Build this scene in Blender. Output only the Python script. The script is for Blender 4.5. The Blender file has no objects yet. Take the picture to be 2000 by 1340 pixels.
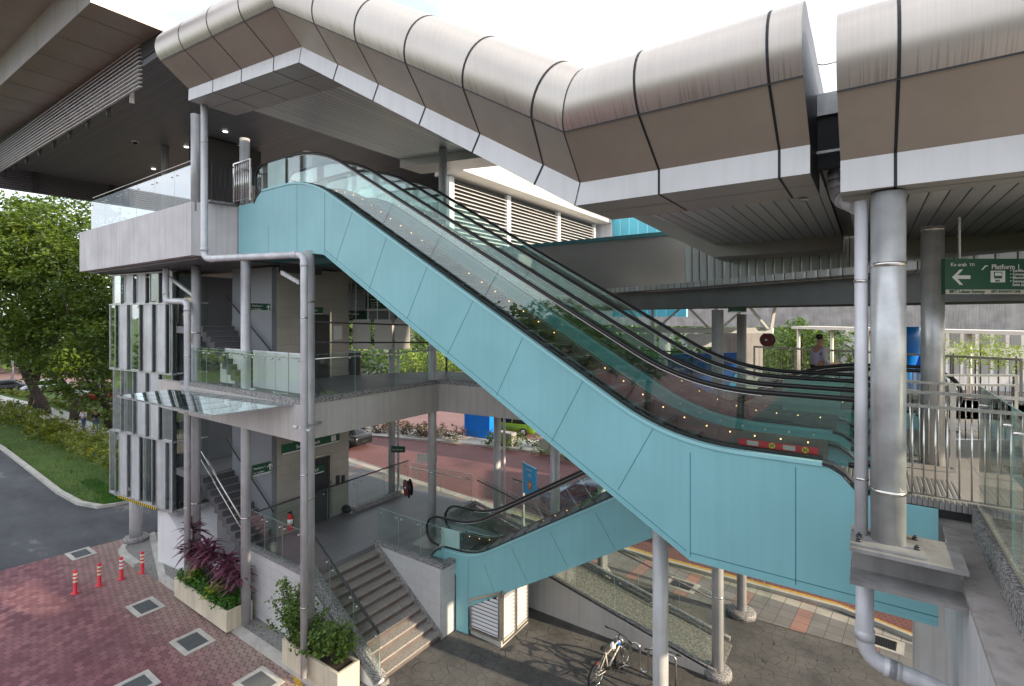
import bpy, math, random
from mathutils import Vector, Matrix, noise
R = math.radians
random.seed(7)
sc = bpy.context.scene
COL = sc.collection

# ---------------------------------------------------------------- camera
# world axes: x runs along the big escalator (towards its lower landing), y away from it, z up (ground = 0)
CAMZ = 9.05
TH = R(34.97)
CT, ST = math.cos(TH), math.sin(TH)
cam_d = bpy.data.cameras.new('camera')
cam = bpy.data.objects.new('camera', cam_d)
COL.objects.link(cam)
cam.location = (0, 0, CAMZ)
cam.rotation_euler = (R(90), 0, TH)
cam_d.sensor_width = 36
cam_d.lens = 18.0
cam_d.shift_y = -0.0265
cam_d.clip_start = 0.05
cam_d.clip_end = 3000
sc.camera = cam

# ---------------------------------------------------------------- world and sun
SUN_AZ = Vector((0.985, 0.10, 0)).normalized()
SUN_EL = R(18)
w = bpy.data.worlds.new("World")
sc.world = w
w.use_nodes = True
nt = w.node_tree
nt.nodes.clear()
wo = nt.nodes.new('ShaderNodeOutputWorld')
bg = nt.nodes.new('ShaderNodeBackground')
sky = nt.nodes.new('ShaderNodeTexSky')
sky.sky_type = 'NISHITA'
sky.sun_disc = False
sky.sun_elevation = SUN_EL
sky.sun_rotation = math.atan2(SUN_AZ.x, SUN_AZ.y)
sky.air_density = 1.0
sky.dust_density = 1.2
tc = nt.nodes.new('ShaderNodeTexCoord')
mp = nt.nodes.new('ShaderNodeMapping')
mp.inputs['Scale'].default_value = (1.0, 1.0, 2.6)
nz = nt.nodes.new('ShaderNodeTexNoise')
nz.inputs['Scale'].default_value = 1.9
nz.inputs['Detail'].default_value = 9
nz.inputs['Roughness'].default_value = 0.55
cr = nt.nodes.new('ShaderNodeValToRGB')
cr.color_ramp.elements[0].position = 0.36
cr.color_ramp.elements[0].color = (0.35, 0.35, 0.35, 1)
cr.color_ramp.elements[1].position = 0.60
cr.color_ramp.elements[1].color = (1, 1, 1, 1)
mx = nt.nodes.new('ShaderNodeMix')
mx.data_type = 'RGBA'
L = nt.links
L.new(tc.outputs['Generated'], mp.inputs['Vector'])
L.new(mp.outputs['Vector'], nz.inputs['Vector'])
L.new(nz.outputs['Fac'], cr.inputs['Fac'])
L.new(cr.outputs['Color'], mx.inputs[0])
L.new(sky.outputs['Color'], mx.inputs[6])
mx.inputs[7].default_value = (8.3, 8.6, 9.2, 1)
L.new(mx.outputs[2], bg.inputs['Color'])
bg.inputs['Strength'].default_value = 0.13
L.new(bg.outputs[0], wo.inputs['Surface'])

sd = bpy.data.lights.new('sun', 'SUN')
sd.energy = 4.0
sd.angle = R(0.6)
sd.color = (1.0, 0.84, 0.62)
so = bpy.data.objects.new('sun', sd)
COL.objects.link(so)
dirv = Vector((SUN_AZ.x * math.cos(SUN_EL), SUN_AZ.y * math.cos(SUN_EL), math.sin(SUN_EL)))
so.rotation_euler = dirv.to_track_quat('Z', 'Y').to_euler()
so.location = (30, 30, 60)

sc.view_settings.view_transform = 'Standard'
sc.view_settings.look = 'None'
sc.view_settings.exposure = 0.92
sc.view_settings.gamma = 1
sc.render.engine = 'CYCLES'
sc.cycles.use_denoising = True
sc.cycles.max_bounces = 9
sc.cycles.diffuse_bounces = 6
sc.cycles.glossy_bounces = 3
sc.cycles.transmission_bounces = 4
sc.cycles.transparent_max_bounces = 40
sc.cycles.sample_clamp_indirect = 4.0
sc.cycles.caustics_reflective = False
sc.cycles.caustics_refractive = False

# ---------------------------------------------------------------- pixel -> world (2000 x 1340 photograph)
def ray(px, py):
    X = (px - 1000) / 1000.0
    return Vector((CT * X - ST, ST * X + CT, (617.0 - py) / 1000.0))
def Dp(px, py, d):
    r = ray(px, py) * d
    return Vector((r.x, r.y, r.z + CAMZ))
def G(px, py, z=0.0):
    r = ray(px, py)
    return Dp(px, py, (z - CAMZ) / r.z)
def Vp(px, py, v):
    return Dp(px, py, v / ray(px, py).y)
def Up(px, py, u):
    return Dp(px, py, u / ray(px, py).x)
def cc(X, Y, z=0.0):
    return Vector((CT * X - ST * Y, ST * X + CT * Y, z))

# ---------------------------------------------------------------- materials
MATS = {}
def new_mat(name):
    m = bpy.data.materials.new(name)
    m.use_nodes = True
    n = m.node_tree
    n.nodes.clear()
    o = n.nodes.new('ShaderNodeOutputMaterial')
    b = n.nodes.new('ShaderNodeBsdfPrincipled')
    n.links.new(b.outputs[0], o.inputs['Surface'])
    MATS[name] = m
    return m, n, b, o
def nodes(n, t, **kw):
    x = n.nodes.new(t)
    for k, v in kw.items():
        if k.startswith('i_'):
            x.inputs[k[2:].replace('_', ' ')].default_value = v
        else:
            setattr(x, k, v)
    return x
def pos(n, scale=(1, 1, 1), rot=(0, 0, 0), obj=False):
    if obj:
        g = nodes(n, 'ShaderNodeTexCoord').outputs['Object']
    else:
        g = nodes(n, 'ShaderNodeNewGeometry').outputs['Position']
    m = nodes(n, 'ShaderNodeMapping')
    m.inputs['Scale'].default_value = scale
    m.inputs['Rotation'].default_value = rot
    n.links.new(g, m.inputs['Vector'])
    return m.outputs['Vector']
def mixc(n, fac, a, b, mode='MIX'):
    m = nodes(n, 'ShaderNodeMix', data_type='RGBA', blend_type=mode)
    for i, v in ((0, fac), (6, a), (7, b)):
        if hasattr(v, 'is_output') or isinstance(v, bpy.types.NodeSocket):
            n.links.new(v, m.inputs[i])
        else:
            m.inputs[i].default_value = v if i == 0 else tuple(v) + ((1,) if len(v) == 3 else ())
    return m.outputs[2]
def ramp(n, src, p0, p1, c0=(0, 0, 0), c1=(1, 1, 1)):
    r = nodes(n, 'ShaderNodeValToRGB')
    r.color_ramp.elements[0].position = p0
    r.color_ramp.elements[0].color = tuple(c0) + (1,)
    r.color_ramp.elements[1].position = p1
    r.color_ramp.elements[1].color = tuple(c1) + (1,)
    n.links.new(src, r.inputs['Fac'])
    return r.outputs['Color']
def bump(n, b, h, strength=0.3, dist=0.01):
    k = nodes(n, 'ShaderNodeBump')
    k.inputs['Strength'].default_value = strength
    k.inputs['Distance'].default_value = dist
    n.links.new(h, k.inputs['Height'])
    n.links.new(k.outputs[0], b.inputs['Normal'])
def mat(name, col, rough=0.6, metal=0.0, var=0.12, scale=1.5, bmp=0.0, bscale=40, streak=0.0, spec=0.5, dark=0.5, wave=0.0):
    """plain surface with a little tone variation, optional rain streaks and grain"""
    m, n, b, o = new_mat(name)
    v = pos(n)
    t = nodes(n, 'ShaderNodeTexNoise', i_Scale=scale, i_Detail=6.0)
    n.links.new(v, t.inputs['Vector'])
    c2 = tuple(c * (1 - var * 2 * dark) for c in col)
    c1 = tuple(min(1, c * (1 + var)) for c in col)
    c = ramp(n, t.outputs['Fac'], 0.3, 0.7, c2, c1)
    if streak:
        v2 = pos(n, (5.5, 5.5, 0.25))
        t2 = nodes(n, 'ShaderNodeTexNoise', i_Scale=1.6, i_Detail=5.0)
        n.links.new(v2, t2.inputs['Vector'])
        f = ramp(n, t2.outputs['Fac'], 0.45, 0.75)
        c = mixc(n, f, c, mixc(n, streak, c, (0.12, 0.11, 0.10)))
    n.links.new(c, b.inputs['Base Color'])
    b.inputs['Metallic'].default_value = metal
    b.inputs['Specular IOR Level'].default_value = spec
    t3 = nodes(n, 'ShaderNodeTexNoise', i_Scale=scale * 3, i_Detail=4.0)
    n.links.new(v, t3.inputs['Vector'])
    mr = nodes(n, 'ShaderNodeMapRange', i_To_Min=max(0, rough - 0.08), i_To_Max=min(1, rough + 0.08))
    n.links.new(t3.outputs['Fac'], mr.inputs['Value'])
    n.links.new(mr.outputs[0], b.inputs['Roughness'])
    if bmp:
        t4 = nodes(n, 'ShaderNodeTexNoise', i_Scale=bscale, i_Detail=5.0)
        n.links.new(v, t4.inputs['Vector'])
        bump(n, b, t4.outputs['Fac'], bmp, 0.01)
    elif wave:      # slight waviness of sheet metal
        t4 = nodes(n, 'ShaderNodeTexNoise', i_Scale=1.1, i_Detail=2.0)
        n.links.new(v, t4.inputs['Vector'])
        bump(n, b, t4.outputs['Fac'], wave, 0.06)
    return m
def glass_mat(name, tint, refl=0.06, rough=0.0, gain=1.0):
    m, n, b, o = new_mat(name)
    n.nodes.remove(b)
    tr = nodes(n, 'ShaderNodeBsdfTransparent')
    tr.inputs['Color'].default_value = tuple(tint) + (1,)
    gl = nodes(n, 'ShaderNodeBsdfGlossy', i_Roughness=rough)
    gl.inputs['Color'].default_value = (0.9, 0.95, 0.95, 1)
    fr = nodes(n, 'ShaderNodeLayerWeight', i_Blend=0.5)
    pw = nodes(n, 'ShaderNodeMath', operation='POWER'); pw.inputs[1].default_value = 4.0
    n.links.new(fr.outputs['Facing'], pw.inputs[0])
    ma = nodes(n, 'ShaderNodeMath', operation='MULTIPLY_ADD', use_clamp=True)
    n.links.new(pw.outputs[0], ma.inputs[0])
    ma.inputs[1].default_value = gain
    ma.inputs[2].default_value = refl
    ms = nodes(n, 'ShaderNodeMixShader')
    n.links.new(ma.outputs[0], ms.inputs[0])
    n.links.new(tr.outputs[0], ms.inputs[1])
    n.links.new(gl.outputs[0], ms.inputs[2])
    n.links.new(ms.outputs[0], o.inputs['Surface'])
    return m
def emit_mat(name, col, s):
    m, n, b, o = new_mat(name)
    b.inputs['Base Color'].default_value = tuple(col) + (1,)
    b.inputs['Emission Color'].default_value = tuple(col) + (1,)
    b.inputs['Emission Strength'].default_value = s
    return m
def paint(name, col, rough=0.35, metal=0.0, var=0.05):
    return mat(name, col, rough, metal, var)

# greys, metals
mat('steel_paint', (0.52, 0.52, 0.53), 0.38, 0.1, 0.14, 2.0, streak=0.34)
mat('galv', (0.52, 0.53, 0.53), 0.34, 0.4, 0.20, 4.0, streak=0.24)
mat('pipe_grey', (0.64, 0.64, 0.67), 0.4, 0.1, 0.12, 3.0, streak=0.28)
mat('stainless', (0.62, 0.60, 0.57), 0.22, 0.9, 0.06, 8.0)
mat('dark_metal', (0.05, 0.05, 0.055), 0.45, 0.4, 0.1, 4.0)
mat('black_rubber', (0.010, 0.009, 0.010), 0.32, 0.0, 0.1, 5.0)
mat('black_seal', (0.012, 0.012, 0.014), 0.6, 0.0, 0.1, 5.0)
mat('teal_panel', (0.24, 0.51, 0.55), 0.38, 0.0, 0.06, 0.9, streak=0.07, wave=0.5)
mat('teal_trim', (0.31, 0.60, 0.64), 0.35, 0.0, 0.04, 1.5)
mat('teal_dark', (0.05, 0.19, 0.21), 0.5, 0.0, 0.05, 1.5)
mat('concrete_paint', (0.62, 0.605, 0.615), 0.75, 0.0, 0.14, 0.9, bmp=0.18, bscale=22, streak=0.24)
mat('beige_paint', (0.52, 0.485, 0.455), 0.7, 0.0, 0.09, 0.8, bmp=0.1, bscale=22, streak=0.20)
mat('white_paint', (0.74, 0.74, 0.76), 0.6, 0.0, 0.05, 1.2, streak=0.10)
mat('soffit_dark', (0.15, 0.15, 0.16), 0.5, 0.1, 0.1, 0.7)
mat('wall_dark', (0.045, 0.045, 0.05), 0.6, 0.0, 0.1, 0.7)
mat('grey_wall', (0.22, 0.235, 0.25), 0.55, 0.0, 0.08, 0.8)
mat('fascia_light', (0.57, 0.565, 0.565), 0.34, 0.3, 0.05, 0.8, streak=0.10, wave=0.5)
mat('soffit_bronze', (0.40, 0.335, 0.28), 0.36, 0.25, 0.10, 0.6, streak=0.06, wave=0.6)
mat('ledge_grey', (0.46, 0.43, 0.39), 0.42, 0.15, 0.08, 0.8)
mat('concrete_raw', (0.36, 0.33, 0.315), 0.85, 0.0, 0.22, 0.9, bmp=0.3, bscale=20, streak=0.45)
mat('cream_concrete', (0.62, 0.55, 0.42), 0.85, 0.0, 0.12, 1.6, bmp=0.25, bscale=30, streak=0.25)
mat('kerb', (0.48, 0.46, 0.42), 0.9, 0.0, 0.18, 2.0, bmp=0.4, bscale=30, streak=0.2)
mat('louvre_white', (0.62, 0.61, 0.61), 0.45, 0.1, 0.04, 2.0)
mat('blue_paint', (0.012, 0.10, 0.42), 0.4, 0.0, 0.15, 1.0)
mat('bright_blue', (0.0, 0.20, 0.78), 0.3, 0.0, 0.05, 1.0)
mat('sky_blue_sign', (0.04, 0.42, 0.80), 0.4, 0.0, 0.03, 1.0)
mat('sign_green', (0.012, 0.085, 0.045), 0.4, 0.0, 0.05, 1.0)
mat('sign_white', (0.78, 0.78, 0.76), 0.5, 0.0, 0.03, 1.0)
mat('sign_cream', (0.55, 0.52, 0.46), 0.55, 0.0, 0.05, 1.0)
mat('red_plastic', (0.62, 0.015, 0.03), 0.4, 0.0, 0.08, 6.0)
mat('red_paint', (0.16, 0.010, 0.018), 0.4, 0.0, 0.08, 6.0)
mat('tape_cream', (0.72, 0.62, 0.46), 0.4, 0.0, 0.08, 6.0)
mat('orange', (0.72, 0.20, 0.01), 0.45)
mat('yellow', (0.75, 0.55, 0.02), 0.5)
mat('yellow_line', (0.52, 0.30, 0.03), 0.8, 0, 0.3, 6.0)
mat('tyre', (0.014, 0.014, 0.015), 0.75)
mat('bark', (0.055, 0.042, 0.032), 0.9, 0, 0.4, 5.0, bmp=0.8, bscale=12)
mat('car_glass', (0.015, 0.018, 0.02), 0.06, 0.2)
mat('chrome', (0.7, 0.7, 0.7), 0.12, 1.0)
mat('skin', (0.42, 0.23, 0.15), 0.55)
mat('hair', (0.012, 0.010, 0.010), 0.5)
mat('shirt_lilac', (0.50, 0.44, 0.56), 0.8)
mat('shirt_white', (0.6, 0.6, 0.62), 0.8)
mat('shirt_black', (0.03, 0.03, 0.035), 0.8)
mat('trousers_dark', (0.03, 0.028, 0.03), 0.8)
mat('jeans', (0.09, 0.14, 0.24), 0.85)
mat('folder_paper', (0.72, 0.5, 0.3), 0.7)
mat('stair_dark', (0.10, 0.098, 0.105), 0.6, 0, 0.15, 2.0)
mat('stair_nose', (0.24, 0.24, 0.24), 0.6)
mat('cable', (0.02, 0.02, 0.025), 0.5)
mat('soil', (0.06, 0.04, 0.03), 0.95)
emit_mat('led', (1.0, 0.55, 0.2), 2.4)
emit_mat('lamp_on', (1.0, 0.97, 0.9), 1.6)
mat('glass_edge', (0.30, 0.48, 0.42), 0.2)
glass_mat('glass_green', (0.93, 0.965, 0.95), 0.055, 0.0, 0.9)
glass_mat('glass_clear', (0.88, 0.93, 0.92), 0.03, 0.0, 1.1)
glass_mat('glass_mirror', (0.80, 0.86, 0.87), 0.32, 0.01, 1.0)
glass_mat('glass_esc', (0.90, 0.965, 0.945), 0.075, 0.0, 1.1)
glass_mat('mesh_screen', (0.30, 0.33, 0.35), 0.5, 0.55, 0.6)

def foliage_mat(name, a, b_, trans=0.35):
    m, n, b, o = new_mat(name)
    v = pos(n)
    t = nodes(n, 'ShaderNodeTexNoise', i_Scale=0.55, i_Detail=3.0)
    n.links.new(v, t.inputs['Vector'])
    t2 = nodes(n, 'ShaderNodeTexNoise', i_Scale=9.0, i_Detail=2.0)
    n.links.new(v, t2.inputs['Vector'])
    c = ramp(n, t.outputs['Fac'], 0.35, 0.65, a, b_)
    c = mixc(n, mixc(n, 0.5, ramp(n, t2.outputs['Fac'], 0.4, 0.7), (0, 0, 0)), c, tuple(min(1, x * 1.7) for x in b_))
    n.links.new(c, b.inputs['Base Color'])
    b.inputs['Roughness'].default_value = 0.5
    tl = nodes(n, 'ShaderNodeBsdfTranslucent')
    n.links.new(c, tl.inputs['Color'])
    ms = nodes(n, 'ShaderNodeMixShader')
    ms.inputs[0].default_value = trans
    n.links.new(b.outputs[0], ms.inputs[1])
    n.links.new(tl.outputs[0], ms.inputs[2])
    n.links.new(ms.outputs[0], o.inputs['Surface'])
    return m
def sky_sheen_glass():
    m, n, b, o = new_mat('glass_sky_sheen')
    b.inputs['Base Color'].default_value = (0.60, 0.70, 0.76, 1); b.inputs['Roughness'].default_value = 0.08  # pale base colour paints in the bright sky reflected by this glass
    tr = nodes(n, 'ShaderNodeBsdfTransparent'); tr.inputs['Color'].default_value = (0.85, 0.9, 0.92, 1)
    gl = nodes(n, 'ShaderNodeBsdfGlossy', i_Roughness=0.02)
    m1 = nodes(n, 'ShaderNodeMixShader'); m1.inputs[0].default_value = 0.45
    n.links.new(tr.outputs[0], m1.inputs[1]); n.links.new(b.outputs[0], m1.inputs[2])
    m2 = nodes(n, 'ShaderNodeMixShader'); m2.inputs[0].default_value = 0.30
    n.links.new(m1.outputs[0], m2.inputs[1]); n.links.new(gl.outputs[0], m2.inputs[2])
    n.links.new(m2.outputs[0], o.inputs['Surface'])
sky_sheen_glass()
foliage_mat('leaf_tree', (0.03, 0.065, 0.014), (0.13, 0.19, 0.02))
foliage_mat('leaf_far', (0.05, 0.10, 0.02), (0.12, 0.19, 0.03))
foliage_mat('leaf_hedge', (0.07, 0.12, 0.012), (0.20, 0.22, 0.02))
foliage_mat('leaf_ground', (0.03, 0.10, 0.012), (0.08, 0.20, 0.025))
foliage_mat('leaf_shrub', (0.05, 0.11, 0.02), (0.14, 0.22, 0.035))
foliage_mat('leaf_purple', (0.07, 0.018, 0.04), (0.22, 0.07, 0.11), 0.25)
foliage_mat('leaf_lime', (0.14, 0.22, 0.02), (0.28, 0.34, 0.05))
foliage_mat('leaf_redhedge', (0.05, 0.055, 0.02), (0.12, 0.07, 0.045), 0.2)

# patterned surfaces -------------------------------------------------
def brick_mat(name, c1, c2, mortar, scale, bw=0.5, bh=0.25, msize=0.02, rot=0.0, off=0.5, rough=0.85, bmp=0.5, stain=None, dist=0.0, plane='xy'):
    m, n, b, o = new_mat(name)
    if plane == 'xy':
        v = pos(n, (1, 1, 1), (0, 0, rot))
    elif plane == 'xz':
        g = nodes(n, 'ShaderNodeNewGeometry').outputs['Position']
        s = nodes(n, 'ShaderNodeSeparateXYZ'); c = nodes(n, 'ShaderNodeCombineXYZ')
        ad = nodes(n, 'ShaderNodeMath', operation='ADD')
        n.links.new(g, s.inputs[0])
        n.links.new(s.outputs[0], ad.inputs[0]); n.links.new(s.outputs[1], ad.inputs[1])
        n.links.new(ad.outputs[0], c.inputs[0]); n.links.new(s.outputs[2], c.inputs[1])
        v = c.outputs[0]
    if dist:
        t0 = nodes(n, 'ShaderNodeTexNoise', i_Scale=2.0, i_Detail=2.0)
        n.links.new(v, t0.inputs['Vector'])
        vm = nodes(n, 'ShaderNodeVectorMath', operation='SCALE'); vm.inputs['Scale'].default_value = dist
        n.links.new(t0.outputs['Color'], vm.inputs[0])
        va = nodes(n, 'ShaderNodeVectorMath', operation='ADD')
        n.links.new(v, va.inputs[0]); n.links.new(vm.outputs[0], va.inputs[1])
        v = va.outputs[0]
    br = nodes(n, 'ShaderNodeTexBrick', offset=off)
    br.inputs['Scale'].default_value = scale
    br.inputs['Brick Width'].default_value = bw
    br.inputs['Row Height'].default_value = bh
    br.inputs['Mortar Size'].default_value = msize
    br.inputs['Mortar Smooth'].default_value = 0.2
    br.inputs['Color1'].default_value = tuple(c1) + (1,)
    br.inputs['Color2'].default_value = tuple(c2) + (1,)
    br.inputs['Mortar'].default_value = tuple(mortar) + (1,)
    n.links.new(v, br.inputs['Vector'])
    c = br.outputs['Color']
    t = nodes(n, 'ShaderNodeTexNoise', i_Scale=0.45, i_Detail=8.0, i_Roughness=0.6)
    n.links.new(pos(n), t.inputs['Vector'])
    c = mixc(n, ramp(n, t.outputs['Fac'], 0.35, 0.72), c, mixc(n, 0.45, c, tuple(x * 0.45 for x in c1)))
    if stain:
        t2 = nodes(n, 'ShaderNodeTexNoise', i_Scale=0.9, i_Detail=9.0, i_Roughness=0.65)
        n.links.new(pos(n, (1, 1, 1), (0, 0, 1.0)), t2.inputs['Vector'])
        c = mixc(n, ramp(n, t2.outputs['Fac'], 0.56, 0.72), c, mixc(n, 0.45, c, stain))
    n.links.new(c, b.inputs['Base Color'])
    b.inputs['Roughness'].default_value = rough
    inv = nodes(n, 'ShaderNodeMath', operation='SUBTRACT'); inv.inputs[0].default_value = 1.0
    n.links.new(br.outputs['Fac'], inv.inputs[1])
    bump(n, b, inv.outputs[0], bmp, 0.008)
    return m
brick_mat('tile_wall', (0.50, 0.46, 0.40), (0.46, 0.42, 0.37), (0.30, 0.27, 0.24), 1.0, 0.6, 0.3, 0.005, bmp=0.2, rough=0.4, plane='xz')
brick_mat('tile_white', (0.62, 0.61, 0.61), (0.58, 0.57, 0.57), (0.40, 0.39, 0.38), 1.0, 0.6, 0.3, 0.005, bmp=0.2, rough=0.45, plane='xz')
brick_mat('brick_road', (0.25, 0.105, 0.10), (0.20, 0.09, 0.085), (0.06, 0.035, 0.035), 1.0, 0.22, 0.11, 0.012, rot=0.5, bmp=0.4)
brick_mat('brick_brown', (0.20, 0.155, 0.135), (0.165, 0.13, 0.115), (0.05, 0.045, 0.04), 1.0, 0.22, 0.11, 0.015, rot=0.3, bmp=0.4)
# walkway floor tiles
brick_mat('floor_tile', (0.40, 0.38, 0.36), (0.36, 0.345, 0.33), (0.16, 0.15, 0.14), 1.0, 0.6, 0.6, 0.006, off=0.0, rough=0.45, bmp=0.1)
brick_mat('granite_tile', (0.20, 0.20, 0.21), (0.17, 0.17, 0.18), (0.10, 0.10, 0.10), 1.0, 0.6, 0.6, 0.004, off=0.0, rough=0.5, bmp=0.05)

def granite(name, a, b_, scale=55):
    m, n, b, o = new_mat(name)
    t = nodes(n, 'ShaderNodeTexVoronoi', i_Scale=float(scale))
    n.links.new(pos(n), t.inputs['Vector'])
    s = nodes(n, 'ShaderNodeSeparateColor')
    n.links.new(t.outputs['Color'], s.inputs[0])
    c = ramp(n, s.outputs[0], 0.3, 0.75, a, b_)
    n.links.new(c, b.inputs['Base Color'])
    b.inputs['Roughness'].default_value = 0.65
    bump(n, b, s.outputs[0], 0.25, 0.004)
    return m
brick_mat('far_brick', (0.30, 0.17, 0.16), (0.27, 0.15, 0.145), (0.12, 0.08, 0.08), 1.0, 0.22, 0.11, 0.012, rot=0.5, bmp=0.2)
granite('granite', (0.10, 0.10, 0.11), (0.42, 0.40, 0.38), 60)
granite('granite_pave', (0.13, 0.125, 0.12), (0.30, 0.29, 0.27), 45)
granite('ramp_pebble', (0.085, 0.09, 0.085), (0.22, 0.22, 0.20), 38)
granite('stair_granite', (0.24, 0.22, 0.20), (0.40, 0.37, 0.34), 70)

def paver_mat():
    """red interlocking hexagonal pavers, wavy joints darkening near the building"""
    m, n, b, o = new_mat('red_paver')
    v = pos(n, (1, 1, 1), (0, 0, R(12)))
    # hexagon grid out of two offset rectangular lattices
    sx, sy = 0.24, 0.34
    def lattice(ox, oy):
        a = nodes(n, 'ShaderNodeVectorMath', operation='ADD'); a.inputs[1].default_value = (ox, oy, 0)
        n.links.new(v, a.inputs[0])
        d = nodes(n, 'ShaderNodeVectorMath', operation='DIVIDE'); d.inputs[1].default_value = (sx, sy, 1)
        n.links.new(a.outputs[0], d.inputs[0])
        f = nodes(n, 'ShaderNodeVectorMath', operation='FRACTION'); n.links.new(d.outputs[0], f.inputs[0])
        s = nodes(n, 'ShaderNodeVectorMath', operation='SUBTRACT'); s.inputs[1].default_value = (0.5, 0.5, 0)
        n.links.new(f.outputs[0], s.inputs[0])
        k = nodes(n, 'ShaderNodeVectorMath', operation='MULTIPLY'); k.inputs[1].default_value = (sx, sy, 0)
        n.links.new(s.outputs[0], k.inputs[0])
        l = nodes(n, 'ShaderNodeVectorMath', operation='LENGTH'); n.links.new(k.outputs[0], l.inputs[0])
        return l.outputs['Value'], d.outputs[0]
    l1, d1 = lattice(0, 0)
    l2, d2 = lattice(sx / 2, sy / 2)
    df = nodes(n, 'ShaderNodeMath', operation='SUBTRACT'); n.links.new(l1, df.inputs[0]); n.links.new(l2, df.inputs[1])
    ab = nodes(n, 'ShaderNodeMath', operation='ABSOLUTE'); n.links.new(df.outputs[0], ab.inputs[0])
    # distance from joint
    lt = nodes(n, 'ShaderNodeMath', operation='LESS_THAN'); n.links.new(df.outputs[0], lt.inputs[0]); lt.inputs[1].default_value = 0
    fl1 = nodes(n, 'ShaderNodeVectorMath', operation='FLOOR'); n.links.new(d1, fl1.inputs[0])
    fl2 = nodes(n, 'ShaderNodeVectorMath', operation='FLOOR'); n.links.new(d2, fl2.inputs[0])
    fl2b = nodes(n, 'ShaderNodeVectorMath', operation='ADD'); n.links.new(fl2.outputs[0], fl2b.inputs[0]); fl2b.inputs[1].default_value = (0.37, 0.71, 0)
    mi = nodes(n, 'ShaderNodeMix', data_type='VECTOR')
    n.links.new(lt.outputs[0], mi.inputs[0]); n.links.new(fl2b.outputs[0], mi.inputs[4]); n.links.new(fl1.outputs[0], mi.inputs[5])
    wn = nodes(n, 'ShaderNodeTexWhiteNoise'); n.links.new(mi.outputs[1], wn.inputs['Vector'])
    c = ramp(n, wn.outputs['Value'], 0.0, 1.0, (0.15, 0.052, 0.066), (0.30, 0.13, 0.145))
    t = nodes(n, 'ShaderNodeTexNoise', i_Scale=0.35, i_Detail=8.0, i_Roughness=0.6)
    n.links.new(v, t.inputs['Vector'])
    c = mixc(n, ramp(n, t.outputs['Fac'], 0.38, 0.7), c, mixc(n, 0.5, c, (0.12, 0.05, 0.06)))
    t2 = nodes(n, 'ShaderNodeTexNoise', i_Scale=0.7, i_Detail=10.0, i_Roughness=0.7)
    n.links.new(pos(n, (1, 1, 1), (0, 0, 2.0)), t2.inputs['Vector'])
    c = mixc(n, ramp(n, t2.outputs['Fac'], 0.54, 0.72), c, mixc(n, 0.25, c, (0.42, 0.33, 0.29)))
    # worn and limy towards the kerb of the building (a stain, 1 m wide)
    g = nodes(n, 'ShaderNodeNewGeometry'); sp = nodes(n, 'ShaderNodeSeparateXYZ'); n.links.new(g.outputs['Position'], sp.inputs[0])
    mr = nodes(n, 'ShaderNodeMapRange', i_From_Min=5.4, i_From_Max=7.4, i_To_Min=0.0, i_To_Max=1.0)
    n.links.new(sp.outputs[1], mr.inputs['Value'])
    mm = nodes(n, 'ShaderNodeMath', operation='MULTIPLY'); n.links.new(mr.outputs[0], mm.inputs[0]); n.links.new(t2.outputs['Fac'], mm.inputs[1])
    c = mixc(n, mm.outputs[0], c, (0.40, 0.34, 0.27))
    j = ramp(n, ab.outputs[0], 0.010, 0.020)
    jc = mixc(n, mr.outputs[0], (0.10, 0.045, 0.045), (0.030, 0.030, 0.024))
    c = mixc(n, j, jc, c)
    n.links.new(c, b.inputs['Base Color'])
    b.inputs['Roughness'].default_value = 0.85
    bump(n, b, j, 0.5, 0.01)
paver_mat()

def asphalt(name, a, b_, stain):
    m, n, b, o = new_mat(name)
    t = nodes(n, 'ShaderNodeTexNoise', i_Scale=0.28, i_Detail=9.0, i_Roughness=0.62)
    n.links.new(pos(n, (1, 2.2, 1), (0, 0, 0.9)), t.inputs['Vector'])
    t2 = nodes(n, 'ShaderNodeTexNoise', i_Scale=60.0, i_Detail=3.0)
    n.links.new(pos(n), t2.inputs['Vector'])
    c = ramp(n, t.outputs['Fac'], 0.35, 0.62, a, b_)
    c = mixc(n, ramp(n, t.outputs['Fac'], 0.60, 0.66), c, stain)
    c = mixc(n, 0.35, c, ramp(n, t2.outputs['Fac'], 0.3, 0.7, (0.02, 0.02, 0.02), (0.3, 0.3, 0.3)), 'OVERLAY')
    n.links.new(c, b.inputs['Base Color'])
    b.inputs['Roughness'].default_value = 0.9
    bump(n, b, t2.outputs['Fac'], 0.4, 0.01)
asphalt('asphalt', (0.068, 0.07, 0.08), (0.125, 0.13, 0.142), (0.25, 0.24, 0.22))

def stamped():
    """stamped concrete: large irregular stone outlines"""
    m, n, b, o = new_mat('stamped_concrete')
    v = pos(n)
    t0 = nodes(n, 'ShaderNodeTexNoise', i_Scale=3.0, i_Detail=3.0)
    n.links.new(v, t0.inputs['Vector'])
    v2 = mixc(n, 0.09, v, t0.outputs['Color'], 'ADD')
    vo = nodes(n, 'ShaderNodeTexVoronoi', feature='DISTANCE_TO_EDGE', i_Scale=3.7, i_Randomness=0.8)
    n.links.new(v2, vo.inputs['Vector'])
    j = ramp(n, vo.outputs['Distance'], 0.006, 0.03)
    t = nodes(n, 'ShaderNodeTexNoise', i_Scale=0.8, i_Detail=9.0, i_Roughness=0.65)
    n.links.new(v, t.inputs['Vector'])
    c = ramp(n, t.outputs['Fac'], 0.32, 0.68, (0.06, 0.058, 0.057), (0.15, 0.142, 0.134))
    c = mixc(n, j, (0.045, 0.043, 0.041), c)
    n.links.new(c, b.inputs['Base Color'])
    b.inputs['Roughness'].default_value = 0.75
    bump(n, b, j, 0.5, 0.015)
stamped()

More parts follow.
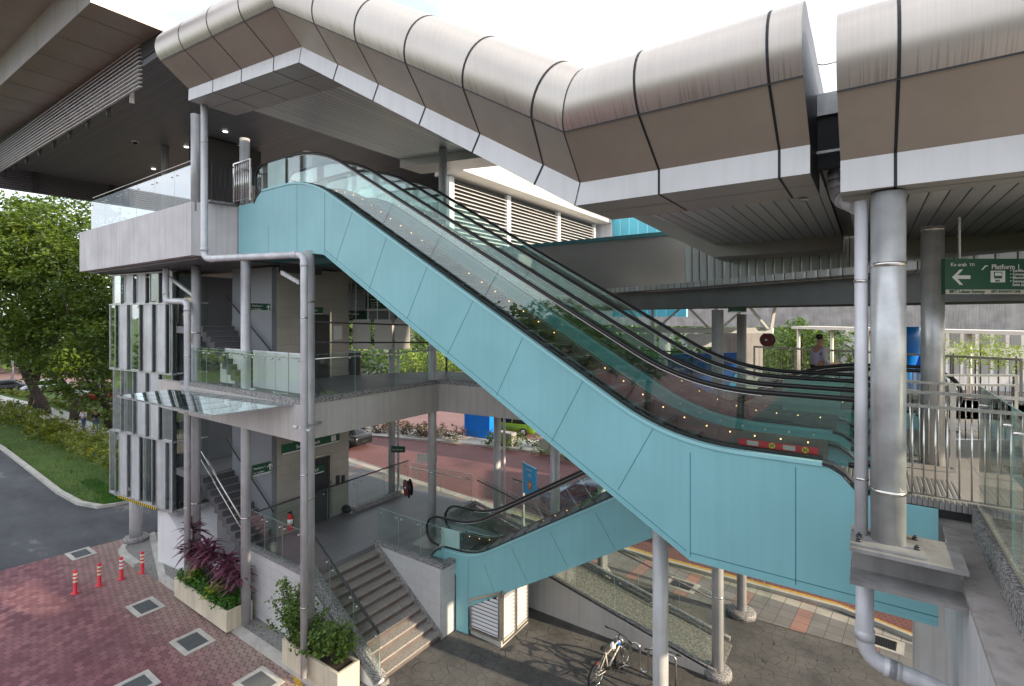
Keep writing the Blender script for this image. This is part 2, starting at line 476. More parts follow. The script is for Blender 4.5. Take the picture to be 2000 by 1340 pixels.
def grass_ground():
    m, n, b, o = new_mat('grass_ground')
    t = nodes(n, 'ShaderNodeTexNoise', i_Scale=0.5, i_Detail=8.0, i_Roughness=0.7)
    n.links.new(pos(n), t.inputs['Vector'])
    t2 = nodes(n, 'ShaderNodeTexNoise', i_Scale=14.0, i_Detail=6.0, i_Roughness=0.8)
    n.links.new(pos(n), t2.inputs['Vector'])
    c = ramp(n, t.outputs['Fac'], 0.35, 0.65, (0.06, 0.12, 0.015), (0.13, 0.20, 0.025))
    c = mixc(n, ramp(n, t2.outputs['Fac'], 0.35, 0.7), mixc(n, 0.6, c, (0.02, 0.04, 0.005)), c)
    n.links.new(c, b.inputs['Base Color'])
    b.inputs['Roughness'].default_value = 0.95
    bump(n, b, t2.outputs['Fac'], 0.9, 0.05)
grass_ground()

def plank_mat(name, col, pitch, axis='x', rough=0.35, metal=0.2, groove=(0.01, 0.01, 0.01), w=0.06):
    """metal ceiling planks running across `axis`, rounded with dark seams"""
    m, n, b, o = new_mat(name)
    g = nodes(n, 'ShaderNodeNewGeometry'); s = nodes(n, 'ShaderNodeSeparateXYZ'); n.links.new(g.outputs['Position'], s.inputs[0])
    d = nodes(n, 'ShaderNodeMath', operation='DIVIDE'); n.links.new(s.outputs['xyz'.index(axis)], d.inputs[0]); d.inputs[1].default_value = pitch
    f = nodes(n, 'ShaderNodeMath', operation='FRACT'); n.links.new(d.outputs[0], f.inputs[0])
    pp = nodes(n, 'ShaderNodeMath', operation='PINGPONG'); n.links.new(d.outputs[0], pp.inputs[0]); pp.inputs[1].default_value = 0.5
    j = ramp(n, pp.outputs[0], w * 0.4, w)
    fl = nodes(n, 'ShaderNodeMath', operation='FLOOR'); n.links.new(d.outputs[0], fl.inputs[0])
    wn = nodes(n, 'ShaderNodeTexWhiteNoise', noise_dimensions='1D'); n.links.new(fl.outputs[0], wn.inputs['W'])
    c = ramp(n, wn.outputs['Value'], 0, 1, tuple(x * 0.9 for x in col), tuple(x * 1.1 for x in col))
    c = mixc(n, j, groove, c)
    n.links.new(c, b.inputs['Base Color'])
    b.inputs['Roughness'].default_value = rough
    b.inputs['Metallic'].default_value = metal
    bump(n, b, ramp(n, pp.outputs[0], 0.0, 0.22), 0.5, 0.02)
    return m
plank_mat('plank_ceiling', (0.64, 0.66, 0.65), 0.20, 'x', 0.33, 0.15)
plank_mat('plank_upper', (0.17, 0.20, 0.21), 0.16, 'y', 0.4, 0.3)
plank_mat('plank_upper_x', (0.15, 0.19, 0.20), 0.15, 'x', 0.4, 0.3, w=0.14)
plank_mat('plank_station', (0.19, 0.20, 0.225), 0.12, 'y', 0.45, 0.0)
plank_mat('clad_vertical', (0.45, 0.45, 0.47), 0.45, 'y', 0.5, 0.1)
plank_mat('clad_blue', (0.12, 0.50, 0.68), 0.45, 'y', 0.5, 0.1)
plank_mat('dark_ribs', (0.04, 0.04, 0.045), 0.18, 'z', 0.5, 0.1)
plank_mat('tube_metal0', (0.4, 0.4, 0.4), 0.4, 'x')

def tube_metal():
    """brushed bronze-silver sheet with vertical brown streaks low on the curve"""
    m, n, b, o = new_mat('tube_metal')
    t = nodes(n, 'ShaderNodeTexNoise', i_Scale=1.0, i_Detail=4.0)
    n.links.new(pos(n, (55, 0.8, 0.8)), t.inputs['Vector'])
    t2 = nodes(n, 'ShaderNodeTexNoise', i_Scale=1.2, i_Detail=5.0)
    n.links.new(pos(n), t2.inputs['Vector'])
    c = ramp(n, t.outputs['Fac'], 0.35, 0.75, (0.50, 0.45, 0.40), (0.56, 0.51, 0.46))
    c = mixc(n, 0.3, c, ramp(n, t2.outputs['Fac'], 0.3, 0.7, (0.38, 0.34, 0.31), (0.56, 0.53, 0.50)))
    g = nodes(n, 'ShaderNodeNewGeometry'); s = nodes(n, 'ShaderNodeSeparateXYZ'); n.links.new(g.outputs['Normal'], s.inputs[0])
    low = ramp(n, nodes_mr(n, s.outputs[2], -1, 1).outputs[0], 0.22, 0.42, (1, 1, 1), (0, 0, 0))
    st = ramp(n, t.outputs['Fac'], 0.50, 0.62)
    mu = nodes(n, 'ShaderNodeMath', operation='MULTIPLY'); n.links.new(low, mu.inputs[0]); n.links.new(st, mu.inputs[1])
    c = mixc(n, mu.outputs[0], c, mixc(n, 0.38, c, (0.12, 0.08, 0.05)))
    n.links.new(c, b.inputs['Base Color'])
    b.inputs['Metallic'].default_value = 0.75
    b.inputs['Roughness'].default_value = 0.40
def nodes_mr(n, src, a, b_):
    x = nodes(n, 'ShaderNodeMapRange', i_From_Min=float(a), i_From_Max=float(b_))
    n.links.new(src, x.inputs['Value'])
    return x
tube_metal()

# ---------------------------------------------------------------- mesh builder
class MB:
    def __init__(s):
        s.v, s.f, s.mi, s.sm, s.cur, s.smooth = [], [], [], [], 0, False
    def face(s, idx, sm=None):
        s.f.append(tuple(idx)); s.mi.append(s.cur); s.sm.append(s.smooth if sm is None else sm)
    def poly(s, pts):
        k = len(s.v); s.v += [tuple(p) for p in pts]; s.face(range(k, k + len(pts)))
    def box(s, x0, x1, y0, y1, z0, z1, fr=None):
        P = [(x, y, z) for z in (z0, z1) for x, y in ((x0, y0), (x1, y0), (x1, y1), (x0, y1))]
        if fr: P = [fr(*p) for p in P]
        k = len(s.v); s.v += [tuple(p) for p in P]
        for q in ((0, 3, 2, 1), (4, 5, 6, 7), (0, 1, 5, 4), (1, 2, 6, 5), (2, 3, 7, 6), (3, 0, 4, 7)):
            s.face([k + i for i in q])
    def prism(s, pts, off):
        """pts: 3-D polygon, extruded by vector off"""
        n = len(pts); k = len(s.v)
        off = Vector(off)
        s.v += [tuple(p) for p in pts] + [tuple(Vector(p) + off) for p in pts]
        s.face(range(k, k + n)); s.face(range(k + 2 * n - 1, k + n - 1, -1))
        for i in range(n):
            j = (i + 1) % n
            s.face((k + j, k + i, k + n + i, k + n + j))
    def slab(s, xy, z0, z1):
        s.prism([(p[0], p[1], z0) for p in xy], (0, 0, z1 - z0))
    def tube(s, path, r, n=8, cap=True, r2=None, up=None):
        P = [Vector(p) for p in path]; k = len(s.v); m = len(P)
        rs = [r] * m if r2 is None else [r + (r2 - r) * i / (m - 1) for i in range(m)]
        prev = None
        for i, p in enumerate(P):
            t = (P[min(i + 1, m - 1)] - P[max(i - 1, 0)]).normalized()
            if prev is None:
                a = Vector((0, 0, 1)) if abs(t.z) < 0.9 else Vector((1, 0, 0))
                if up: a = Vector(up)
                x = t.cross(a).normalized()
            else:
                x = (prev - t * prev.dot(t)).normalized()
            prev = x; y = t.cross(x)
            sc_ = 1.0
            if 0 < i < m - 1:
                a1 = (P[i] - P[i - 1]).normalized(); c_ = a1.dot(t); sc_ = 1.0
            for j in range(n):
                an = 2 * math.pi * j / n
                s.v.append(tuple(p + (x * math.cos(an) + y * math.sin(an)) * rs[i] * sc_))
        for i in range(m - 1):
            for j in range(n):
                a = k + i * n + j; b = k + i * n + (j + 1) % n
                s.face((a, b, b + n, a + n), True)
        if cap:
            s.face(range(k + n - 1, k - 1, -1), False); s.face(range(k + (m - 1) * n, k + m * n), False)
    def cyl(s, a, b, r, n=16, r2=None):
        s.tube([a, b], r, n, True, r2)
    def strip(s, A, B, flip=False):
        """ruled surface between two polylines"""
        k = len(s.v); n = len(A)
        s.v += [tuple(p) for p in A] + [tuple(p) for p in B]
        for i in range(n - 1):
            s.face((k + i, k + i + 1, k + n + i + 1, k + n + i))
    def ribbon(s, path, wvec, hvec):
        """rectangular bar along path: width vector, height vector"""
        wv, hv = Vector(wvec), Vector(hvec); k = len(s.v); n = len(path)
        for p in path:
            p = Vector(p)
            s.v += [tuple(p), tuple(p + wv), tuple(p + wv + hv), tuple(p + hv)]
        for i in range(n - 1):
            for j in range(4):
                a = k + 4 * i + j; b = k + 4 * i + (j + 1) % 4
                s.face((a, b, b + 4, a + 4))
        s.face((k + 3, k + 2, k + 1, k)); e = k + 4 * (n - 1); s.face((e, e + 1, e + 2, e + 3))
    def lathe(s, c, prof, n=24):
        k = len(s.v)
        for r, z in prof:
            for j in range(n):
                a = 2 * math.pi * j / n
                s.v.append((c[0] + r * math.cos(a), c[1] + r * math.sin(a), c[2] + z))
        for i in range(len(prof) - 1):
            for j in range(n):
                a = k + i * n + j; b = k + i * n + (j + 1) % n
                s.face((a, b, b + n, a + n), True)
        s.face(range(k + n - 1, k - 1, -1), False); e = k + (len(prof) - 1) * n; s.face(range(e, e + n), False)
    def sphere(s, c, r, n=8, m=6, sz=(1, 1, 1)):
        prof = [(max(1e-4, math.sin(math.pi * i / m)), -math.cos(math.pi * i / m)) for i in range(m + 1)]
        k = len(s.v)
        for pr, pz in prof:
            for j in range(n):
                a = 2 * math.pi * j / n
                s.v.append((c[0] + r * sz[0] * pr * math.cos(a), c[1] + r * sz[1] * pr * math.sin(a), c[2] + r * sz[2] * pz))
        for i in range(m):
            for j in range(n):
                a = k + i * n + j; b = k + i * n + (j + 1) % n
                s.face((a, b, b + n, a + n), True)
    def build(s, name, mt, parent=None, org=None, bevel=0):
        o0 = Vector((0, 0, 0))
        if parent is not None:
            q = parent
            while q is not None:
                o0 = o0 + q.location; q = q.parent
        elif org is not None:
            o0 = Vector(org)
        me = bpy.data.meshes.new(name)
        me.from_pydata([(v[0] - o0.x, v[1] - o0.y, v[2] - o0.z) for v in s.v], [], s.f)
        for m in ([mt] if isinstance(mt, str) else mt):
            me.materials.append(MATS[m])
        me.polygons.foreach_set('material_index', s.mi)
        me.polygons.foreach_set('use_smooth', s.sm)
        me.update()
        o = bpy.data.objects.new(name, me); COL.objects.link(o)
        if parent is not None: o.parent = parent
        elif org is not None: o.location = o0
        if bevel:
            b = o.modifiers.new('bevel', 'BEVEL'); b.width = bevel; b.segments = 2; b.limit_method = 'ANGLE'
        return o
def tag(o, label=None, cat=None, group=None, kind=None):
    if label: o['label'] = label
    if cat: o['category'] = cat
    if group: o['group'] = group
    if kind: o['kind'] = kind
    return o
def thing(name, loc, label, cat, group=None, rz=0):
    o = bpy.data.objects.new(name, None); COL.objects.link(o)
    o.location = loc; o.rotation_euler = (0, 0, rz); o.empty_display_size = 0.2
    return tag(o, label, cat, group)
def struct(name, mb, mt):
    return tag(mb.build(name, mt), kind='structure')
def copy_tree(o, parent=None):
    c = o.copy(); COL.objects.link(c); c.parent = parent
    for ch in list(o.children):
        copy_tree(ch, c)
    return c
def text(parent, body, x, z, size, mt, y=-0.012, align='LEFT', extrude=0.002, flip=False, sx=1.0):
    """lettering on the local xz plane of an upright board, facing local -y"""
    c = bpy.data.curves.new('lettering', 'FONT'); c.body = body; c.size = size; c.align_x = align; c.extrude = extrude; c.offset = size * .010
    c.resolution_u = 3
    c.materials.append(MATS[mt])
    tmp = bpy.data.objects.new('lettering_curve', c); COL.objects.link(tmp)
    bpy.context.view_layer.update()
    me = bpy.data.meshes.new_from_object(tmp.evaluated_get(bpy.context.evaluated_depsgraph_get()))
    bpy.data.objects.remove(tmp); bpy.data.curves.remove(c)
    if not me.materials: me.materials.append(MATS[mt])
    o = bpy.data.objects.new('lettering', me); COL.objects.link(o); o.parent = parent
    o.location = (x, y, z); o.rotation_euler = (R(90), 0, 0); o.scale = (sx, 1, 1)
    return o
def arc_path(P, L, n=8):
    """polyline P (2-D) with its inner corners rounded by quadratic curves of reach L"""
    out = [P[0]]
    for i in range(1, len(P) - 1):
        a, b, c = Vector(P[i - 1]), Vector(P[i]), Vector(P[i + 1])
        l = min(L, (a - b).length * 0.49, (c - b).length * 0.49)
        p0 = b + (a - b).normalized() * l; p1 = b + (c - b).normalized() * l
        for k in range(n + 1):
            t = k / n
            q = p0 * (1 - t) ** 2 + b * 2 * t * (1 - t) + p1 * t * t
            out.append(tuple(q))
    out.append(P[-1])
    return out
def resample(P, a, b, step=0.15):
    """points of 2-D polyline (monotone in s) between s=a and s=b"""
    lo, hi = min(a, b), max(a, b)
    pts = [p for p in P if lo < p[0] < hi]
    def at(s):
        for i in range(len(P) - 1):
            if P[i][0] <= s <= P[i + 1][0]:
                t = (s - P[i][0]) / max(1e-9, P[i + 1][0] - P[i][0])
                return (s, P[i][1] + t * (P[i + 1][1] - P[i][1]))
        return (s, P[0][1] if s < P[0][0] else P[-1][1])
    return [at(lo)] + pts + [at(hi)]
# ================================================================ SETTING
def flat(name, pts, z, mt, kind='structure'):
    mb = MB(); mb.poly([(p[0], p[1], z) for p in pts])
    return tag(mb.build(name, mt), kind=kind)
g = MB(); g.poly([(-1500, -1500, -0.02), (1500, -1500, -0.02), (1500, 1500, -0.02), (-1500, 1500, -0.02)])
struct('ground', g, 'grass_ground')
gp = lambda L_: [G(*p) for p in L_]
BA, BB = G(290, 1040), G(0, 1115)
dBA = (BB - BA).normalized()
kerb_line = gp([(-260, 760), (-60, 842), (0, 878), (60, 925), (110, 965), (150, 987), (190, 994), (225, 989), (262, 980), (400, 950), (560, 925)])
flat('asphalt_road', [BB + dBA * 60] + kerb_line[:] + gp([(560, 868), (690, 895), (780, 925), (900, 965), (760, 1010), (420, 1010)]) + [BA], 0.0, 'asphalt')
flat('red_brick_paving', [BA, (-9.7, 7.4), (-9.4, 4.0), (-8.5, -4), (-8, -140), (-140, -140), tuple((BB + dBA * 60)[:2])], 0.004, 'red_paver')
flat('unseen_rear_paving', [(-8.5, -140), (-8.5, 2), (140, 2), (140, -140)], 0.001, 'asphalt')  # unseen paved ground, added so glass and metal don't reflect green grass
flat('stamped_concrete_yard', [(-12.2, 8), (-12.2, 16.2)] + [tuple(p[:2]) for p in gp([(1100, 1088), (1290, 1150), (1425, 1196), (1660, 1262), (1740, 1293), (1990, 1370)])] + [(8, 2), (-9.4, 2), (-9.4, 4), (-9.7, 7.4)], 0.002, 'stamped_concrete')
top_e = [(500, 825), (720, 853), (900, 868), (1100, 892), (1250, 930), (1500, 985), (2100, 1120)]
low_e = [(2100, 1330), (1800, 1245), (1640, 1180), (1280, 1083), (1100, 1025), (1000, 990), (900, 965), (780, 925), (690, 895), (500, 860)]
flat('brick_road', gp(top_e + low_e), 0.008, 'brick_road')
flat('far_brick_road', gp([(-400, 775), (-400, 690), (300, 700), (560, 730), (1000, 735), (1500, 760), (2100, 830), (2100, 1060), (1500, 945), (1250, 900), (1100, 868), (900, 850), (720, 835), (500, 812), (240, 800), (100, 765)]), 0.006, 'far_brick')
flat('far_asphalt', gp([(400, 745), (560, 736), (1000, 741), (1500, 768), (2100, 840), (2100, 640), (400, 640)]), -0.004, 'asphalt')
# pavement tiles beyond the ramp
wa, wb = G(1454, 1147), G(1650, 1210)
ang = math.atan2(wb.y - wa.y, wb.x - wa.x)
yo = -math.sin(ang) * wa.x + math.cos(ang) * wa.y
def pave_tiles():
    m, n, b, o = new_mat('pave_tiles')
    v = pos(n, (1, 1, 1), (0, 0, -ang))
    s = nodes(n, 'ShaderNodeSeparateXYZ'); n.links.new(v, s.inputs[0])
    def math_(op, a, c, **k):
        x = nodes(n, 'ShaderNodeMath', operation=op)
        for i, q in ((0, a), (1, c)):
            if isinstance(q, (int, float)): x.inputs[i].default_value = q
            elif q is not None: n.links.new(q, x.inputs[i])
        return x.outputs[0]
    T = 0.42
    ys = math_('SUBTRACT', s.outputs[1], yo - T / 2)
    cb = nodes(n, 'ShaderNodeCombineXYZ'); n.links.new(s.outputs[0], cb.inputs[0]); n.links.new(ys, cb.inputs[1])
    br = nodes(n, 'ShaderNodeTexBrick', offset=0.0)
    br.inputs['Scale'].default_value = 1; br.inputs['Brick Width'].default_value = T; br.inputs['Row Height'].default_value = T
    br.inputs['Mortar Size'].default_value = 0.008
    br.inputs['Color1'].default_value = (0.19, 0.185, 0.18, 1); br.inputs['Color2'].default_value = (0.23, 0.225, 0.22, 1); br.inputs['Mortar'].default_value = (0.04, 0.04, 0.04, 1)
    n.links.new(cb.outputs[0], br.inputs['Vector'])
    px_ = math_('FRACT', math_('DIVIDE', math_('FLOOR', math_('DIVIDE', s.outputs[0], T), None), 4.0), None)
    pink = math_('LESS_THAN', px_, 0.2)
    wy = math_('FLOOR', math_('DIVIDE', ys, T), None)
    white = math_('COMPARE', wy, 0.0); 
    c = mixc(n, pink, br.outputs['Color'], mixc(n, 0.8, br.outputs['Color'], (0.40, 0.20, 0.155)))
    c = mixc(n, white, c, mixc(n, 0.85, br.outputs['Color'], (0.52, 0.49, 0.43)))
    c = mixc(n, br.outputs['Fac'], c, (0.07, 0.065, 0.06))
    t = nodes(n, 'ShaderNodeTexNoise', i_Scale=1.2, i_Detail=8.0); n.links.new(pos(n), t.inputs['Vector'])
    c = mixc(n, ramp(n, t.outputs['Fac'], 0.4, 0.7), c, mixc(n, 0.4, c, (0.1, 0.1, 0.1)))
    n.links.new(c, b.inputs['Base Color']); b.inputs['Roughness'].default_value = 0.8
pave_tiles()
flat('pavement', gp([(500, 860), (690, 895), (780, 925), (900, 965), (1000, 990), (1100, 1025), (1280, 1083), (1640, 1180), (1800, 1245), (2100, 1330), (2100, 1420), (1990, 1370), (1740, 1293), (1660, 1262), (1425, 1196), (1290, 1150), (1100, 1088), (900, 1045), (700, 1010), (500, 960)]), 0.012, 'pave_tiles')
mb = MB()
yl = gp([(1000, 1002), (1280, 1088), (1640, 1184), (1800, 1249), (2100, 1335)])
mb.ribbon([p + Vector((0, 0, 0.010)) for p in yl], (-0.06, 0.16, 0), (0, 0, 0.006))
struct('yellow_road_line', mb, 'yellow_line')
mb = MB()
mb.ribbon([p + Vector((0, 0, 0.0)) for p in gp([(1000, 1006), (1280, 1094), (1640, 1190), (1800, 1255), (2100, 1345)])], (0.05, -0.14, 0), (0, 0, 0.13))
struct('road_kerb', mb, 'kerb')
# short yellow dash on the red paving
flat('yellow_paving_line', gp([(556, 1288), (566, 1290), (584, 1318), (592, 1345), (580, 1345), (570, 1318)]), 0.008, 'yellow_line')
# kerb of the lawn
mb = MB(); mb.ribbon([(p.x, p.y, 0) for p in kerb_line], (-0.02, 0.24, 0), (0, 0, 0.14)); struct('lawn_kerb', mb, 'kerb')
# raised median with kerbs
me_lo = [(500, 825), (720, 853), (900, 868), (1100, 892), (1250, 930), (1500, 985), (2100, 1120)]
me_hi = [(2100, 1060), (1500, 945), (1250, 900), (1100, 868), (900, 850), (720, 835), (500, 812)]
mb = MB(); mb.slab(gp(me_lo + me_hi), 0.0, 0.14); struct('road_median', mb, 'kerb')
# foot path on the left
flat('footpath', gp([(-300, 745), (-300, 768), (0, 794), (100, 824), (222, 870), (300, 900), (300, 880), (222, 845), (130, 803), (0, 772)]), 0.006, 'kerb')
# pavement round the building with its kerb
pv = [tuple(G(*p, 0.12)[:2]) for p in ((262, 1103), (238, 1085), (231, 1074), (240, 1063), (290, 1042))]
fk = [(-9.7, 7.4), (-13.0, 7.4), (-17.6, 7.4), tuple(G(310, 1128, .12)[:2])]
# (front edge of the pavement, then round its nose)
back = [(-22.5, 12.5), (-16, 13), (-15.6, 8.6), (-9.7, 8.6)]
mb = MB(); mb.slab(fk + pv + back, 0.0, 0.12); struct('building_pavement', mb, 'granite_pave')
mb = MB(); mb.ribbon([(p[0], p[1] - .004, 0.0) for p in (fk + list(reversed(pv)))], (0.0, 0.22, 0), (0, 0, 0.135)); struct('pavement_kerb', mb, 'kerb')

# ================================================================ STATION BUILDING (stairs, platform, floors)
SE = Vector((-0.9937, -0.113, 0))     # second axis of the building, 6.5 degrees off the first
bld = thing('station_building', (-16, 9, 0), 'open concrete station building with two deck levels, staircases and a tiled lift core', 'building')
PZ, MZ, TZ = 1.95, 6.9, 12.27
# ground platform
mb = MB()
plat = [(-15.6, 8.12), (-12.62, 8.12), (-12.62, 10.66), (-9.85, 10.66), (-9.85, 11.18), (-9.7, 13.4), (-12.2, 13.4), (-12.2, 15.1), (-15.5, 14.9), (-19, 15), (-19, 8.9), (-15.6, 8.9)]
mb.slab(plat, 0.0, PZ); mb.cur = 0
mb.build('platform', ['granite_tile'], bld)
mb = MB()  # tiled outside faces 3 mm proud
mb.box(-15.52, -12.62, 8.09, 8.12, 0.1, PZ + 0.09)
mb.build('tiled_wall_face', 'tile_white', bld); mb = MB()
mb.prism([(-12.6, 10.63, PZ), (-9.88, 10.63, PZ), (-9.88, 10.63, 0.0)], (0, 0.03, 0))
mb.box(-9.85, -9.82, 10.63, 11.18, 0, PZ)
mb.build('tiled_wall_face', 'tile_white', bld)
mb = MB()
mb.box(-15.55, -12.62, 8.06, 8.26, PZ + 0.09, PZ + 0.17)
mb.build('platform_kerb', 'granite', bld)
for b_ in ((-12.62, -10.002, 10.60, 10.80, PZ, PZ + 0.1), (-10.0, -9.78, 10.60, 11.16, PZ, PZ + 0.102), (-12.4, -12.2, 13.5, 15.0, PZ, PZ + 0.12), (-15.45, -15.25, 11.95, 14.7, PZ, PZ + 0.14)):
    mb = MB(); mb.box(*b_); mb.build('platform_kerb', 'granite', bld)
mat('stair_riser', (0.14, 0.11, 0.10), 0.8, 0, 0.2, 3.0)
# front flight of steps
mb = MB(); n_st = 12; rise = PZ / n_st; run = 2.72 / (n_st - 1)
for i in range(n_st - 1):
    x1 = -12.62 + run * (i + 1); z = PZ - rise * (i + 1)
    mb.cur = 1; mb.box(-12.62 + run * i if i else -12.66, x1, 8.52, 10.62, 0.0 if i > 8 else z - 0.5, z - 0.045)
    mb.cur = 0; mb.box(-12.62 + run * i, x1 + 0.03, 8.52, 10.62, z - 0.045, z)
mb.build('front_steps', ['stair_granite', 'stair_riser'], bld)
mb = MB()
mb.prism([(-12.75, 8.14, 2.15), (-9.75, 8.14, 0.25), (-9.75, 8.14, 0), (-12.75, 8.14, 0)], (0, 0.34, 0))
mb.build('step_side_wall', 'white_paint', bld)
mb = MB()
mb.prism([(-12.78, 8.12, 2.26), (-9.70, 8.12, 0.31), (-9.70, 8.12, 0.23), (-12.78, 8.12, 2.15)], (0, 0.38, 0)); mb.build('step_side_coping', 'granite', bld); mb = MB()
mb.prism([(-12.6, 10.58, 2.06), (-9.80, 10.58, 0.16), (-9.80, 10.58, -0.0), (-12.6, 10.58, 1.7)], (0, 0.05, 0))
mb.build('step_side_coping', 'granite', bld)

# stair towers: lower and mid flights
def flight(x_bot, z_bot, n, y0, y1, dx, rs, dirx, name='stair_flight'):
    mb = MB()
    for i in range(n):
        a = x_bot + dirx * dx * i; b = a + dirx * dx
        z = z_bot + rs * (i + 1)
        mb.box(min(a, b), max(a, b), y0, y1, z - rs - 0.16, z - 0.01)
    mb.cur = 1
    for i in range(n):
        a = x_bot + dirx * dx * i
        z = z_bot + rs * (i + 1)
        mb.box(min(a, a + dirx * 0.06) - 0.004, max(a, a + dirx * 0.06), y0 + 0.01, y1 - 0.01, z - 0.03, z + 0.003)
    return mb.build(name, ['stair_dark', 'stair_nose'], bld)
flight(-15.35, PZ, 11, 7.95, 8.97, 0.26, 0.163, -1)
flight(-18.6, PZ + 1.793, 14, 9.2, 10.7, 0.24, 0.165, 1)
flight(-15.35, MZ, 11, 7.95, 8.97, 0.26, 0.163, -1)
flight(-18.6, MZ + 1.793, 13, 9.2, 10.7, 0.24, 0.16, 1)
mb = MB()
mb.box(-19.9, -18.21, 7.95, 10.7, PZ + 1.55, PZ + 1.79); mb.build('stair_landing', 'granite_tile', bld); mb = MB()
mb.box(-19.9, -18.21, 7.95, 10.7, MZ + 1.55, MZ + 1.79)
mb.build('stair_landing', 'granite_tile', bld)
# walls
mb = MB(); mb.box(-18.1, -15.62, 8.98, 9.14, PZ, 10.62); mb.build('stair_wall', 'grey_wall', bld)
mb = MB(); mb.box(-17.6, -15.6, 9.145, 11.9, PZ, 5.85); mb.build('tiled_core_wall', 'tile_wall', bld); mb = MB(); mb.box(-17.6, -15.6, 9.145, 11.9, MZ, 10.62); mb.build('tiled_core_wall', 'tile_wall', bld)
mb = MB(); mb.box(-15.6, -15.57, 10.35, 11.05, PZ, 4.15); mb.build('lift_door', 'dark_metal', bld); mb = MB(); mb.box(-15.6, -15.57, 10.35, 11.05, MZ, 9.1); mb.build('lift_door', 'dark_metal', bld)
mb = MB(); mb.box(-15.6, -15.55, 10.25, 10.33, PZ, 4.22); mb.box(-15.6, -15.55, 11.07, 11.15, PZ, 4.22); mb.box(-15.6, -15.55, 10.33, 11.07, 4.16, 4.24)
mb.box(-15.6, -15.55, 10.25, 10.33, MZ, 9.2); mb.box(-15.6, -15.55, 11.07, 11.15, MZ, 9.2); mb.build('lift_frame', 'stainless', bld)
mb = MB(); mb.box(-15.6, -15.58, 11.35, 11.5, 3.0, 3.35); mb.box(-15.6, -15.58, 11.58, 11.72, 3.0, 3.3); mb.build('call_button_panel', 'dark_metal', bld)
mb = MB(); mb.box(-15.6, -15.58, 11.25, 11.6, 8.2, 8.7); mb.build('notice', 'sign_white', bld)
# middle deck
c0 = Vector((-11.5, 12.3, 0)); c1 = c0 - SE * 7.6
mid = [(-19.9, 7.4), (-11.5, 7.4), tuple(c0[:2]), tuple(c1[:2]), (c1.x + .2, 15.2), (-13.6, 15.0), (-15.4, 12.2), (-20, 12.2), (-20, 10.8), (-17.7, 10.8), (-17.7, 9.1), (-15.4, 9.1), (-15.4, 7.62), (-19.9, 7.62)]
mb = MB(); mb.slab(mid, 5.95, MZ - 0.02); mb.build('middle_deck', 'beige_paint', bld)
mb = MB(); mb.poly([(x, y, MZ) for x, y in [(-15.4, 7.5), (-11.6, 7.5), (-11.6, c0.y + .1), (c1.x, c1.y + .1), (c1.x + .2, 15.1), (-13.6, 14.9), (-15.4, 12.1), (-20, 12.1), (-20, 10.8), (-17.7, 10.8), (-17.7, 9.1), (-15.4, 9.1)]]); mb.build('middle_floor', 'granite_tile', bld)
mb = MB()
mb.ribbon([(-18.2, 7.38, MZ - 0.06), (-11.47, 7.38, MZ - 0.06)], (0, 0.16, 0), (0, 0, 0.14))
mb.ribbon([(-11.48, 7.54, MZ - 0.06), (-11.48, 12.2, MZ - 0.06)], (-0.16, 0, 0), (0, 0, 0.14))
k0 = c0 + Vector((0, -0.02, 0)); k1 = c0 - SE * 7.5
mb.ribbon([(k0.x, k0.y, MZ - 0.06), (k1.x, k1.y, MZ - 0.06)], (0.0, 0.16, 0), (0, 0, 0.14))
mb.build('middle_deck_kerb', 'granite', bld)
# front fascia skirts the stair opening too
mb = MB(); mb.box(-18.3, -11.49, 7.37, 7.4, 5.93, 6.84); mb.build('middle_fascia', 'beige_paint', bld)
# upper deck: fascia, soffit, floor
up = [(-24.9, 6.6), (-15.6, 6.6), (-15.15, 7.66), (-15.15, 26), (-26, 26)]
mb = MB(); mb.slab(up, 10.75, TZ - 0.02); mb.build('upper_deck', 'concrete_paint', bld)
mb = MB(); mb.slab([(-24.6, 6.85), (-15.75, 6.85), (-15.35, 7.75), (-15.3, 25.8), (-25.8, 25.8)], 10.68, 10.76); mb.build('upper_soffit', 'soffit_dark', bld)
mb = MB(); mb.ribbon([(-15.15, 6.9, TZ - 0.02), (-15.08, 7.64, TZ - 0.02)], (-0.2, 0, 0), (0, 0, 0.06)); mb.build('upper_kerb', 'granite', bld)
mb = MB(); mb.box(-24.7, -15.75, 6.75, 6.95, TZ - 0.02, TZ + 0.03); mb.build('upper_glazing_channel', 'dark_metal', bld)
# soffit under the concourse further back, over the middle deck on the right
mb = MB(); mb.slab([(-15.1, 11.6), (-9.5, 11.9), (-9.5, 26), (-15.1, 26)], 10.70, 11.1); mb.build('back_soffit', 'soffit_dark', bld)
# dark back walls under and over
mb = MB(); mb.box(-27, -12.2, 16.6, 16.8, 8.75, 10.66); mb.build('back_wall', 'dark_ribs', bld)
mb = MB(); mb.box(-30, -15.1, 26.1, 26.4, 10.7, 17.0); mb.build('concourse_back_wall', 'wall_dark', bld)
for q in ((-17.8, 9.9, 10.67), (-16.3, 10.9, 10.67), (-16.9, 14.0, 10.67), (-15.9, 13.2, 10.67), (-17.5, 12.4, 10.67)):
    mb = MB(); mb.lathe(q, [(0.09, -0.015), (0.09, 0.0)], 14); mb.build('downlight', 'lamp_on', bld)
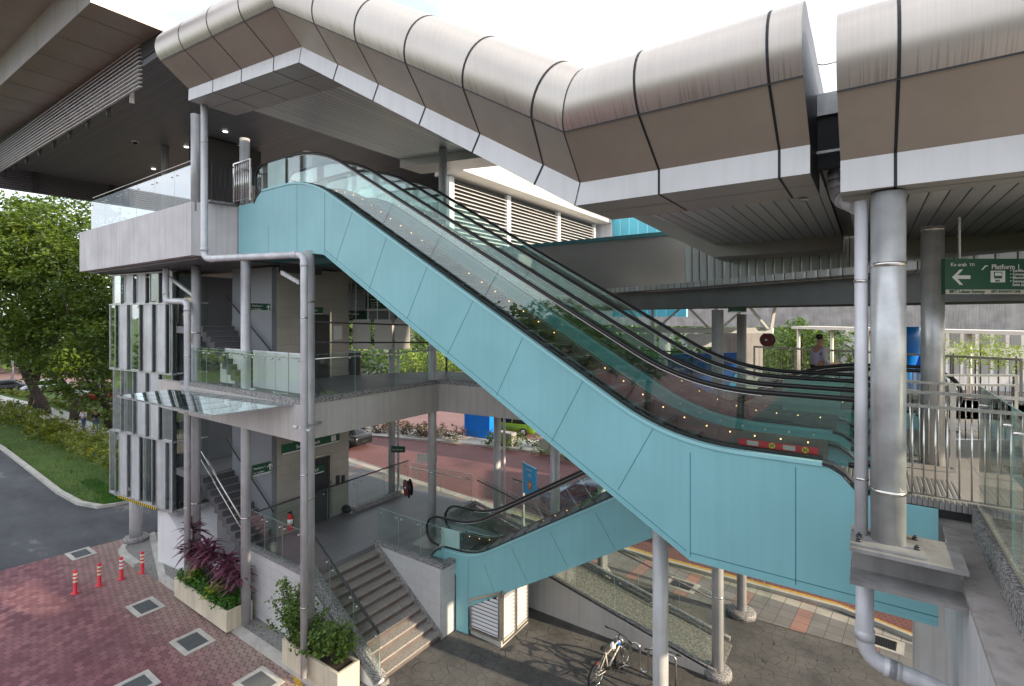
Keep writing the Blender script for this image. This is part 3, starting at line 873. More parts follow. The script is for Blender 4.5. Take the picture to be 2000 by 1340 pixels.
# stair railings (bars and rails inside the tower)
def bar_rail(x0, z0, x1, z1, y, h=1.0, n=10, name='stair_railing'):
    mb = MB()
    mb.tube([(x0, y, z0 + h), (x1, y, z1 + h)], 0.025, 8)
    mb.tube([(x0, y, z0 + 0.12), (x1, y, z1 + 0.12)], 0.015, 6)
    for i in range(n + 1):
        t = i / n; x = x0 + (x1 - x0) * t; z = z0 + (z1 - z0) * t
        mb.tube([(x, y, z + 0.1), (x, y, z + h)], 0.012 if i not in (0, n) else 0.022, 6)
    return mb.build(name, 'steel_paint', bld)
bar_rail(-18.5, PZ + 1.8, -15.6, PZ + 3.7, 9.25, n=14)
bar_rail(-19.85, MZ + 1.79, -18.3, MZ + 1.79, 10.65, n=12)
bar_rail(-19.85, MZ + 1.79, -19.85, MZ + 1.79, 8.0, n=1)
mb = MB()
for zz in (PZ, MZ):
    mb = MB(); mb.tube([(-18.3, 8.88, zz + 2.85), (-18.1, 8.86, zz + 2.7), (-15.3, 8.86, zz + 0.95)], 0.024, 8); mb.build('wall_handrail', 'dark_metal', bld)
mb = MB()
mb.tube([(-18.2, 7.98, PZ + 2.7), (-15.6, 7.98, PZ + 1.0)], 0.03, 8); mb.tube([(-18.2, 7.98, PZ + 2.4), (-15.6, 7.98, PZ + .7)], 0.02, 8)
mb.build('stair_side_rail', 'stainless', bld)
# slanted white wall under the glass tower, stair soffit side
wl = G(308, 1096, .12); wr = wl - SE * 2.0
mb = MB(); mb.prism([(wl.x, wl.y, 0.1), (wr.x + .6, wr.y + .07, 0.1), (wr.x, wr.y, 1.0), (wl.x + .45, wl.y + .05, 2.15), (wl.x, wl.y, 2.25)], (0.16, 1.6, 0)); mb.build('tower_plinth_wall', 'white_paint', bld)
# grey triangular end panel seen through the glass, and lift shaft box on the concourse
mb = MB(); mb.box(-25.0, -23.9, 10.5, 13.2, TZ, 16.9); mb.build('lift_shaft', 'wall_dark', bld)
mb = MB(); mb.box(-23.9, -23.88, 12.3, 12.9, TZ, 15.2); mb.build('lit_notice', 'sign_cream', bld)

# ---------------------------------------------------------------- steel columns
def column(x, y, z0, z1, r, label, base=None, bands=(), group=None, m='steel_paint'):
    t = thing('steel_column', (x, y, z0), label, 'column', group)
    mb = MB(); mb.cyl((x, y, z0), (x, y, z1), r, 28); mb.build('shaft', m, t)
    if base:
        mb = MB(); mb.lathe((x, y, z0), [(base, 0), (base, 0.13), (base * 0.9, 0.17), (r, 0.17)], 28); mb.build('base', 'granite', t)
    for zb in bands:
        mb = MB(); mb.lathe((x, y, zb), [(r, -0.02), (r + 0.006, -0.02), (r + 0.006, 0.02), (r, 0.02)], 28); mb.build('strap', 'stainless', t)
    return t
gcol = 'round steel columns of the station building'
a = Vp(383, 700, 7.72); column(a.x, a.y, 0.12, 10.68, .132, 'round grey column beside the glazed stair tower, with a small box on it', group=gcol, bands=(3.0, 8.5))
b_ = a
mb = MB(); mb.box(a.x - .12, a.x + .02, a.y - .2, a.y - .13, 8.2, 8.5); o = mb.build('junction_box', 'stainless', None, (a.x, a.y - .16, 8.2)); tag(o, 'small steel junction box on the column beside the glazed tower, middle deck', 'junction box', 'junction boxes on the column')
mb = MB(); mb.box(a.x - .12, a.x + .02, a.y - .2, a.y - .13, 2.3, 2.62); o = mb.build('junction_box', 'stainless', None, (a.x, a.y - .16, 2.3)); tag(o, 'small steel junction box low on the column above the purple plants', 'junction box', 'junction boxes on the column')
a = Vp(480, 700, 7.75); column(a.x, a.y, 0.12, 10.68, .132, 'round grey column in front of the inner staircase', group=gcol, bands=(3.2,))
a = Vp(604, 700, 7.6); column(a.x, a.y, 0.12, 10.68, .132, 'round grey column at the head of the front steps, behind the white drain pipe', group=gcol, bands=(4.5, 9.4))
column(-11.66, 12.15, PZ, 10.7, .135, 'round column at the inner corner of the middle deck with a blank white sign', group=gcol, bands=(4.0,))
p = cc(-.235 * 20.5, 20.5); column(p.x, p.y, 0, 10.7, .13, 'far round column with a small green sign and a red hose reel', group=gcol)
p = cc(-.029 * 19, 19); column(p.x, p.y, 0, 6, .135, 'round column left of the blue parking sign, with a thin pipe', base=.3, group=gcol)
p = cc(.0835 * 16, 16); column(p.x, p.y, 0, 6, .135, 'round column right of the blue parking sign, behind the lower escalator', base=.33, group=gcol)
p = cc(.175 * 18, 18); column(p.x, p.y, 0, 6, .135, 'round column behind the upper end of the lower escalator, beside the parked blue car', base=.3, group=gcol)
p = cc(2.61, 9.0); column(p.x, p.y, 0, 5.6, .135, 'warm lit round column directly under the kink of the big escalator', base=.32)
p = cc(.4015 * 12.9, 12.9); column(p.x, p.y, 0, 9.2, .14, 'round column with a pebble collar at the foot of the ramp', base=.34, bands=(2.0,))
p = cc(.4485 * 15.5, 15.5); column(p.x, p.y, 0, 9.1, .135, 'round column with a pebble collar on the paving beyond the ramp', base=.4, bands=(3.0,))
p = cc(-.7345 * 20.4, 20.4); column(p.x, p.y, 0.12, 2.3, .22, 'thick short column under the glazed stair tower', base=.42)
# thin pipes beside the ground columns
for (X, Y, z0, z1, lab) in ((-.015 * 19.2, 19.2, 0, 6, 'thin white pipe strapped beside the column left of the blue parking sign'),
                            (-.222 * 20.5, 20.5, 0, 10.7, 'thin pipe strapped beside the far column with the green sign'),
                            (.0905 * 16.1, 16.1, 0, 6, 'thin pipe strapped beside the column behind the lower escalator'),
                            (.1835 * 18.1, 18.1, 0, 6, 'thin pipe strapped beside the column near the blue car')):
    p = cc(X, Y); mb = MB(); mb.cyl((p.x, p.y, z0), (p.x, p.y, z1), .045, 12); tag(mb.build('drain_pipe', 'pipe_grey', None, (p.x, p.y, z0)), lab, 'pipe', 'thin drain pipes beside columns')
# canopy columns on the right
p = cc(.7345 * 5.0, 5.0); big = column(p.x, p.y, 6.86, 10.25, .142, 'thick glossy grey column standing on the steel bracket in the foreground', bands=(7.35, 9.55), m='galv')
BIG = p
p = cc(.8215 * 7.45, 7.45); column(p.x, p.y, 6.9, 10.35, .138, 'thick grey column behind the stainless railing, left of the green platform sign', m='galv', bands=(10.3,))
# concourse columns (upper level)
for px, dd, zt in ((478, 17.5, 15.1), (601, 18.6, 15.0), (323, 24, 17), (865, 17, 14.6)):
    q = Dp(px, 300, dd); column(q.x, q.y, TZ, zt, .16 if px != 865 else .14, {478: 'grey column behind the top landing railing of the escalator', 601: 'grey column behind the curved glass at the top of the escalator', 323: 'grey column behind the glass balustrade of the upper deck', 865: 'slim grey column left of the white louvred wall'}[px], group='columns of the upper concourse')
# plain column at the slab corner carrying the roof edge
q = Vp(382, 300, 6.75); column(q.x, q.y, 12.0, 14.75, .12, 'square edged grey post beside the big drain pipe at the deck corner')

# ---------------------------------------------------------------- downpipes
def elbow_path(P, r=0.22, n=6):
    out = [Vector(P[0])]
    for i in range(1, len(P) - 1):
        a, b, c = Vector(P[i - 1]), Vector(P[i]), Vector(P[i + 1])
        l = min(r, (a - b).length * .45, (c - b).length * .45)
        p0 = b + (a - b).normalized() * l; p1 = b + (c - b).normalized() * l
        for k in range(n + 1):
            t = k / n; out.append(p0 * (1 - t) ** 2 + b * 2 * t * (1 - t) + p1 * t * t)
    out.append(Vector(P[-1])); return out
def pipe(P, r, label, straps=(), mt='pipe_grey', group=None):
    org = Vector(P[-1]); t = thing('drain_pipe', org, label, 'pipe', group)
    mb = MB(); mb.tube(elbow_path(P), r, 18); mb.build('pipe_run', mt, t)
    for i in range(1, len(P) - 1):
        a, b, c = Vector(P[i - 1]), Vector(P[i]), Vector(P[i + 1])
        for q in (a, c):
            d = (q - b).normalized(); mb = MB(); mb.cyl(b + d * .2, b + d * .3, r * 1.1, 18); mb.build('socket', mt, t)
    for s in straps:
        mb = MB(); x, y, z = s; mb.lathe((x, y, z), [(r, -.012), (r + .008, -.012), (r + .008, .012), (r, .012)], 18); mb.build('strap', 'stainless', t)
    return t
A1 = Vp(399, 200, 6.38); A2 = Vp(399, 506, 6.38); A3 = Vp(594, 543, 7.28)
pipe([(A1.x, A1.y, 14.6), A2, (A3.x, A3.y, A2.z - .05 + .05), (A3.x, A3.y, 0.3)], .085, 'long white drain pipe running along under the upper deck, then down beside the steps', straps=((A1.x, A1.y, 13.6), (A3.x, A3.y, 9.0), (A3.x, A3.y, 5.2), (A3.x, A3.y, 2.0)))
B1 = Dp(324, 560, 17.1); B2 = Dp(324, 590, 17.1); B3 = Dp(366, 592, 16.2)
pipe([(B1.x, B1.y, 10.7), (B2.x, B2.y, 9.55), (B3.x, B3.y, 9.5), (B3.x, B3.y, 0.3)], .095, 'pale drain pipe with a double bend on the corner of the glazed tower', straps=((B3.x, B3.y, 7.8), (B3.x, B3.y, 3.0)))
q = Vp(596, 823, 7.2); pipe([(-11.45, 7.9, 6.35), (-11.35, 7.22, 6.33), (A3.x + .02, A3.y, 6.3), (A3.x, A3.y, 6.25)], .035, 'short stub pipe joining the long drain pipe to the beige deck edge')
q = Dp(1682, 600, 5.15)
pipe([(q.x, q.y, 10.2), (q.x, q.y, 6.85)], .058, 'white rain pipe strapped beside the thick foreground column', straps=((q.x, q.y, 7.42), (q.x, q.y, 9.4)))
g0, g1_, g2, g3 = Dp(1565, 297, 6.5), Dp(1618, 297, 6.15), Dp(1634, 318, 6.1), Dp(1634, 420, 6.1)
g3, g4 = Dp(1634, 385, 6.1), Dp(1676, 405, 5.45)
pipe([g0, g1_, (g3.x, g3.y, g2.z), g3, g4], .085, 'pale pipe elbow showing in the gap between the two canopies')
q1 = Dp(1689, 1180, 5.25); q2 = Dp(1689, 1285, 5.25); q3 = Dp(1800, 1330, 5.0); q4 = Dp(1990, 1420, 4.6)
pipe([(q1.x, q1.y, 6.4), q2, q3, q4], .08, 'fat pale pipe that drops below the bracket and bends into the white wall', straps=())
# braces under the upper deck
for (a, b, lab) in (((322, 540), (378, 582), 'steel brace under the upper deck beside the glazed tower'), ((548, 536), (583, 556), 'steel brace under the upper deck beside the long drain pipe')):
    A_ = Vp(a[0], a[1], 7.5); B_ = Vp(b[0], b[1], 7.62)
    mb = MB(); mb.ribbon([A_, B_], (0, .08, 0), (0, 0, .1)); tag(mb.build('steel_brace', 'steel_paint', None, B_), lab, 'brace', 'braces under the upper deck')
# ================================================================ ESCALATORS
def escalator(label, O, S, T, zl, zh, s_lo, s_hi, ends, bot, cl_lo, cl_hi, W=1.35, group='escalators', seams=(), rail_h=0.82, led=True):
    """local s runs up the slope, t across; zl/zh = floor levels at the two landings"""
    O = Vector(O); S = Vector(S); T = Vector(T)
    fr = lambda s, t, z: (O.x + S.x * s + T.x * t, O.y + S.y * s + T.y * t, z)
    root = thing('escalator', fr(s_lo, W / 2, 0), label, 'escalator', group)
    D = 0.27
    deck = arc_path([(ends[0], zl + D), (s_lo, zl + D), (s_hi, zh + D), (ends[1], zh + D)], 1.1)
    rail = arc_path([(ends[0] - .3, zl + D + rail_h), (s_lo - .22, zl + D + rail_h), (s_hi - .1, zh + D + rail_h), (ends[1] + .3, zh + D + rail_h)], 1.5, 12)
    # cladding side panels
    top = [(cl_lo, zl - .05), (ends[0] - .38, zl - .05), (ends[0] - .2, zl + D * .6)] + deck + [(ends[1] + .28, zh + D * .4), (ends[1] + .5, zh), (cl_hi, zh)]
    outline = top + [(s, z) for s, z in reversed(bot)]
    mat_ = ['teal_panel', 'black_seal', 'teal_trim']
    for side in (0, 1):
        mb = MB(); t0 = 0.0 if side == 0 else W - .05
        mb.prism([fr(s, t0, z) for s, z in outline], tuple(T * .05))
        cl = mb.build('side_cladding', 'teal_panel', root)
        mb = MB()
        tt = -0.003 if side == 0 else W - .002
        for a, b in seams:
            A = Vector(fr(a[0], tt, a[1])); B = Vector(fr(b[0], tt, b[1])); d = (B - A).normalized(); nrm = d.cross(T).normalized() * .005
            mb = MB(); mb.prism([A - nrm, A + nrm, B + nrm, B - nrm], tuple(T * .005)); mb.build('panel_joint', 'teal_dark', cl)
        # trim along the top edge
        mb = MB(); mb.ribbon([fr(s, -.025 if side == 0 else W - .075, z - .03) for s, z in deck], tuple(T * .10), (0, 0, .05)); mb.build('edge_trim', 'teal_trim', cl)
        mb = MB(); mb.ribbon([fr(s, (.08 if side == 0 else W - .16), z - .03) for s, z in deck], tuple(T * .08), (0, 0, .075)); mb.build('deck_cover', 'black_seal', root)
        mb = MB(); mb.ribbon([fr(s, -.012 if side == 0 else W - .06, z) for s, z in bot], tuple(T * .07), (0, 0, .05)); mb.build('lower_trim', 'teal_panel', cl)
        # curved end of the deck
        for e, sg, zf in ((ends[0], -1, zl), (ends[1], 1, zh)):
            pth = [(e, zf + D), (e + sg * .12, zf + D - .02), (e + sg * .25, zf + D * .6), (e + sg * .42, zf - .02)]
            mb = MB(); mb.ribbon([fr(s, (-.02 if side == 0 else W - .16), z - .02) for s, z in pth], tuple(T * .18), (0, 0, .04)); mb.build('deck_end_cover', 'dark_metal', root)
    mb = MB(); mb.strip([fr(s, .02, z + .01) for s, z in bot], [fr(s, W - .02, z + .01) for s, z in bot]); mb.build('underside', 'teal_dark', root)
    # skirts, rails, glass
    for side in (0, 1):
        tg = .2 if side == 0 else W - .2
        sk = .24 if side == 0 else W - .27
        step_path = arc_path([(ends[0] + .2, zl), (s_lo + .15, zl), (s_hi + .15, zh), (ends[1] - .2, zh)], .9)
        mb = MB()
        dk = resample(deck, ends[0], ends[1]); 
        up_s = .08 if side else 0.0; mb.prism([fr(s, sk, z + up_s) for s, z in dk] + [fr(s, sk, z - .34) for s, z in reversed(dk)], tuple(T * .03)); mb.build('skirt', 'stainless' if not led else 'skirt_metal', root)
        # glass panels
        brk = [ends[0]]; s = ends[0] + 1.3
        while s < ends[1] - .6: brk.append(s); s += 1.45
        brk.append(ends[1])
        def topshift(s): return -0.45 if s_lo + .4 < s < s_hi + .2 else 0.0
        for i in range(len(brk) - 1):
            a, b = brk[i] + .006, brk[i + 1] - .006
            bt = resample(deck, a, b); tp = resample(rail, a + topshift(a), b + topshift(b))
            pts = [(s, z + .03) for s, z in bt] 
            up_ = [(s, z - .02) for s, z in reversed(tp)]
            if i == 0:
                up_ = up_[:-1] + newel(ends[0], zl + D + rail_h - .02, -1, .40)
            if i == len(brk) - 2:
                up_ = list(reversed(newel(ends[1], zh + D + rail_h - .02, 1, .40))) + up_[1:]
            mb = MB(); mb.prism([fr(s, tg, z) for s, z in pts + up_], tuple(T * .012)); mb.build('glass_panel', 'glass_esc', root)
        hp = [p for p in rail if ends[0] < p[0] < ends[1]]
        lo = newel(ends[0], zl + D + rail_h, -1, .42); hi = newel(ends[1], zh + D + rail_h, 1, .42)
        path = list(reversed(lo)) + hp + hi
        mb = MB(); mb.tube([fr(s, tg + .006, z) for s, z in path], .036, 10); mb.build('handrail', 'black_rubber', root)
        mb = MB(); mb.tube([fr(s, tg + .006, z - .045) for s, z in path if ends[0] < s < ends[1]], .012, 6); mb.build('rail_guide', 'stainless', root)
        if led:
            proto = None; s = ends[0] + .25
            nl = 0
            while s < ends[1] - .2:
                z = resample(deck, s, s + .001)[0][1] + (.015 if side else -.06)
                tl = sk + (.033 if side == 0 else -.004)
                if proto is None:
                    mb = MB(); c = fr(s, tl, z); mb.sphere(c, .011, 6, 4); proto = mb.build('skirt_light', 'led', root); p0 = Vector(c)
                else:
                    c = Vector(fr(s, tl, z)); q = proto.copy(); COL.objects.link(q); q.parent = root; q.location = c - p0
                s += .36; nl += 1
                if nl > 44: break
    # steps
    fl = arc_path([(ends[0] - 1, zl), (s_lo - .40, zl), (s_hi - .40, zh), (ends[1] + 1, zh)], .7)
    s = ends[0] + .55; proto = None
    while s < ends[1] - .6:
        z = resample(fl, s + .2, s + .201)[0][1]
        c = Vector(fr(s, .28, z))
        if proto is None:
            mb = MB(); mb.box(s, s + .395, .28, W - .28, z - .03, z, fr); mb.cur = 1
            mb.box(s + .02, s + .06, .285, W - .285, z - .30, z - .031, fr); mb.cur = 2; mb.box(s - .001, s + .03, .285, W - .285, z - .012, z + .002, fr)
            proto = mb.build('step', ['step_metal', 'step_riser', 'yellow' if not led else 'step_riser'], root); p0 = c
        else:
            q = proto.copy(); COL.objects.link(q); q.parent = root; q.location = c - p0
        s += .4
    for e, sg, zf in ((ends[0], -1, zl), (ends[1], 1, zh)):
        a, b = sorted((e + sg * -.55, e + sg * 1.4)); mb = MB(); mb.box(a, b, .27, W - .27, zf - .05, zf + .01, fr); mb.build('landing_plate', 'comb_plate', root)
    return root, fr
def newel(e, ztop, sg, r):
    out = []
    for k in range(15):
        a = math.pi * k / 14 * 1.02
        out.append((e + sg * (0.30 + math.sin(a) * r), ztop - r + math.cos(a) * r))
    return out
mat('entry_film', (0.42, 0.60, 0.58), 0.35)
mat('skirt_metal', (0.20, 0.185, 0.165), 0.38, 0.65, 0.1, 2.0)
mat('step_metal', (0.12, 0.12, 0.125), 0.45, 0.6, 0.25, 6.0)
mat('step_riser', (0.03, 0.03, 0.03), 0.5, 0.4, 0.2, 9.0)
plank_mat('comb_plate', (0.36, 0.35, 0.34), 0.05, 'x', 0.4, 0.6)

bot1 = [(-.64, 5.49), (2.15, 5.49), (10.9, 10.54), (12.04, 10.69), (14.96, 10.69)]
# joints read off the cladding: vertical on the flats, square to the slope on the incline
def seam_px(a, b):
    A = Vp(a[0], a[1], 7.6); B = Vp(b[0], b[1], 7.6); return ((-A.x, A.z), (-B.x, B.z))
seams1 = [seam_px(*q) for q in (((1348, 884), (1348, 1092)), ((1554, 912), (1554, 1144)), ((1244, 848), (1136, 970)) if False else ((1275, 838), (1207, 957)), ((1138, 745), (1076, 865)), ((1021, 660), (970, 772)), ((924, 588), (874, 692)), ((834, 522), (795, 623)), ((755, 464), (721, 566)), ((688, 414), (656, 512)), ((634, 366), (634, 496)), ((580, 357), (580, 490)), ((524, 440), (524, 498)))]
seams1 += [((2.15, 5.6), (-.64, 5.6)), ((2.2, 5.61), (10.88, 10.66))]
E1, fr1 = escalator('nearer upper escalator with turquoise side, glass balustrades and orange skirt lights', (0, 7.6, 0), (-1, 0, 0), (0, 1, 0), 6.9, 12.23, 2.44, 11.55, (.5, 13.7), bot1, -.64, 14.96, 1.36, seams=seams1)
E2, fr2 = escalator('farther upper escalator, parallel behind the nearer one', (0, 9.78, 0), (-1, 0, 0), (0, 1, 0), 6.9, 12.23, 2.44, 11.55, (.5, 13.7), bot1, -.64, 14.96, 1.45)
# lower escalator, turned 6.5 degrees
S3 = (-SE.x, -SE.y, 0); T3 = (-.113, .9937, 0)
O3 = (-9.78, 11.17, 0)
bot3 = [(-.7, 1.6), (0.0, 1.6), (0.0, 0.0), (.42, 0.0), (.42, .78), (9.3, 5.98), (11.15, 5.98)]
seams3 = [((.42, 2.15), (.42, .8)), ((1.3, 1.35), (.95, 2.1)), ((2.3, 1.95), (1.82, 2.75)), ((3.45, 2.62), (2.95, 3.45)), ((4.7, 3.35), (4.2, 4.15))]
E3, fr3 = escalator('lower turquoise escalator rising from the granite platform', O3, S3, T3, 1.95, 6.9, .62, 9.08, (-.5, 10.55), bot3, -.7, 11.15, 1.36, seams=seams3, led=True)
for (E_, f_, s0, s1, t_, z0, z1) in ((E1, fr1, 12.85, 13.7, .16, 12.58, 13.28), (E2, fr2, .45, 1.4, 1.40, 7.18, 7.82), (E3, fr3, -.62, .02, .14, 2.08, 2.78)):
    mb = MB(); mb.box(s0, s1, t_, t_ + .02, z0, z1, f_); mb.build('entry_panel', 'entry_film', E_)
# red warning strip on the inner skirt of the near escalator
A = (fr1(.95, 1.05, 7.06)); 
wr = thing('warning_strip', fr1(1.0, 1.06, 7.0), 'red strip with yellow round warning stickers on the near escalator skirt', 'sticker strip')
mb = MB(); mb.box(.62, 1.7, 1.03, 1.04, 7.03, 7.13, fr1); mb.build('strip', 'red_plastic', wr)
for i, s in enumerate((.78, 1.22)):
    c = fr1(s, 1.027, 7.08); mb = MB(); mb.cyl(c, (c[0], c[1] - .004, c[2]), .045, 16); st = mb.build('round_sticker', 'yellow', wr)
    mb = MB()
    if i == 0: mb.box(s - .03, s + .03, 1.020, 1.0225, 7.07, 7.085, lambda a, b, c_: (fr1(a, b, c_ + (a - s) * .8)))
    for k in ((-1, 1) if i == 0 else (1, -1)):
        mb.box(s - .03, s + .03, 1.020 - (.001 if k > 0 else 0), 1.0225, 7.074, 7.086, lambda a, b, c_, k=k: (fr1(a, b, c_ + k * (a - s) * .8)))
        if i == 0: break
    mb.build('symbol', 'black_seal', st)
for s in (1.0, 1.5):
    mb = MB(); mb.box(s - .09, s + .07, 1.024, 1.027, 7.045, 7.115, fr1); mb.build('printed_notice', 'sign_cream', wr)
# louvred plant box below the lower escalator
lb = thing('louvre_cabinet', fr3(.45, .05, 0), 'white louvred plant cabinet tucked below the lower escalator', 'cabinet')
def louvre_face(P0, P1, zb, zt0, zt1, pitch=.11, parent=None, name='louvre_panel'):
    """blades between two plan points under a sloping head"""
    P0, P1 = Vector(P0), Vector(P1); d = P1 - P0; nr = Vector((d.y, -d.x, 0)).normalized()
    mb = MB(); z = zb + .08
    while z < max(zt0, zt1) - .06:
        t0, t1 = 0.03, 0.97
        if z > zt0 - .06 and zt1 > zt0: t0 = max(t0, (z + .06 - zt0) / (zt1 - zt0))
        if z > zt1 - .06 and zt0 > zt1: t1 = min(t1, 1 - (z + .06 - zt1) / (zt0 - zt1))
        if t1 > t0 + .02:
            a = P0 + d * t0; b = P0 + d * t1
            mb.prism([(a.x, a.y, z), (a.x + nr.x * .04, a.y + nr.y * .04, z - .045), (a.x + nr.x * .04, a.y + nr.y * .04, z - .062), (a.x, a.y, z - .017)], (b.x - a.x, b.y - a.y, 0))
        z += pitch
    pn = mb.build(name, 'louvre_white', parent)
    mb = MB(); w = .06
    def post(p): mb.prism([(p.x, p.y, zb), (p.x + d.normalized().x * w, p.y + d.normalized().y * w, zb), (p.x + d.normalized().x * w + nr.x * .06, p.y + d.normalized().y * w + nr.y * .06, zb), (p.x + nr.x * .06, p.y + nr.y * .06, zb)], (0, 0, (zt0 if p == P0 else zt1) - zb))
    post(P0); Pe = P1 - d.normalized() * w; 
    mb.prism([(Pe.x, Pe.y, zb), (P1.x, P1.y, zb), (P1.x + nr.x * .06, P1.y + nr.y * .06, zb), (Pe.x + nr.x * .06, Pe.y + nr.y * .06, zb)], (0, 0, zt1 - zb))
    mb.prism([(P0.x, P0.y, zb), (P1.x, P1.y, zb), (P1.x + nr.x * .065, P1.y + nr.y * .065, zb), (P0.x + nr.x * .065, P0.y + nr.y * .065, zb)], (0, 0, .06))
    hd = [(P0.x, P0.y, zt0), (P1.x, P1.y, zt1), (P1.x, P1.y, zt1 + .06), (P0.x, P0.y, zt0 + .06)]
    mb.prism(hd, tuple(nr * .065))
    mb.build('frame', 'stainless', pn)
    mb = MB(); mb.prism([(P0.x, P0.y, zb), (P1.x, P1.y, zb), (P1.x, P1.y, zt1), (P0.x, P0.y, zt0)], tuple(nr * -.02)); mb.build('backing', 'black_seal', pn)
La, Lb, Lc, Ld = Vector(fr3(.46, .06, 0)), Vector(fr3(1.5, -.02, 0)), Vector(fr3(1.58, .62, 0)), Vector(fr3(1.62, 1.3, 0))
louvre_face(La, Lb, .15, .95, 1.45, parent=lb)
louvre_face(Lb, Lc, .06, 1.47, 1.47, parent=lb, name='louvre_door')
louvre_face(Lc, Ld, .06, 1.47, 1.47, parent=lb, name='louvre_door')
mb = MB(); mb.slab([tuple(La[:2]), (Lb.x + .05, Lb.y - .05), (Ld.x + .05, Ld.y), tuple(fr3(.46, 1.3, 0)[:2])], 0.0, .15); mb.build('plinth', 'kerb', lb)

# ================================================================ ESCALATOR CANOPY (swept roof with tube edge)
def canopy(name, label, stations, ref, hf, ledge, far, joints, parent_cat='canopy', vf=6.0, tube_from=0, sheen=True, topcol='fascia_light'):
    st = [Vector((a, 0, b)) for a, b in stations]
    dirs = [(st[i + 1] - st[i]).normalized() for i in range(len(st) - 1)]
    nrm = []
    for i in range(len(st)):
        if i == 0: d = dirs[0]; k = 1
        elif i == len(st) - 1: d = dirs[-1]; k = 1
        else:
            d = (dirs[i - 1] + dirs[i]).normalized(); k = 1 / max(.3, d.dot(dirs[i]))
        n_ = Vector((d.z, 0, -d.x)) * k
        if n_.z < 0: n_ = -n_
        nrm.append(n_)
    def P(i, v, h):
        return (st[i].x + nrm[i].x * h, v, st[i].z + nrm[i].z * h)
    def Pm(u, v, h, i):
        """point at x=u on segment i"""
        t = (u - st[i].x) / (st[i + 1].x - st[i].x); q = st[i] + (st[i + 1] - st[i]) * t; n_ = Vector((dirs[i].z, 0, -dirs[i].x)); n_ = n_ if n_.z > 0 else -n_
        return (q.x + n_.x * h, v, q.z + n_.z * h)
    root = thing(name, (st[0].x, vf, st[0].z), label, 'canopy')
    N = len(st)
    arc = [(vf - .32 + .467 * math.cos(a), .78 + .467 * math.sin(a)) for a in [R(225 - 9.5 * k) for k in range(17)]]
    arc = [(vf - .65, .45)] + arc[1:]
    def sweep(prof, mt, nm, smooth=False):
        mb = MB(); mb.smooth = smooth
        for i in range(N - 1):
            k = len(mb.v)
            mb.v += [P(i, v, h) for v, h in prof] + [P(i + 1, v, h) for v, h in prof]; n_ = len(prof)
            for j in range(n_ - 1): mb.face((k + j, k + j + 1, k + n_ + j + 1, k + n_ + j))
        return mb.build(nm, mt, root)
    sweep(arc, 'tube_metal', 'edge_tube', True)
    sweep([(vf, 0), (vf - .65, .45)], 'soffit_bronze', 'sloping_soffit')
    sweep([(vf, -hf), (vf, 0)], 'fascia_light', 'fascia')
    sweep([(vf + ledge, -hf), (vf, -hf)], 'ledge_grey', 'ledge')
    sweep([(vf + ledge, 0), (vf + ledge, -hf)], 'ledge_grey', 'inner_face')
    sweep([(far, 0), (vf + ledge, 0)], 'plank_ceiling', 'plank_ceiling')
    sweep([(far, -hf), (far, 0)], 'ledge_grey', 'far_inner_face')
    sweep([(far + 1.1, -hf), (far, -hf)], 'ledge_grey', 'far_ledge')
    sweep([arc[-1], (far + 1.1, 1.15), (far + 1.1, -hf)], 'fascia_light', 'roof_sheet')
    # end caps; dark colour stands in for shadow in the recessed ends
    for i in (0, N - 1):
        mb = MB(); pr = [(vf, -hf), (vf, 0)] + arc + [(far + 1.1, 1.15), (far + 1.1, -hf), (far, -hf), (far, 0), (vf + ledge, 0), (vf + ledge, -hf)]
        mb.poly([P(i, v, h) for v, h in pr]); mb.build('shadow_end_plate', 'dark_metal', root)
    # dark joints
    mb = MB(); e = .004
    pr = [(vf + ledge * .95, -hf - e), (vf - e, -hf - e), (vf - e, 0), (vf - .65 - e, .45 - e)] + [(v + (v - (vf - .32)) * .01, h + (h - .78) * .01) for v, h in arc[1:]]
    for u, i in joints:
        for a in range(len(pr) - 1):
            w = .013
            q = [Pm(u - w, pr[a][0], pr[a][1], i), Pm(u + w, pr[a][0], pr[a][1], i), Pm(u + w, pr[a + 1][0], pr[a + 1][1], i), Pm(u - w, pr[a + 1][0], pr[a + 1][1], i)]
            mb.poly(q)
    for i in range(N - 1):
        for (v, h, dv, dh) in ((vf - .65, .45, -.006, .03), ):
            mb.poly([P(i, v - .004, h - .012), P(i + 1, v - .004, h - .012), P(i + 1, v - .006, h + .018), P(i, v - .006, h + .018)])
        mb.poly([P(i, vf + ledge * .45, -hf - .003), P(i + 1, vf + ledge * .45, -hf - .003), P(i + 1, vf + ledge * .45 + .012, -hf - .003), P(i, vf + ledge * .45 + .012, -hf - .003)])
    for i in range(1, N - 1):
        for a in range(len(pr) - 1):
            p0 = Vector(P(i, *pr[a])); p1 = Vector(P(i, *pr[a + 1])); w = Vector((.006, 0, 0)); off = Vector((0, -.002, -.001))
            mb.poly([p0 - w + off, p0 + w + off, p1 + w + off, p1 - w + off])
    mb.build('dark_joints', 'black_seal', root)
    return root
js = [Vp(1522, 292, 6.0).x, Vp(1287, 332, 6.0).x]
ji = [Vp(x, y, 6.0).x for x, y in ((1061, 323), (937, 261), (831, 210), (739, 165), (660, 126))]
jt = [Vp(x, y, 6.0).x for x, y in ((535, 105), (472, 133), (416, 156))]
canopy('escalator_canopy', 'folded metal canopy with a rounded silver edge over the escalators', [(-.5, 10.79), (-3.11, 10.79), (-9.35, 14.45), (-14.3, 14.86)], None, .29, 1.2, 13.2,
       [(u, 0) for u in js] + [(u, 1) for u in ji] + [(u, 2) for u in jt])
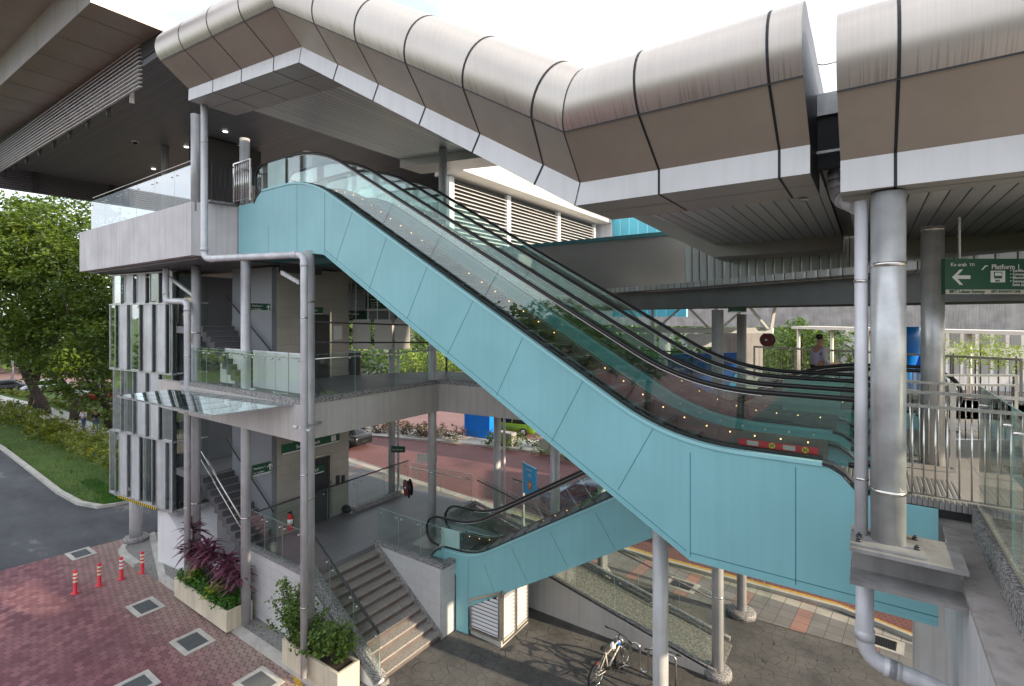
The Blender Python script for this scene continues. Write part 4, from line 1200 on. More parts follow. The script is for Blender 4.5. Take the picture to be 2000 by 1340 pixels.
canopy('walkway_canopy', 'level canopy with a rounded bronze edge over the thick columns at the right', [(9.0, 10.58), (-.24, 10.58)], None, .31, .5, 13.0, [(Vp(1749, 300, 6.0).x, 0), (Vp(1749, 300, 6.0).x + 2.4, 0)])
# far side planked downstand and flat lower roof
ro = thing('link_roof', (-3, 15, 9.3), 'dark flat roof with steel beams on the columns beyond the escalators', 'roof')
mb = MB(); mb.box(-4.2, 9, 14.35, 14.45, 9.85, 10.95); mb.build('planked_downstand', 'plank_ceiling', ro)
Bm = [cc(.5, 27), cc(3.06, 17), cc(5.0, 12.9), cc(7.1, 7.1), cc(8.5, 3.4)]
mat('steel_dark', (0.24, 0.25, 0.245), 0.5, 0.3, 0.1, 2.0)
mb = MB(); mb.ribbon([(p.x, p.y, 9.27) for p in Bm], (.14, .05, 0), (0, 0, .05)); mb.ribbon([(p.x + .05, p.y, 9.32) for p in Bm], (.02, .01, 0), (0, 0, .38)); mb.ribbon([(p.x, p.y, 9.70) for p in Bm], (.14, .05, 0), (0, 0, .05)); mb.build('roof_beam', 'steel_dark', ro)
mb = MB(); mb.slab([(p.x - .6, p.y - .2) for p in Bm] + [tuple(cc(16, 3.4)[:2]), tuple(cc(16, 16)[:2]), tuple(cc(9, 27)[:2])], 9.77, 9.9); mb.build('roof_underside', 'plank_ceiling', ro)
B2m = [cc(1.0, 34), cc(4.5, 20.5), cc(7.6, 13.5), cc(10.0, 8.5), cc(12, 4)]
mb = MB(); mb.ribbon([(p.x, p.y, 9.28) for p in B2m], (.14, .05, 0), (0, 0, .48)); mb.build('roof_beam', 'steel_dark', ro)

# gap between the canopies: dark rafters and a dangling cable
gp_ = thing('canopy_gap_frame', (-.38, 7.2, 10.4), 'black steel framing seen in the gap between the two canopies', 'steel frame')
mb = MB(); mb.box(-.9, .3, 6.9, 7.0, 10.75, 11.35); mb.build('frame_plate', 'wall_dark', gp_)
mb = MB(); mb.box(-.55, -.2, 7.1, 14.3, 10.9, 11.0); mb.build('gap_cover', 'ledge_grey', gp_)
mb = MB(); mb.box(-.9, .3, 6.85, 6.9, 11.35, 11.6); mb.build('flashing', 'galv', gp_)
mb = MB(); mb.box(-.9, .3, 6.8, 6.84, 10.9, 10.93); mb.build('frame_rod', 'galv', gp_)
mb = MB()
cb = [Dp(1574, 66, 6.2), Dp(1576, 90, 6.2), Dp(1578, 108, 6.2), Dp(1583, 118, 6.2), Dp(1594, 125, 6.2), Dp(1606, 127, 6.2), Dp(1618, 125, 6.2), Dp(1640, 119, 6.2)]
mb.tube(cb, .008, 6); tag(mb.build('dangling_cable', 'cable', None, cb[0]), 'thin black cable dangling in the gap between the two canopies', 'cable')
q = Dp(1568, 391, 6.3); mb = MB(); mb.lathe((q.x, q.y, 10.49), [(.055, 0), (.06, -.02), (.04, -.03)], 16); o = mb.build('downlight', 'galv', None, (q.x, q.y, 10.49)); tag(o, 'small round downlight at the end of the canopy ceiling by the gap', 'downlight')

# ================================================================ STATION ROOF (upper left)
sr = thing('station_roof', (-24, 6, 16), 'huge flat station roof with bronze eaves and a dark planked ceiling', 'roof')
mb = MB(); mb.slab([(-38, 6.63), (-14.6, 6.63), (-14.6, 26.4), (-38, 26.4)], 17.0, 17.2); mb.build('planked_ceiling', 'plank_station', sr)
mb = MB(); mb.prism([(-70, 4.9, 19.3), (-17.5, 4.9, 17.65), (-17.5, 6.62, 17.65), (-70, 6.62, 19.3)], (0, 0, .03)); mb.build('eave_soffit', 'soffit_bronze', sr)
mb = MB(); mb.prism([(-70, 4.88, 19.3), (-17.5, 4.88, 17.65), (-17.5, 4.88, 18.75), (-70, 4.88, 20.4)], (0, .02, 0)); mb.build('eave_band', 'fascia_light', sr)
mb = MB(); mb.prism([(-70, 2.2, 20.36), (-14, 2.2, 18.62), (-17.4, 4.95, 18.72), (-70, 4.95, 20.36)], (0, 0, .08)); mb.build('outer_soffit', 'soffit_bronze', sr)
mb = MB(); mb.prism([(-70, 6.6, 19.3), (-17.5, 6.6, 17.67), (-17.5, 6.6, 17.2), (-70, 6.6, 17.2)], (0, .03, 0)); mb.build('eave_upstand', 'wall_dark', sr)
mb = MB()
for k in range(9):
    x = -18.6 - 2.05 * k; zz = 17.64 + (-17.5 - x) * .0314
    mb.box(x - .006, x + .006, 4.92, 6.56, zz - .003, zz)
    mb.poly([(x - .006, 4.876, zz), (x + .006, 4.876, zz), (x + .006, 4.876, zz + 1.1), (x - .006, 4.876, zz + 1.1)])
mb.build('panel_joints', 'black_seal', sr)
ls = thing('louvre_screen', (-28, 6.6, 16.2), 'long screen of thin white horizontal louvre blades under the station eave', 'louvre screen')
for k in range(11):
    zb = 16.32 + k * .132
    mb = MB(); mb.prism([(-19.0, 6.52, zb + .0), (-19.0, 6.62, zb + .03), (-19.0, 6.62, zb + .05), (-19.0, 6.52, zb + .035)], (-50, 0, .6)); mb.build('blade', 'louvre_white', ls)
for k in range(16):
    x = -20.1 - 2.1 * k; zz = (-19 - x) * .012
    mb = MB(); mb.box(x - .03, x + .03, 6.64, 6.76, 16.1 + zz, 17.6 + zz); mb.build('bracket', 'dark_metal' if k else 'galv', ls)
es = thing('end_louvre_wall', (-38, 16, 15.9), 'dark ribbed louvre wall closing the far left end of the station roof', 'louvre wall')
for k in range(9):
    mb = MB(); mb.box(-38.1, -38.0, -6, 26.4, 15.9 + k * .13, 15.98 + k * .13); mb.build('blade', 'soffit_dark', es)
for y in (1.0, 4.5, 8.0, 11.5):
    mb = MB(); mb.box(-38.0, -37.85, y, y + .25, 15.85, 17.0); mb.build('mullion', 'wall_dark', es)
mb = MB(); mb.box(-38.3, -38.15, -6, 26.4, 15.9, 17.0); mb.build('backing', 'wall_dark', es)
for px, py in ((440, 257), (364, 287), (415, 308), (470, 288), (300, 330)):
    q = G(px, py, 16.98); mb = MB(); mb.lathe(q, [(.10, -.02), (.10, 0)], 14); mb.build('downlight', 'lamp_on', sr)
# concourse ceiling ribs of the canopy's upper flat are on its own ceiling; camera dome
cd = thing('security_camera', G(264, 278, 16.98), 'white dome security camera under the dark station ceiling', 'security camera')
q = Dp(264, 278, 7.9 / .339); cd.location = (q.x, q.y, q.z)
mb = MB(); mb.lathe((q.x, q.y, q.z), [(.13, .12), (.15, .05), (.13, 0)], 16); mb.cyl((q.x, q.y, q.z + .1), (q.x, q.y, 17.0), .05, 10); mb.build('housing', 'white_paint', cd)
mb = MB(); mb.sphere((q.x, q.y, q.z), .1, 12, 8); mb.build('dome', 'car_glass', cd)
# ================================================================ WALKWAY AT THE RIGHT
wk = thing('walkway', (1, 7.6, 6.5), 'concrete walkway deck with granite kerb and white side beam at the right', 'walkway')
mb = MB(); mb.slab([(.42, 7.66), (1.15, 7.66), (1.15, -3), (6, -3), tuple(cc(15, 8)[:2]), tuple(cc(12.75, 12.25)[:2]), tuple(cc(8.6, 17.8)[:2]), (5.95, 16.6), (-3.7, 15.2), (-3.8, 13.85), (1.22, 13.93), (1.36, 12.38), (-.2, 12.2), (-.2, 11.28), (.42, 11.28)], 6.45, 6.9); mb.build('deck', 'floor_tile', wk)
mb = MB(); mb.prism([(.93, -3, 6.62), (1.15, -3, 6.62), (1.15, -3, 6.93), (.93, -3, 6.93)], (0, 10.72, 0)); mb.build('granite_kerb', 'granite', wk)
mb = MB(); mb.prism([(.70, -3, 3.0), (.93, -3, 3.0), (.93, -3, 6.62), (.70, -3, 6.6)], (0, 10.62, 0)); mb.build('side_beam', 'concrete_paint', wk)
mb = MB(); mb.box(.68, .93, -3, 7.64, 6.60, 6.64); mb.build('beam_ledge', 'concrete_raw', wk)
mb = MB(); mb.box(.18, .93, 7.60, 7.72, 6.84, 6.925); mb.build('perforated_edge', 'comb_plate', wk)
mb = MB(); mb.box(.18, .93, 7.61, 7.66, 6.74, 6.84); mb.build('edge_channel', 'black_seal', wk)
q = Dp(1824, 1200, 9.0); mb = MB(); mb.box(q.x - .28, q.x + .28, q.y - .3, q.y + .3, 0, 6.45); tag(mb.build('walkway_pier', 'concrete_paint', None, (q.x, q.y, 0)), 'pale concrete pier standing under the walkway at the right', 'pier')
# steel bracket carrying the thick column
bk = thing('steel_bracket', (.68, 6.2, 6.6), 'weathered grey steel I-beam bracket that carries the thick column', 'bracket')
mat('steel_worn', (0.29, 0.28, 0.275), 0.6, 0.2, 0.3, 2.0, bmp=0.3, bscale=25, streak=0.4)
mb = MB(); mb.box(-.16, .70, 5.86, 6.52, 6.805, 6.84); mb.build('top_flange', 'steel_worn', bk)
mb = MB(); mb.box(-.15, .70, 6.17, 6.21, 6.53, 6.805); mb.build('web', 'steel_worn', bk)
mb = MB(); mb.box(-.16, .70, 5.86, 6.52, 6.49, 6.53); mb.build('bottom_flange', 'steel_worn', bk)
mb = MB(); mb.box(-.16, .42, 5.92, 6.46, 6.842, 6.862); mb.build('base_plate', 'steel_worn', bk)
for (x, y) in ((-.09, 6.0), (-.09, 6.12), (.36, 6.36), (.36, 6.1)):
    mb = MB(); mb.cyl((x, y, 6.86), (x, y, 6.885), .026, 6); mb.cyl((x, y, 6.885), (x, y, 6.905), .012, 8); mb.build('bolt', 'dark_metal', bk)
# ---------------------------------------------------------------- railings
def bar_fence(a, b, z0, h, label, n, rails=(1.0,), post=.03, parent_kind='railing', m='stainless', bar=.009, ends=True, low=.06, group=None):
    a, b = Vector(a), Vector(b); a.z = b.z = z0; t = thing('bar_railing', a, label, 'railing', group)
    d = (b - a); dn = d.normalized(); nr = Vector((-dn.y, dn.x, 0))
    for k, f in enumerate(rails):
        mb = MB(); mb.ribbon([a + Vector((0, 0, h * f - .02)) - nr * .022, b + Vector((0, 0, h * f - .02)) - nr * .022], nr * .044, (0, 0, .035)); mb.build('top_rail' if k == 0 else 'mid_rail', m, t)
    mb = MB(); mb.ribbon([a + Vector((0, 0, low)) - nr * .02, b + Vector((0, 0, low)) - nr * .02], nr * .04, (0, 0, .012)); mb.build('bottom_rail', m, t)
    topf = rails[-1] if len(rails) > 1 else rails[0]
    for i in range(n):
        p = a + d * ((i + .5) / n); mb = MB(); mb.cyl(p + Vector((0, 0, low + .012)), p + Vector((0, 0, h * topf - .02)), bar, 8); mb.build('baluster', m, t)
    if ends:
        for p in (a, b):
            mb = MB(); mb.prism([p - dn * post - nr * .01 * 2, p + dn * post - nr * .02, p + dn * post + nr * .02, p - dn * post + nr * .02], (0, 0, h + .01)); mb.build('post', m, t)
    return t
bar_fence((.25, 7.66, 0), (3.2, 7.66, 0), 6.9, 1.26, 'long stainless baluster railing on the near edge of the walkway', 28, rails=(1.0, .87), ends=False)
bar_fence((.1, 9.2, 0), (.93, 9.2, 0), 6.9, 1.22, 'short stainless railing with a square end post between the two upper escalators', 8, rails=(1.0,))
bar_fence((1.0, 11.25, 0), (2.0, 11.9, 0), 6.9, 1.15, 'stainless baluster railing with a flat end post at the top of the lower escalator', 11, rails=(1.0, .86))
t = bar_fence((-15.02, 7.5, 0), (-14.12, 7.5, 0), 12.27, 1.15, 'bright stainless gate-like railing panel at the top landing beside the escalator', 9, rails=(1.0,), bar=.016)
bar_fence((-13.5, 14.85, 0), (-4.2, 15.05, 0), 6.9, 1.1, 'dark baluster railing along the back edge of the middle deck', 60, m='dark_metal', rails=(1.0, .8))
bar_fence((-15.2, 7.0, 0), (-15.1, 8.6, 0), 12.27, 1.1, 'darker baluster railing at the deck corner behind the drain pipe', 12, rails=(1.0,), m='dark_metal')
# glass balustrades
def glass_run(pts, h, label, panel=1.25, rail='top', base=.0, side=None, clamp=True, gm='glass_green', handrail=None, m='stainless', group='glass balustrades', gap=.012):
    """pts: 3-D base polyline; each straight run is divided into panels"""
    t = thing('glass_balustrade', pts[0], label, 'balustrade', group)
    for i in range(len(pts) - 1):
        a, b = Vector(pts[i]), Vector(pts[i + 1]); d = b - a; L_ = Vector((d.x, d.y, 0)).length
        n = max(1, round(L_ / panel)); dh = Vector((d.x, d.y, 0)).normalized(); nr = Vector((-dh.y, dh.x, 0)) * .012
        for k in range(n):
            p = a + d * (k / n) + dh * (gap if k else 0); q = a + d * ((k + 1) / n)
            mb = MB(); mb.prism([p, q, q + Vector((0, 0, h)), p + Vector((0, 0, h))], nr); mb.cur = 1; hz = Vector((0, 0, h))
            mb.ribbon([p + hz, q + hz], nr, (0, 0, .006)); mb.ribbon([q, q + hz], nr, dh * .006); mb.build('glass_panel', [gm, 'glass_edge'], t)
            if clamp:
                for f in (.12, .88):
                    c = p + (q - p) * f + Vector((0, 0, h * .86)); mb = MB(); mb.cyl(c - nr * 2.5, c + nr * 3.5, .022, 10); mb.build('clamp', m, t)
        if handrail is not None:
            mb = MB(); o_ = nr.normalized() * handrail[1]; mb.tube([a + o_ + Vector((0, 0, handrail[0])), b + o_ + Vector((0, 0, handrail[0]))], handrail[2] if len(handrail) > 2 else .022, 10); mb.build('handrail', handrail[3] if len(handrail) > 3 else m, t)
    return t
glass_run([(.99, 7.62, 6.94), (1.0, -2.0, 6.94)], 1.33, 'big clear glass balustrade on the granite kerb in the right foreground', 1.5)
mb = MB(); mb.ribbon([(.965, 7.6, 6.93), (.975, -2, 6.93)], (.02, 0, 0), (0, 0, .03)); tag(mb.build('glass_channel', 'stainless', None, (.97, 7.6, 6.93)), 'thin steel channel gripping the foot of the right foreground glass', 'channel')
glass_run([(-24.55, 6.86, 12.30), (-15.85, 6.86, 12.30)], 1.14, 'bright reflective glass balustrade along the upper deck', 1.42, gm='glass_sky_sheen', handrail=(1.3, .06, .018))
glass_run([(-17.9, 7.47, 6.98), (-11.58, 7.47, 6.98)], 1.08, 'glass balustrade on the front edge of the middle deck', 1.2, handrail=(.98, .12, .016))
glass_run([(-11.56, 7.55, 6.98), (-11.56, 12.0, 6.98)], 1.08, 'glass balustrade on the return of the middle deck beside the column', 1.3, handrail=(.98, -.1, .016))
ka = c0 + Vector((.2, .08, 0)); kb = c0 - SE * 7.4 + Vector((0, .08, 0))
glass_run([(ka.x, ka.y, 6.98), (kb.x, kb.y, 6.98)], 1.08, 'glass balustrade of the slanting middle deck edge behind the escalator', 1.35)
glass_run([(-15.5, 8.16, 2.12), (-12.75, 8.16, 2.12)], 1.06, 'glass balustrade on the white platform wall behind the purple plants', 1.0)
glass_run([(-15.32, 8.3, 1.98), (-15.35, 14.6, 2.09)], 1.08, 'glass balustrade across the tiled wall with a dark handrail', 1.3, handrail=(1.1, 0, .026, 'dark_metal'))
glass_run([(-15.3, 14.75, 2.0), (-12.3, 14.95, 2.0)], 1.08, 'glass balustrade on the far side of the granite platform', 1.3, handrail=(.9, -.1, .018))
glass_run([(-12.62, 10.72, 2.05), (-9.84, 10.72, 2.05)], 1.0, 'glass balustrade on the wall to the right of the front steps', .95)
glass_run([(-12.7, 8.33, 2.24), (-9.76, 8.33, .34)], .95, 'sloping glass balustrade on the left side of the front steps', .98, handrail=(1.0, 0, .035, 'dark_metal'))
# ---------------------------------------------------------------- ramp
rp = thing('ramp', (-12.2, 13.4, 0), 'pebble finished ramp with a beige side wall leading down to the yard', 'ramp')
mb = MB(); mb.prism([(-12.2, 13.4, 1.95), (-3.1, 13.4, .04), (-3.1, 13.4, 0), (-12.2, 13.4, 0)], (0, 1.55, 0)); mb.build('ramp_slab', 'ramp_pebble', rp)
mb = MB(); mb.prism([(-9.7, 13.34, 1.55), (-3.35, 13.34, .22), (-3.2, 13.34, 0.02), (-3.35, 13.34, 0), (-9.7, 13.34, 0)], (0, .06, 0)); mb.build('ramp_wall', 'beige_paint', rp)
for y in (13.34, 14.9):
    mb = MB(); mb.ribbon([(-12.2, y, 2.02), (-3.15, y, .14)], (0, .12, 0), (0, 0, .08)); mb.build('ramp_kerb', 'granite', rp)
glass_run([(-9.6, 13.42, 1.56), (-3.4, 13.42, .28)], .95, 'sloping glass balustrade on the near side of the ramp', 1.25)
glass_run([(-12.0, 14.98, 2.08), (-3.3, 14.98, .26)], .95, 'sloping glass balustrade on the far side of the ramp with a dark handrail', 1.25, handrail=(.86, -.1, .022, 'dark_metal'))
glass_run([(-12.0, 17.2, 1.5), (-2.5, 17.4, 0.05)], .9, 'outer glass balustrade beyond the ramp along the pavement', 1.5, handrail=(.9, 0, .025, 'dark_metal'))
# ================================================================ GLAZED STAIR TOWER
tw = thing('glazed_stair_tower', (-20, 8, 2.2), 'tall stair enclosure of alternating grey mesh screens and green glass fins', 'stair tower')
t1 = cc(-.655 * 18, 18); t0 = t1 + SE * 4.35
nr_t = Vector((-SE.y, SE.x, 0)); nr_t = nr_t if nr_t.y < 0 else -nr_t       # towards the camera
rows = [2.2, 4.62, 7.0, 9.49, 10.62]
mat('mesh_panel', (0.58, 0.60, 0.62), 0.5, 0.3, 0.16, 1.2, streak=0.2)
mat('recess_panel', (0.34, 0.34, 0.355), 0.5, 0.2, 0.2, 1.5)
NC = 5; MW = 4.35 / NC
for r_ in range(4):
    za, zb = rows[r_], rows[r_ + 1]
    for k in range(-1, NC):
        s0 = k * MW + (.0 if r_ % 2 else .43); s1 = s0 + .60
        s0, s1 = max(0.0, s0), min(4.35, s1)
        if s1 - s0 > .1:
            a = t1 + SE * s0 + nr_t * .11; b = t1 + SE * s1 + nr_t * .11
            gl = (k + r_) % 3 == 1 or k == NC - 1
            mb = MB(); mb.prism([(a.x, a.y, za + .05), (b.x, b.y, za + .05), (b.x, b.y, zb - .03), (a.x, a.y, zb - .03)], tuple(nr_t * .02)); pn = mb.build('glass_fin' if gl else 'mesh_screen', ('glass_green' if k % 2 else 'glass_mirror') if gl else 'mesh_panel', tw)
            mb = MB(); mb.ribbon([(a.x, a.y, za + .03), (a.x, a.y, zb - .02)], tuple(SE * .03), tuple(nr_t * .04)); mb.ribbon([(b.x, b.y, za + .03), (b.x, b.y, zb - .02)], tuple(SE * -.03), tuple(nr_t * .04))
            mb.ribbon([(a.x, a.y, za + .02), (b.x, b.y, za + .02)], tuple(nr_t * .045), (0, 0, .04)); mb.build('panel_frame', 'galv', pn)
            for q_ in (s0, s1):      # green glass side fins closing the bay
                c = t1 + SE * q_; mb = MB(); mb.prism([(c.x, c.y, za + .05), (c.x + nr_t.x * .10, c.y + nr_t.y * .10, za + .05), (c.x + nr_t.x * .10, c.y + nr_t.y * .10, zb - .03), (c.x, c.y, zb - .03)], tuple(SE * .012)); mb.build('side_fin', 'glass_clear', tw)
        r0, r1 = s1 + .02, s1 + MW - .62
        if 0 <= r0 < 4.3:
            r1 = min(r1, 4.35); a = t1 + SE * r0 + nr_t * .02; b = t1 + SE * r1 + nr_t * .02
            mb = MB(); mb.prism([(a.x, a.y, za + .05), (b.x, b.y, za + .05), (b.x, b.y, zb - .03), (a.x, a.y, zb - .03)], tuple(nr_t * .015)); mb.build('recessed_screen', 'recess_panel', tw)
for r_ in range(5):
    mb = MB(); z = rows[r_]; mb.ribbon([(t1.x, t1.y, z - .03), (t0.x, t0.y, z - .03)], tuple(nr_t * .16), (0, 0, .05)); mb.build('transom', 'galv', tw)
for k in range(NC + 1):
    a = t1 + (t0 - t1) * (k / NC); mb = MB(); mb.ribbon([(a.x, a.y, 2.15), (a.x, a.y, 10.62)], tuple(SE * .05), tuple(nr_t * -.08)); mb.build('mullion', 'dark_metal', tw)
t2 = t1 + Vector((.15, .95, 0))
for r_ in range(4):
    mb = MB(); mb.prism([(t1.x, t1.y, rows[r_] + .03), (t2.x, t2.y, rows[r_] + .03), (t2.x, t2.y, rows[r_ + 1] - .03), (t1.x, t1.y, rows[r_ + 1] - .03)], (.02, 0, 0)); mb.build('glass_return', 'glass_green', tw)
    mb = MB(); mb.ribbon([(t1.x + .03, t1.y, rows[r_]), (t2.x + .03, t2.y, rows[r_])], (.04, 0, 0), (0, 0, .05)); mb.build('transom', 'galv', tw)
mb = MB(); mb.slab([tuple((t1)[:2]), tuple(t0[:2]), tuple((t0 - nr_t * 1.6)[:2]), tuple((t1 - nr_t * 1.6)[:2])], 2.02, 2.16); mb.build('tower_floor', 'galv', tw)
mb = MB(); i = 0
ta, tb_ = t1 + nr_t * .17 + SE * .9, t1 + nr_t * .17 + SE * 3.6
mb.cur = 0; mb.prism([(ta.x, ta.y, 2.10), (tb_.x, tb_.y, 2.10), (tb_.x, tb_.y, 2.19), (ta.x, ta.y, 2.19)], tuple(nr_t * .004)); mb.cur = 1
for k in range(20):
    p = ta + (tb_ - ta) * (k / 20); q = ta + (tb_ - ta) * ((k + .5) / 20); p = p + nr_t * .006; q = q + nr_t * .006
    mb.poly([(p.x, p.y, 2.10), (q.x, q.y, 2.10), (q.x, q.y, 2.19), (p.x, p.y, 2.19)])
mb.build('hazard_tape', ['yellow', 'black_seal'], tw)
mb = MB(); mb.slab([tuple((t1 - nr_t * .4)[:2]), tuple((t0 - nr_t * .3)[:2]), tuple((t0 - nr_t * 1.8)[:2]), tuple((t1 - nr_t * 2.2)[:2])], 2.3, 10.5)
tag(mb.build('tower_core', 'grey_wall', tw))
# glass awning over the entrance
aw = thing('glass_awning', (-17.75, 7.37, 6.7), 'flat glass awning reaching out below the middle deck', 'awning')
gA, gB, gC, gD = Vector((-17.9, 7.36, 6.74)), Vector((-11.75, 7.36, 6.83)), Vector((-12.85, 5.9, 6.66)), Vector((-18.9, 5.9, 6.60))
NP = 6
for k in range(NP):
    a, b = gA + (gB - gA) * (k / NP + .004), gA + (gB - gA) * ((k + 1) / NP - .004); c, d = gD + (gC - gD) * ((k + 1) / NP - .004), gD + (gC - gD) * (k / NP + .004)
    mb = MB(); mb.prism([a, b, c, d], (0, 0, .018)); mb.build('glass_sheet', 'glass_mirror', aw)
    mb = MB(); mb.ribbon([a + Vector((0, 0, -.03)), d + Vector((0, 0, -.03))], (.03, 0, 0), (0, 0, .028)); mb.build('glazing_bar', 'galv', aw)
mb = MB(); mb.ribbon([gD + Vector((0, 0, -.03)), gC + Vector((0, 0, -.03))], (0, .03, 0), (0, 0, .05)); mb.build('front_rail', 'galv', aw)
# white storage panels behind the middle deck glass
xs = [-17.6, -16.6, -15.55, -14.2, -12.95, -11.85]
for i, (xa, xb) in enumerate(((-17.2, -16.45), (-16.42, -15.65), (-15.2, -14.55), (-14.52, -13.35), (-13.3, -12.35))):
    pnl = thing('white_panel', (xa, 8.15, 6.9), ['leftmost of the five white boards behind the middle deck glass', 'second white board from the left behind the middle deck glass', 'narrow white board just right of the front column on the middle deck', 'widest of the white boards behind the middle deck glass', 'rightmost white board behind the middle deck glass by the drain pipe'][i], 'board', 'white boards behind the middle deck glass')
    mb = MB(); mb.box(xa, xb, 8.15, 8.19, 6.92, 8.02); mb.build('board', 'white_paint', pnl)
    mb = MB(); mb.box(xa + .02, xb - .02, 8.19, 8.4, 6.9, 6.94); mb.build('foot', 'galv', pnl)

# ================================================================ DISTANT STATION PARTS
lw = thing('louvred_wing', (-14.8, 16.4, 11.4), 'sunlit white louvred wall with a pale overhanging fascia behind the escalators', 'building wing')
for y0, y1 in ((16.6, 20.6), (20.9, 25.6), (25.9, 30.3)):
    mb = MB(); z = 11.4
    while z < 14.9:
        mb.prism([(-14.80, y0, z), (-14.70, y0, z - .06), (-14.70, y0, z - .08), (-14.80, y0, z - .02)], (0, y1 - y0, 0)); z += .17
    mb.build('louvre_bank', 'louvre_white', lw)
    mb = MB(); mb.box(-14.95, -14.85, y0, y1, 11.2, 15.0); mb.build('backing', 'wall_dark', lw)
for y in (16.35, 20.6, 25.6, 30.3):
    mb = MB(); mb.box(-14.9, -14.68, y, y + .3, 11.0, 15.03); mb.build('post', 'white_paint', lw)
mat('fascia_warm', (0.62, 0.585, 0.54), 0.5, 0.1, 0.05, 1.0)
mb = MB(); mb.box(-15.4, -13.78, 16.2, 31.0, 15.06, 17.4); mb.build('overhang_fascia', 'fascia_warm', lw)
plank_mat('clad_white_x', (0.55, 0.56, 0.60), 0.6, 'x', 0.5, 0.1, (0.7, 0.7, 0.75), w=.05)
plank_mat('clad_blue_x', (0.10, 0.47, 0.62), 0.6, 'x', 0.5, 0.1, (0.3, 0.7, 0.8), w=.05)
mb = MB(); mb.box(-17.5, -13.75, 31.05, 31.3, 9, 22); mb.build('white_cladding', 'clad_white_x', lw)
mb = MB(); mb.box(-13.74, -9.0, 31.05, 31.3, 9, 22); mb.build('turquoise_cladding', 'clad_blue_x', lw)
gw = thing('link_wall', (-8, 15, 9.75), 'plain grey wall with a teal coping behind the escalator glass', 'wall')
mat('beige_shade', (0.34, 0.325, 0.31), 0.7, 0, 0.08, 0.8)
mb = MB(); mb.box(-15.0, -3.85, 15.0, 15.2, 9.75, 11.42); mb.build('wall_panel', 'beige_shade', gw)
mb = MB(); mb.box(-15.0, -3.8, 14.95, 15.25, 11.42, 11.54); mb.build('coping', 'teal_dark', gw)
gd = thing('guideway', cc(36, 72, 0), 'long weathered concrete guideway girder crossing behind the columns', 'guideway')
ga, gb = cc(8, 97), cc(80, 32.6)
mb = MB(); mb.ribbon([(ga.x, ga.y, 7.45), (gb.x, gb.y, 7.45)], (-2.5, 3, 0), (0, 0, 3.4)); mb.build('girder', 'concrete_raw', gd)
for (X, Y) in ((25, 82), (47, 62.2), (66, 45.2)):
    p = cc(X, Y); mb = MB(); mb.cyl((p.x - 1, p.y + 1.3, 0), (p.x - 1, p.y + 1.3, 7.45), .9, 20); mb.build('pier', 'concrete_raw', gd)
# white steel footbridge truss
ft = thing('footbridge_truss', cc(6, 22, 8), 'white steel truss of a footbridge seen behind the escalator handrails', 'bridge truss')
fa, fb = cc(4.2, 23), cc(11.2, 22)
def lerp(a, b, t): return a + (b - a) * t
mb = MB(); mb.ribbon([(fa.x, fa.y, 8.3), (fb.x, fb.y, 8.3)], (0, .25, 0), (0, 0, .24)); mb.build('bottom_chord', 'white_paint', ft)
mb = MB(); mb.ribbon([(fa.x, fa.y, 9.4), (fb.x, fb.y, 9.4)], (0, .2, 0), (0, 0, .2)); mb.build('top_chord', 'white_paint', ft)
for k, (a, b) in enumerate(((.12, .25), (.28, .28), (.45, .31), (.5, .62), (.66, .65), (.83, .69), (.86, .96), (1.0, .98))):
    p, q = lerp(fa, fb, a), lerp(fa, fb, b); mb = MB(); mb.ribbon([(p.x, p.y, 9.4), (q.x, q.y, 8.5)], (.1, .06, 0), (.06, -.1, 0)); mb.build('diagonal', 'white_paint', ft)
for a, b in ((.1, .3), (.5, .66)):
    p, q = lerp(fa, fb, a), lerp(fa, fb, b); mb = MB(); mb.ribbon([(p.x, p.y, 7.7), (q.x, q.y, 7.7)], (0, .3, 0), (0, 0, .55)); mb.build('bearing_block', 'white_paint', ft)
p = cc(10.8, 24.5); q = cc(12.3, 25.3); mb = MB(); mb.slab([tuple(p[:2]), tuple(cc(12.0, 24.5)[:2]), tuple(cc(12.3, 27)[:2]), tuple(cc(10.8, 27)[:2])], 0, 8.3); tag(mb.build('bridge_pier', 'concrete_raw', None, (p.x, p.y, 0)), 'plain concrete pier wall below the white footbridge truss', 'pier')
# blue hoarding with pale swoosh
bh = thing('blue_hoarding', cc(6.4, 20.5, 6.4), 'dark blue hoarding with a pale blue curved swoosh behind the escalator', 'hoarding')
ha, hb = cc(6.3, 20.6), cc(9.1, 20.2)
mb = MB(); mb.prism([(ha.x, ha.y, 6.0), (hb.x, hb.y, 6.0), (hb.x, hb.y, 7.62), (ha.x, ha.y, 7.5)], (-.05, .07, 0)); mb.build('board', 'blue_paint', bh)
pts1 = []; pts2 = []
for k in range(9):
    tt = k / 8; a_ = lerp(ha, hb, .70 + .30 * tt ** .55 * 1.0); z_ = 6.05 + 1.5 * tt
    a2 = lerp(ha, hb, min(.995, .80 + .30 * tt ** .6))
    pts1.append((a_.x + .012, a_.y - .016, z_)); pts2.append((a2.x + .012, a2.y - .016, z_))
mb = MB(); mb.strip(pts1, pts2); mb.build('swoosh', 'sky_blue_sign', bh)
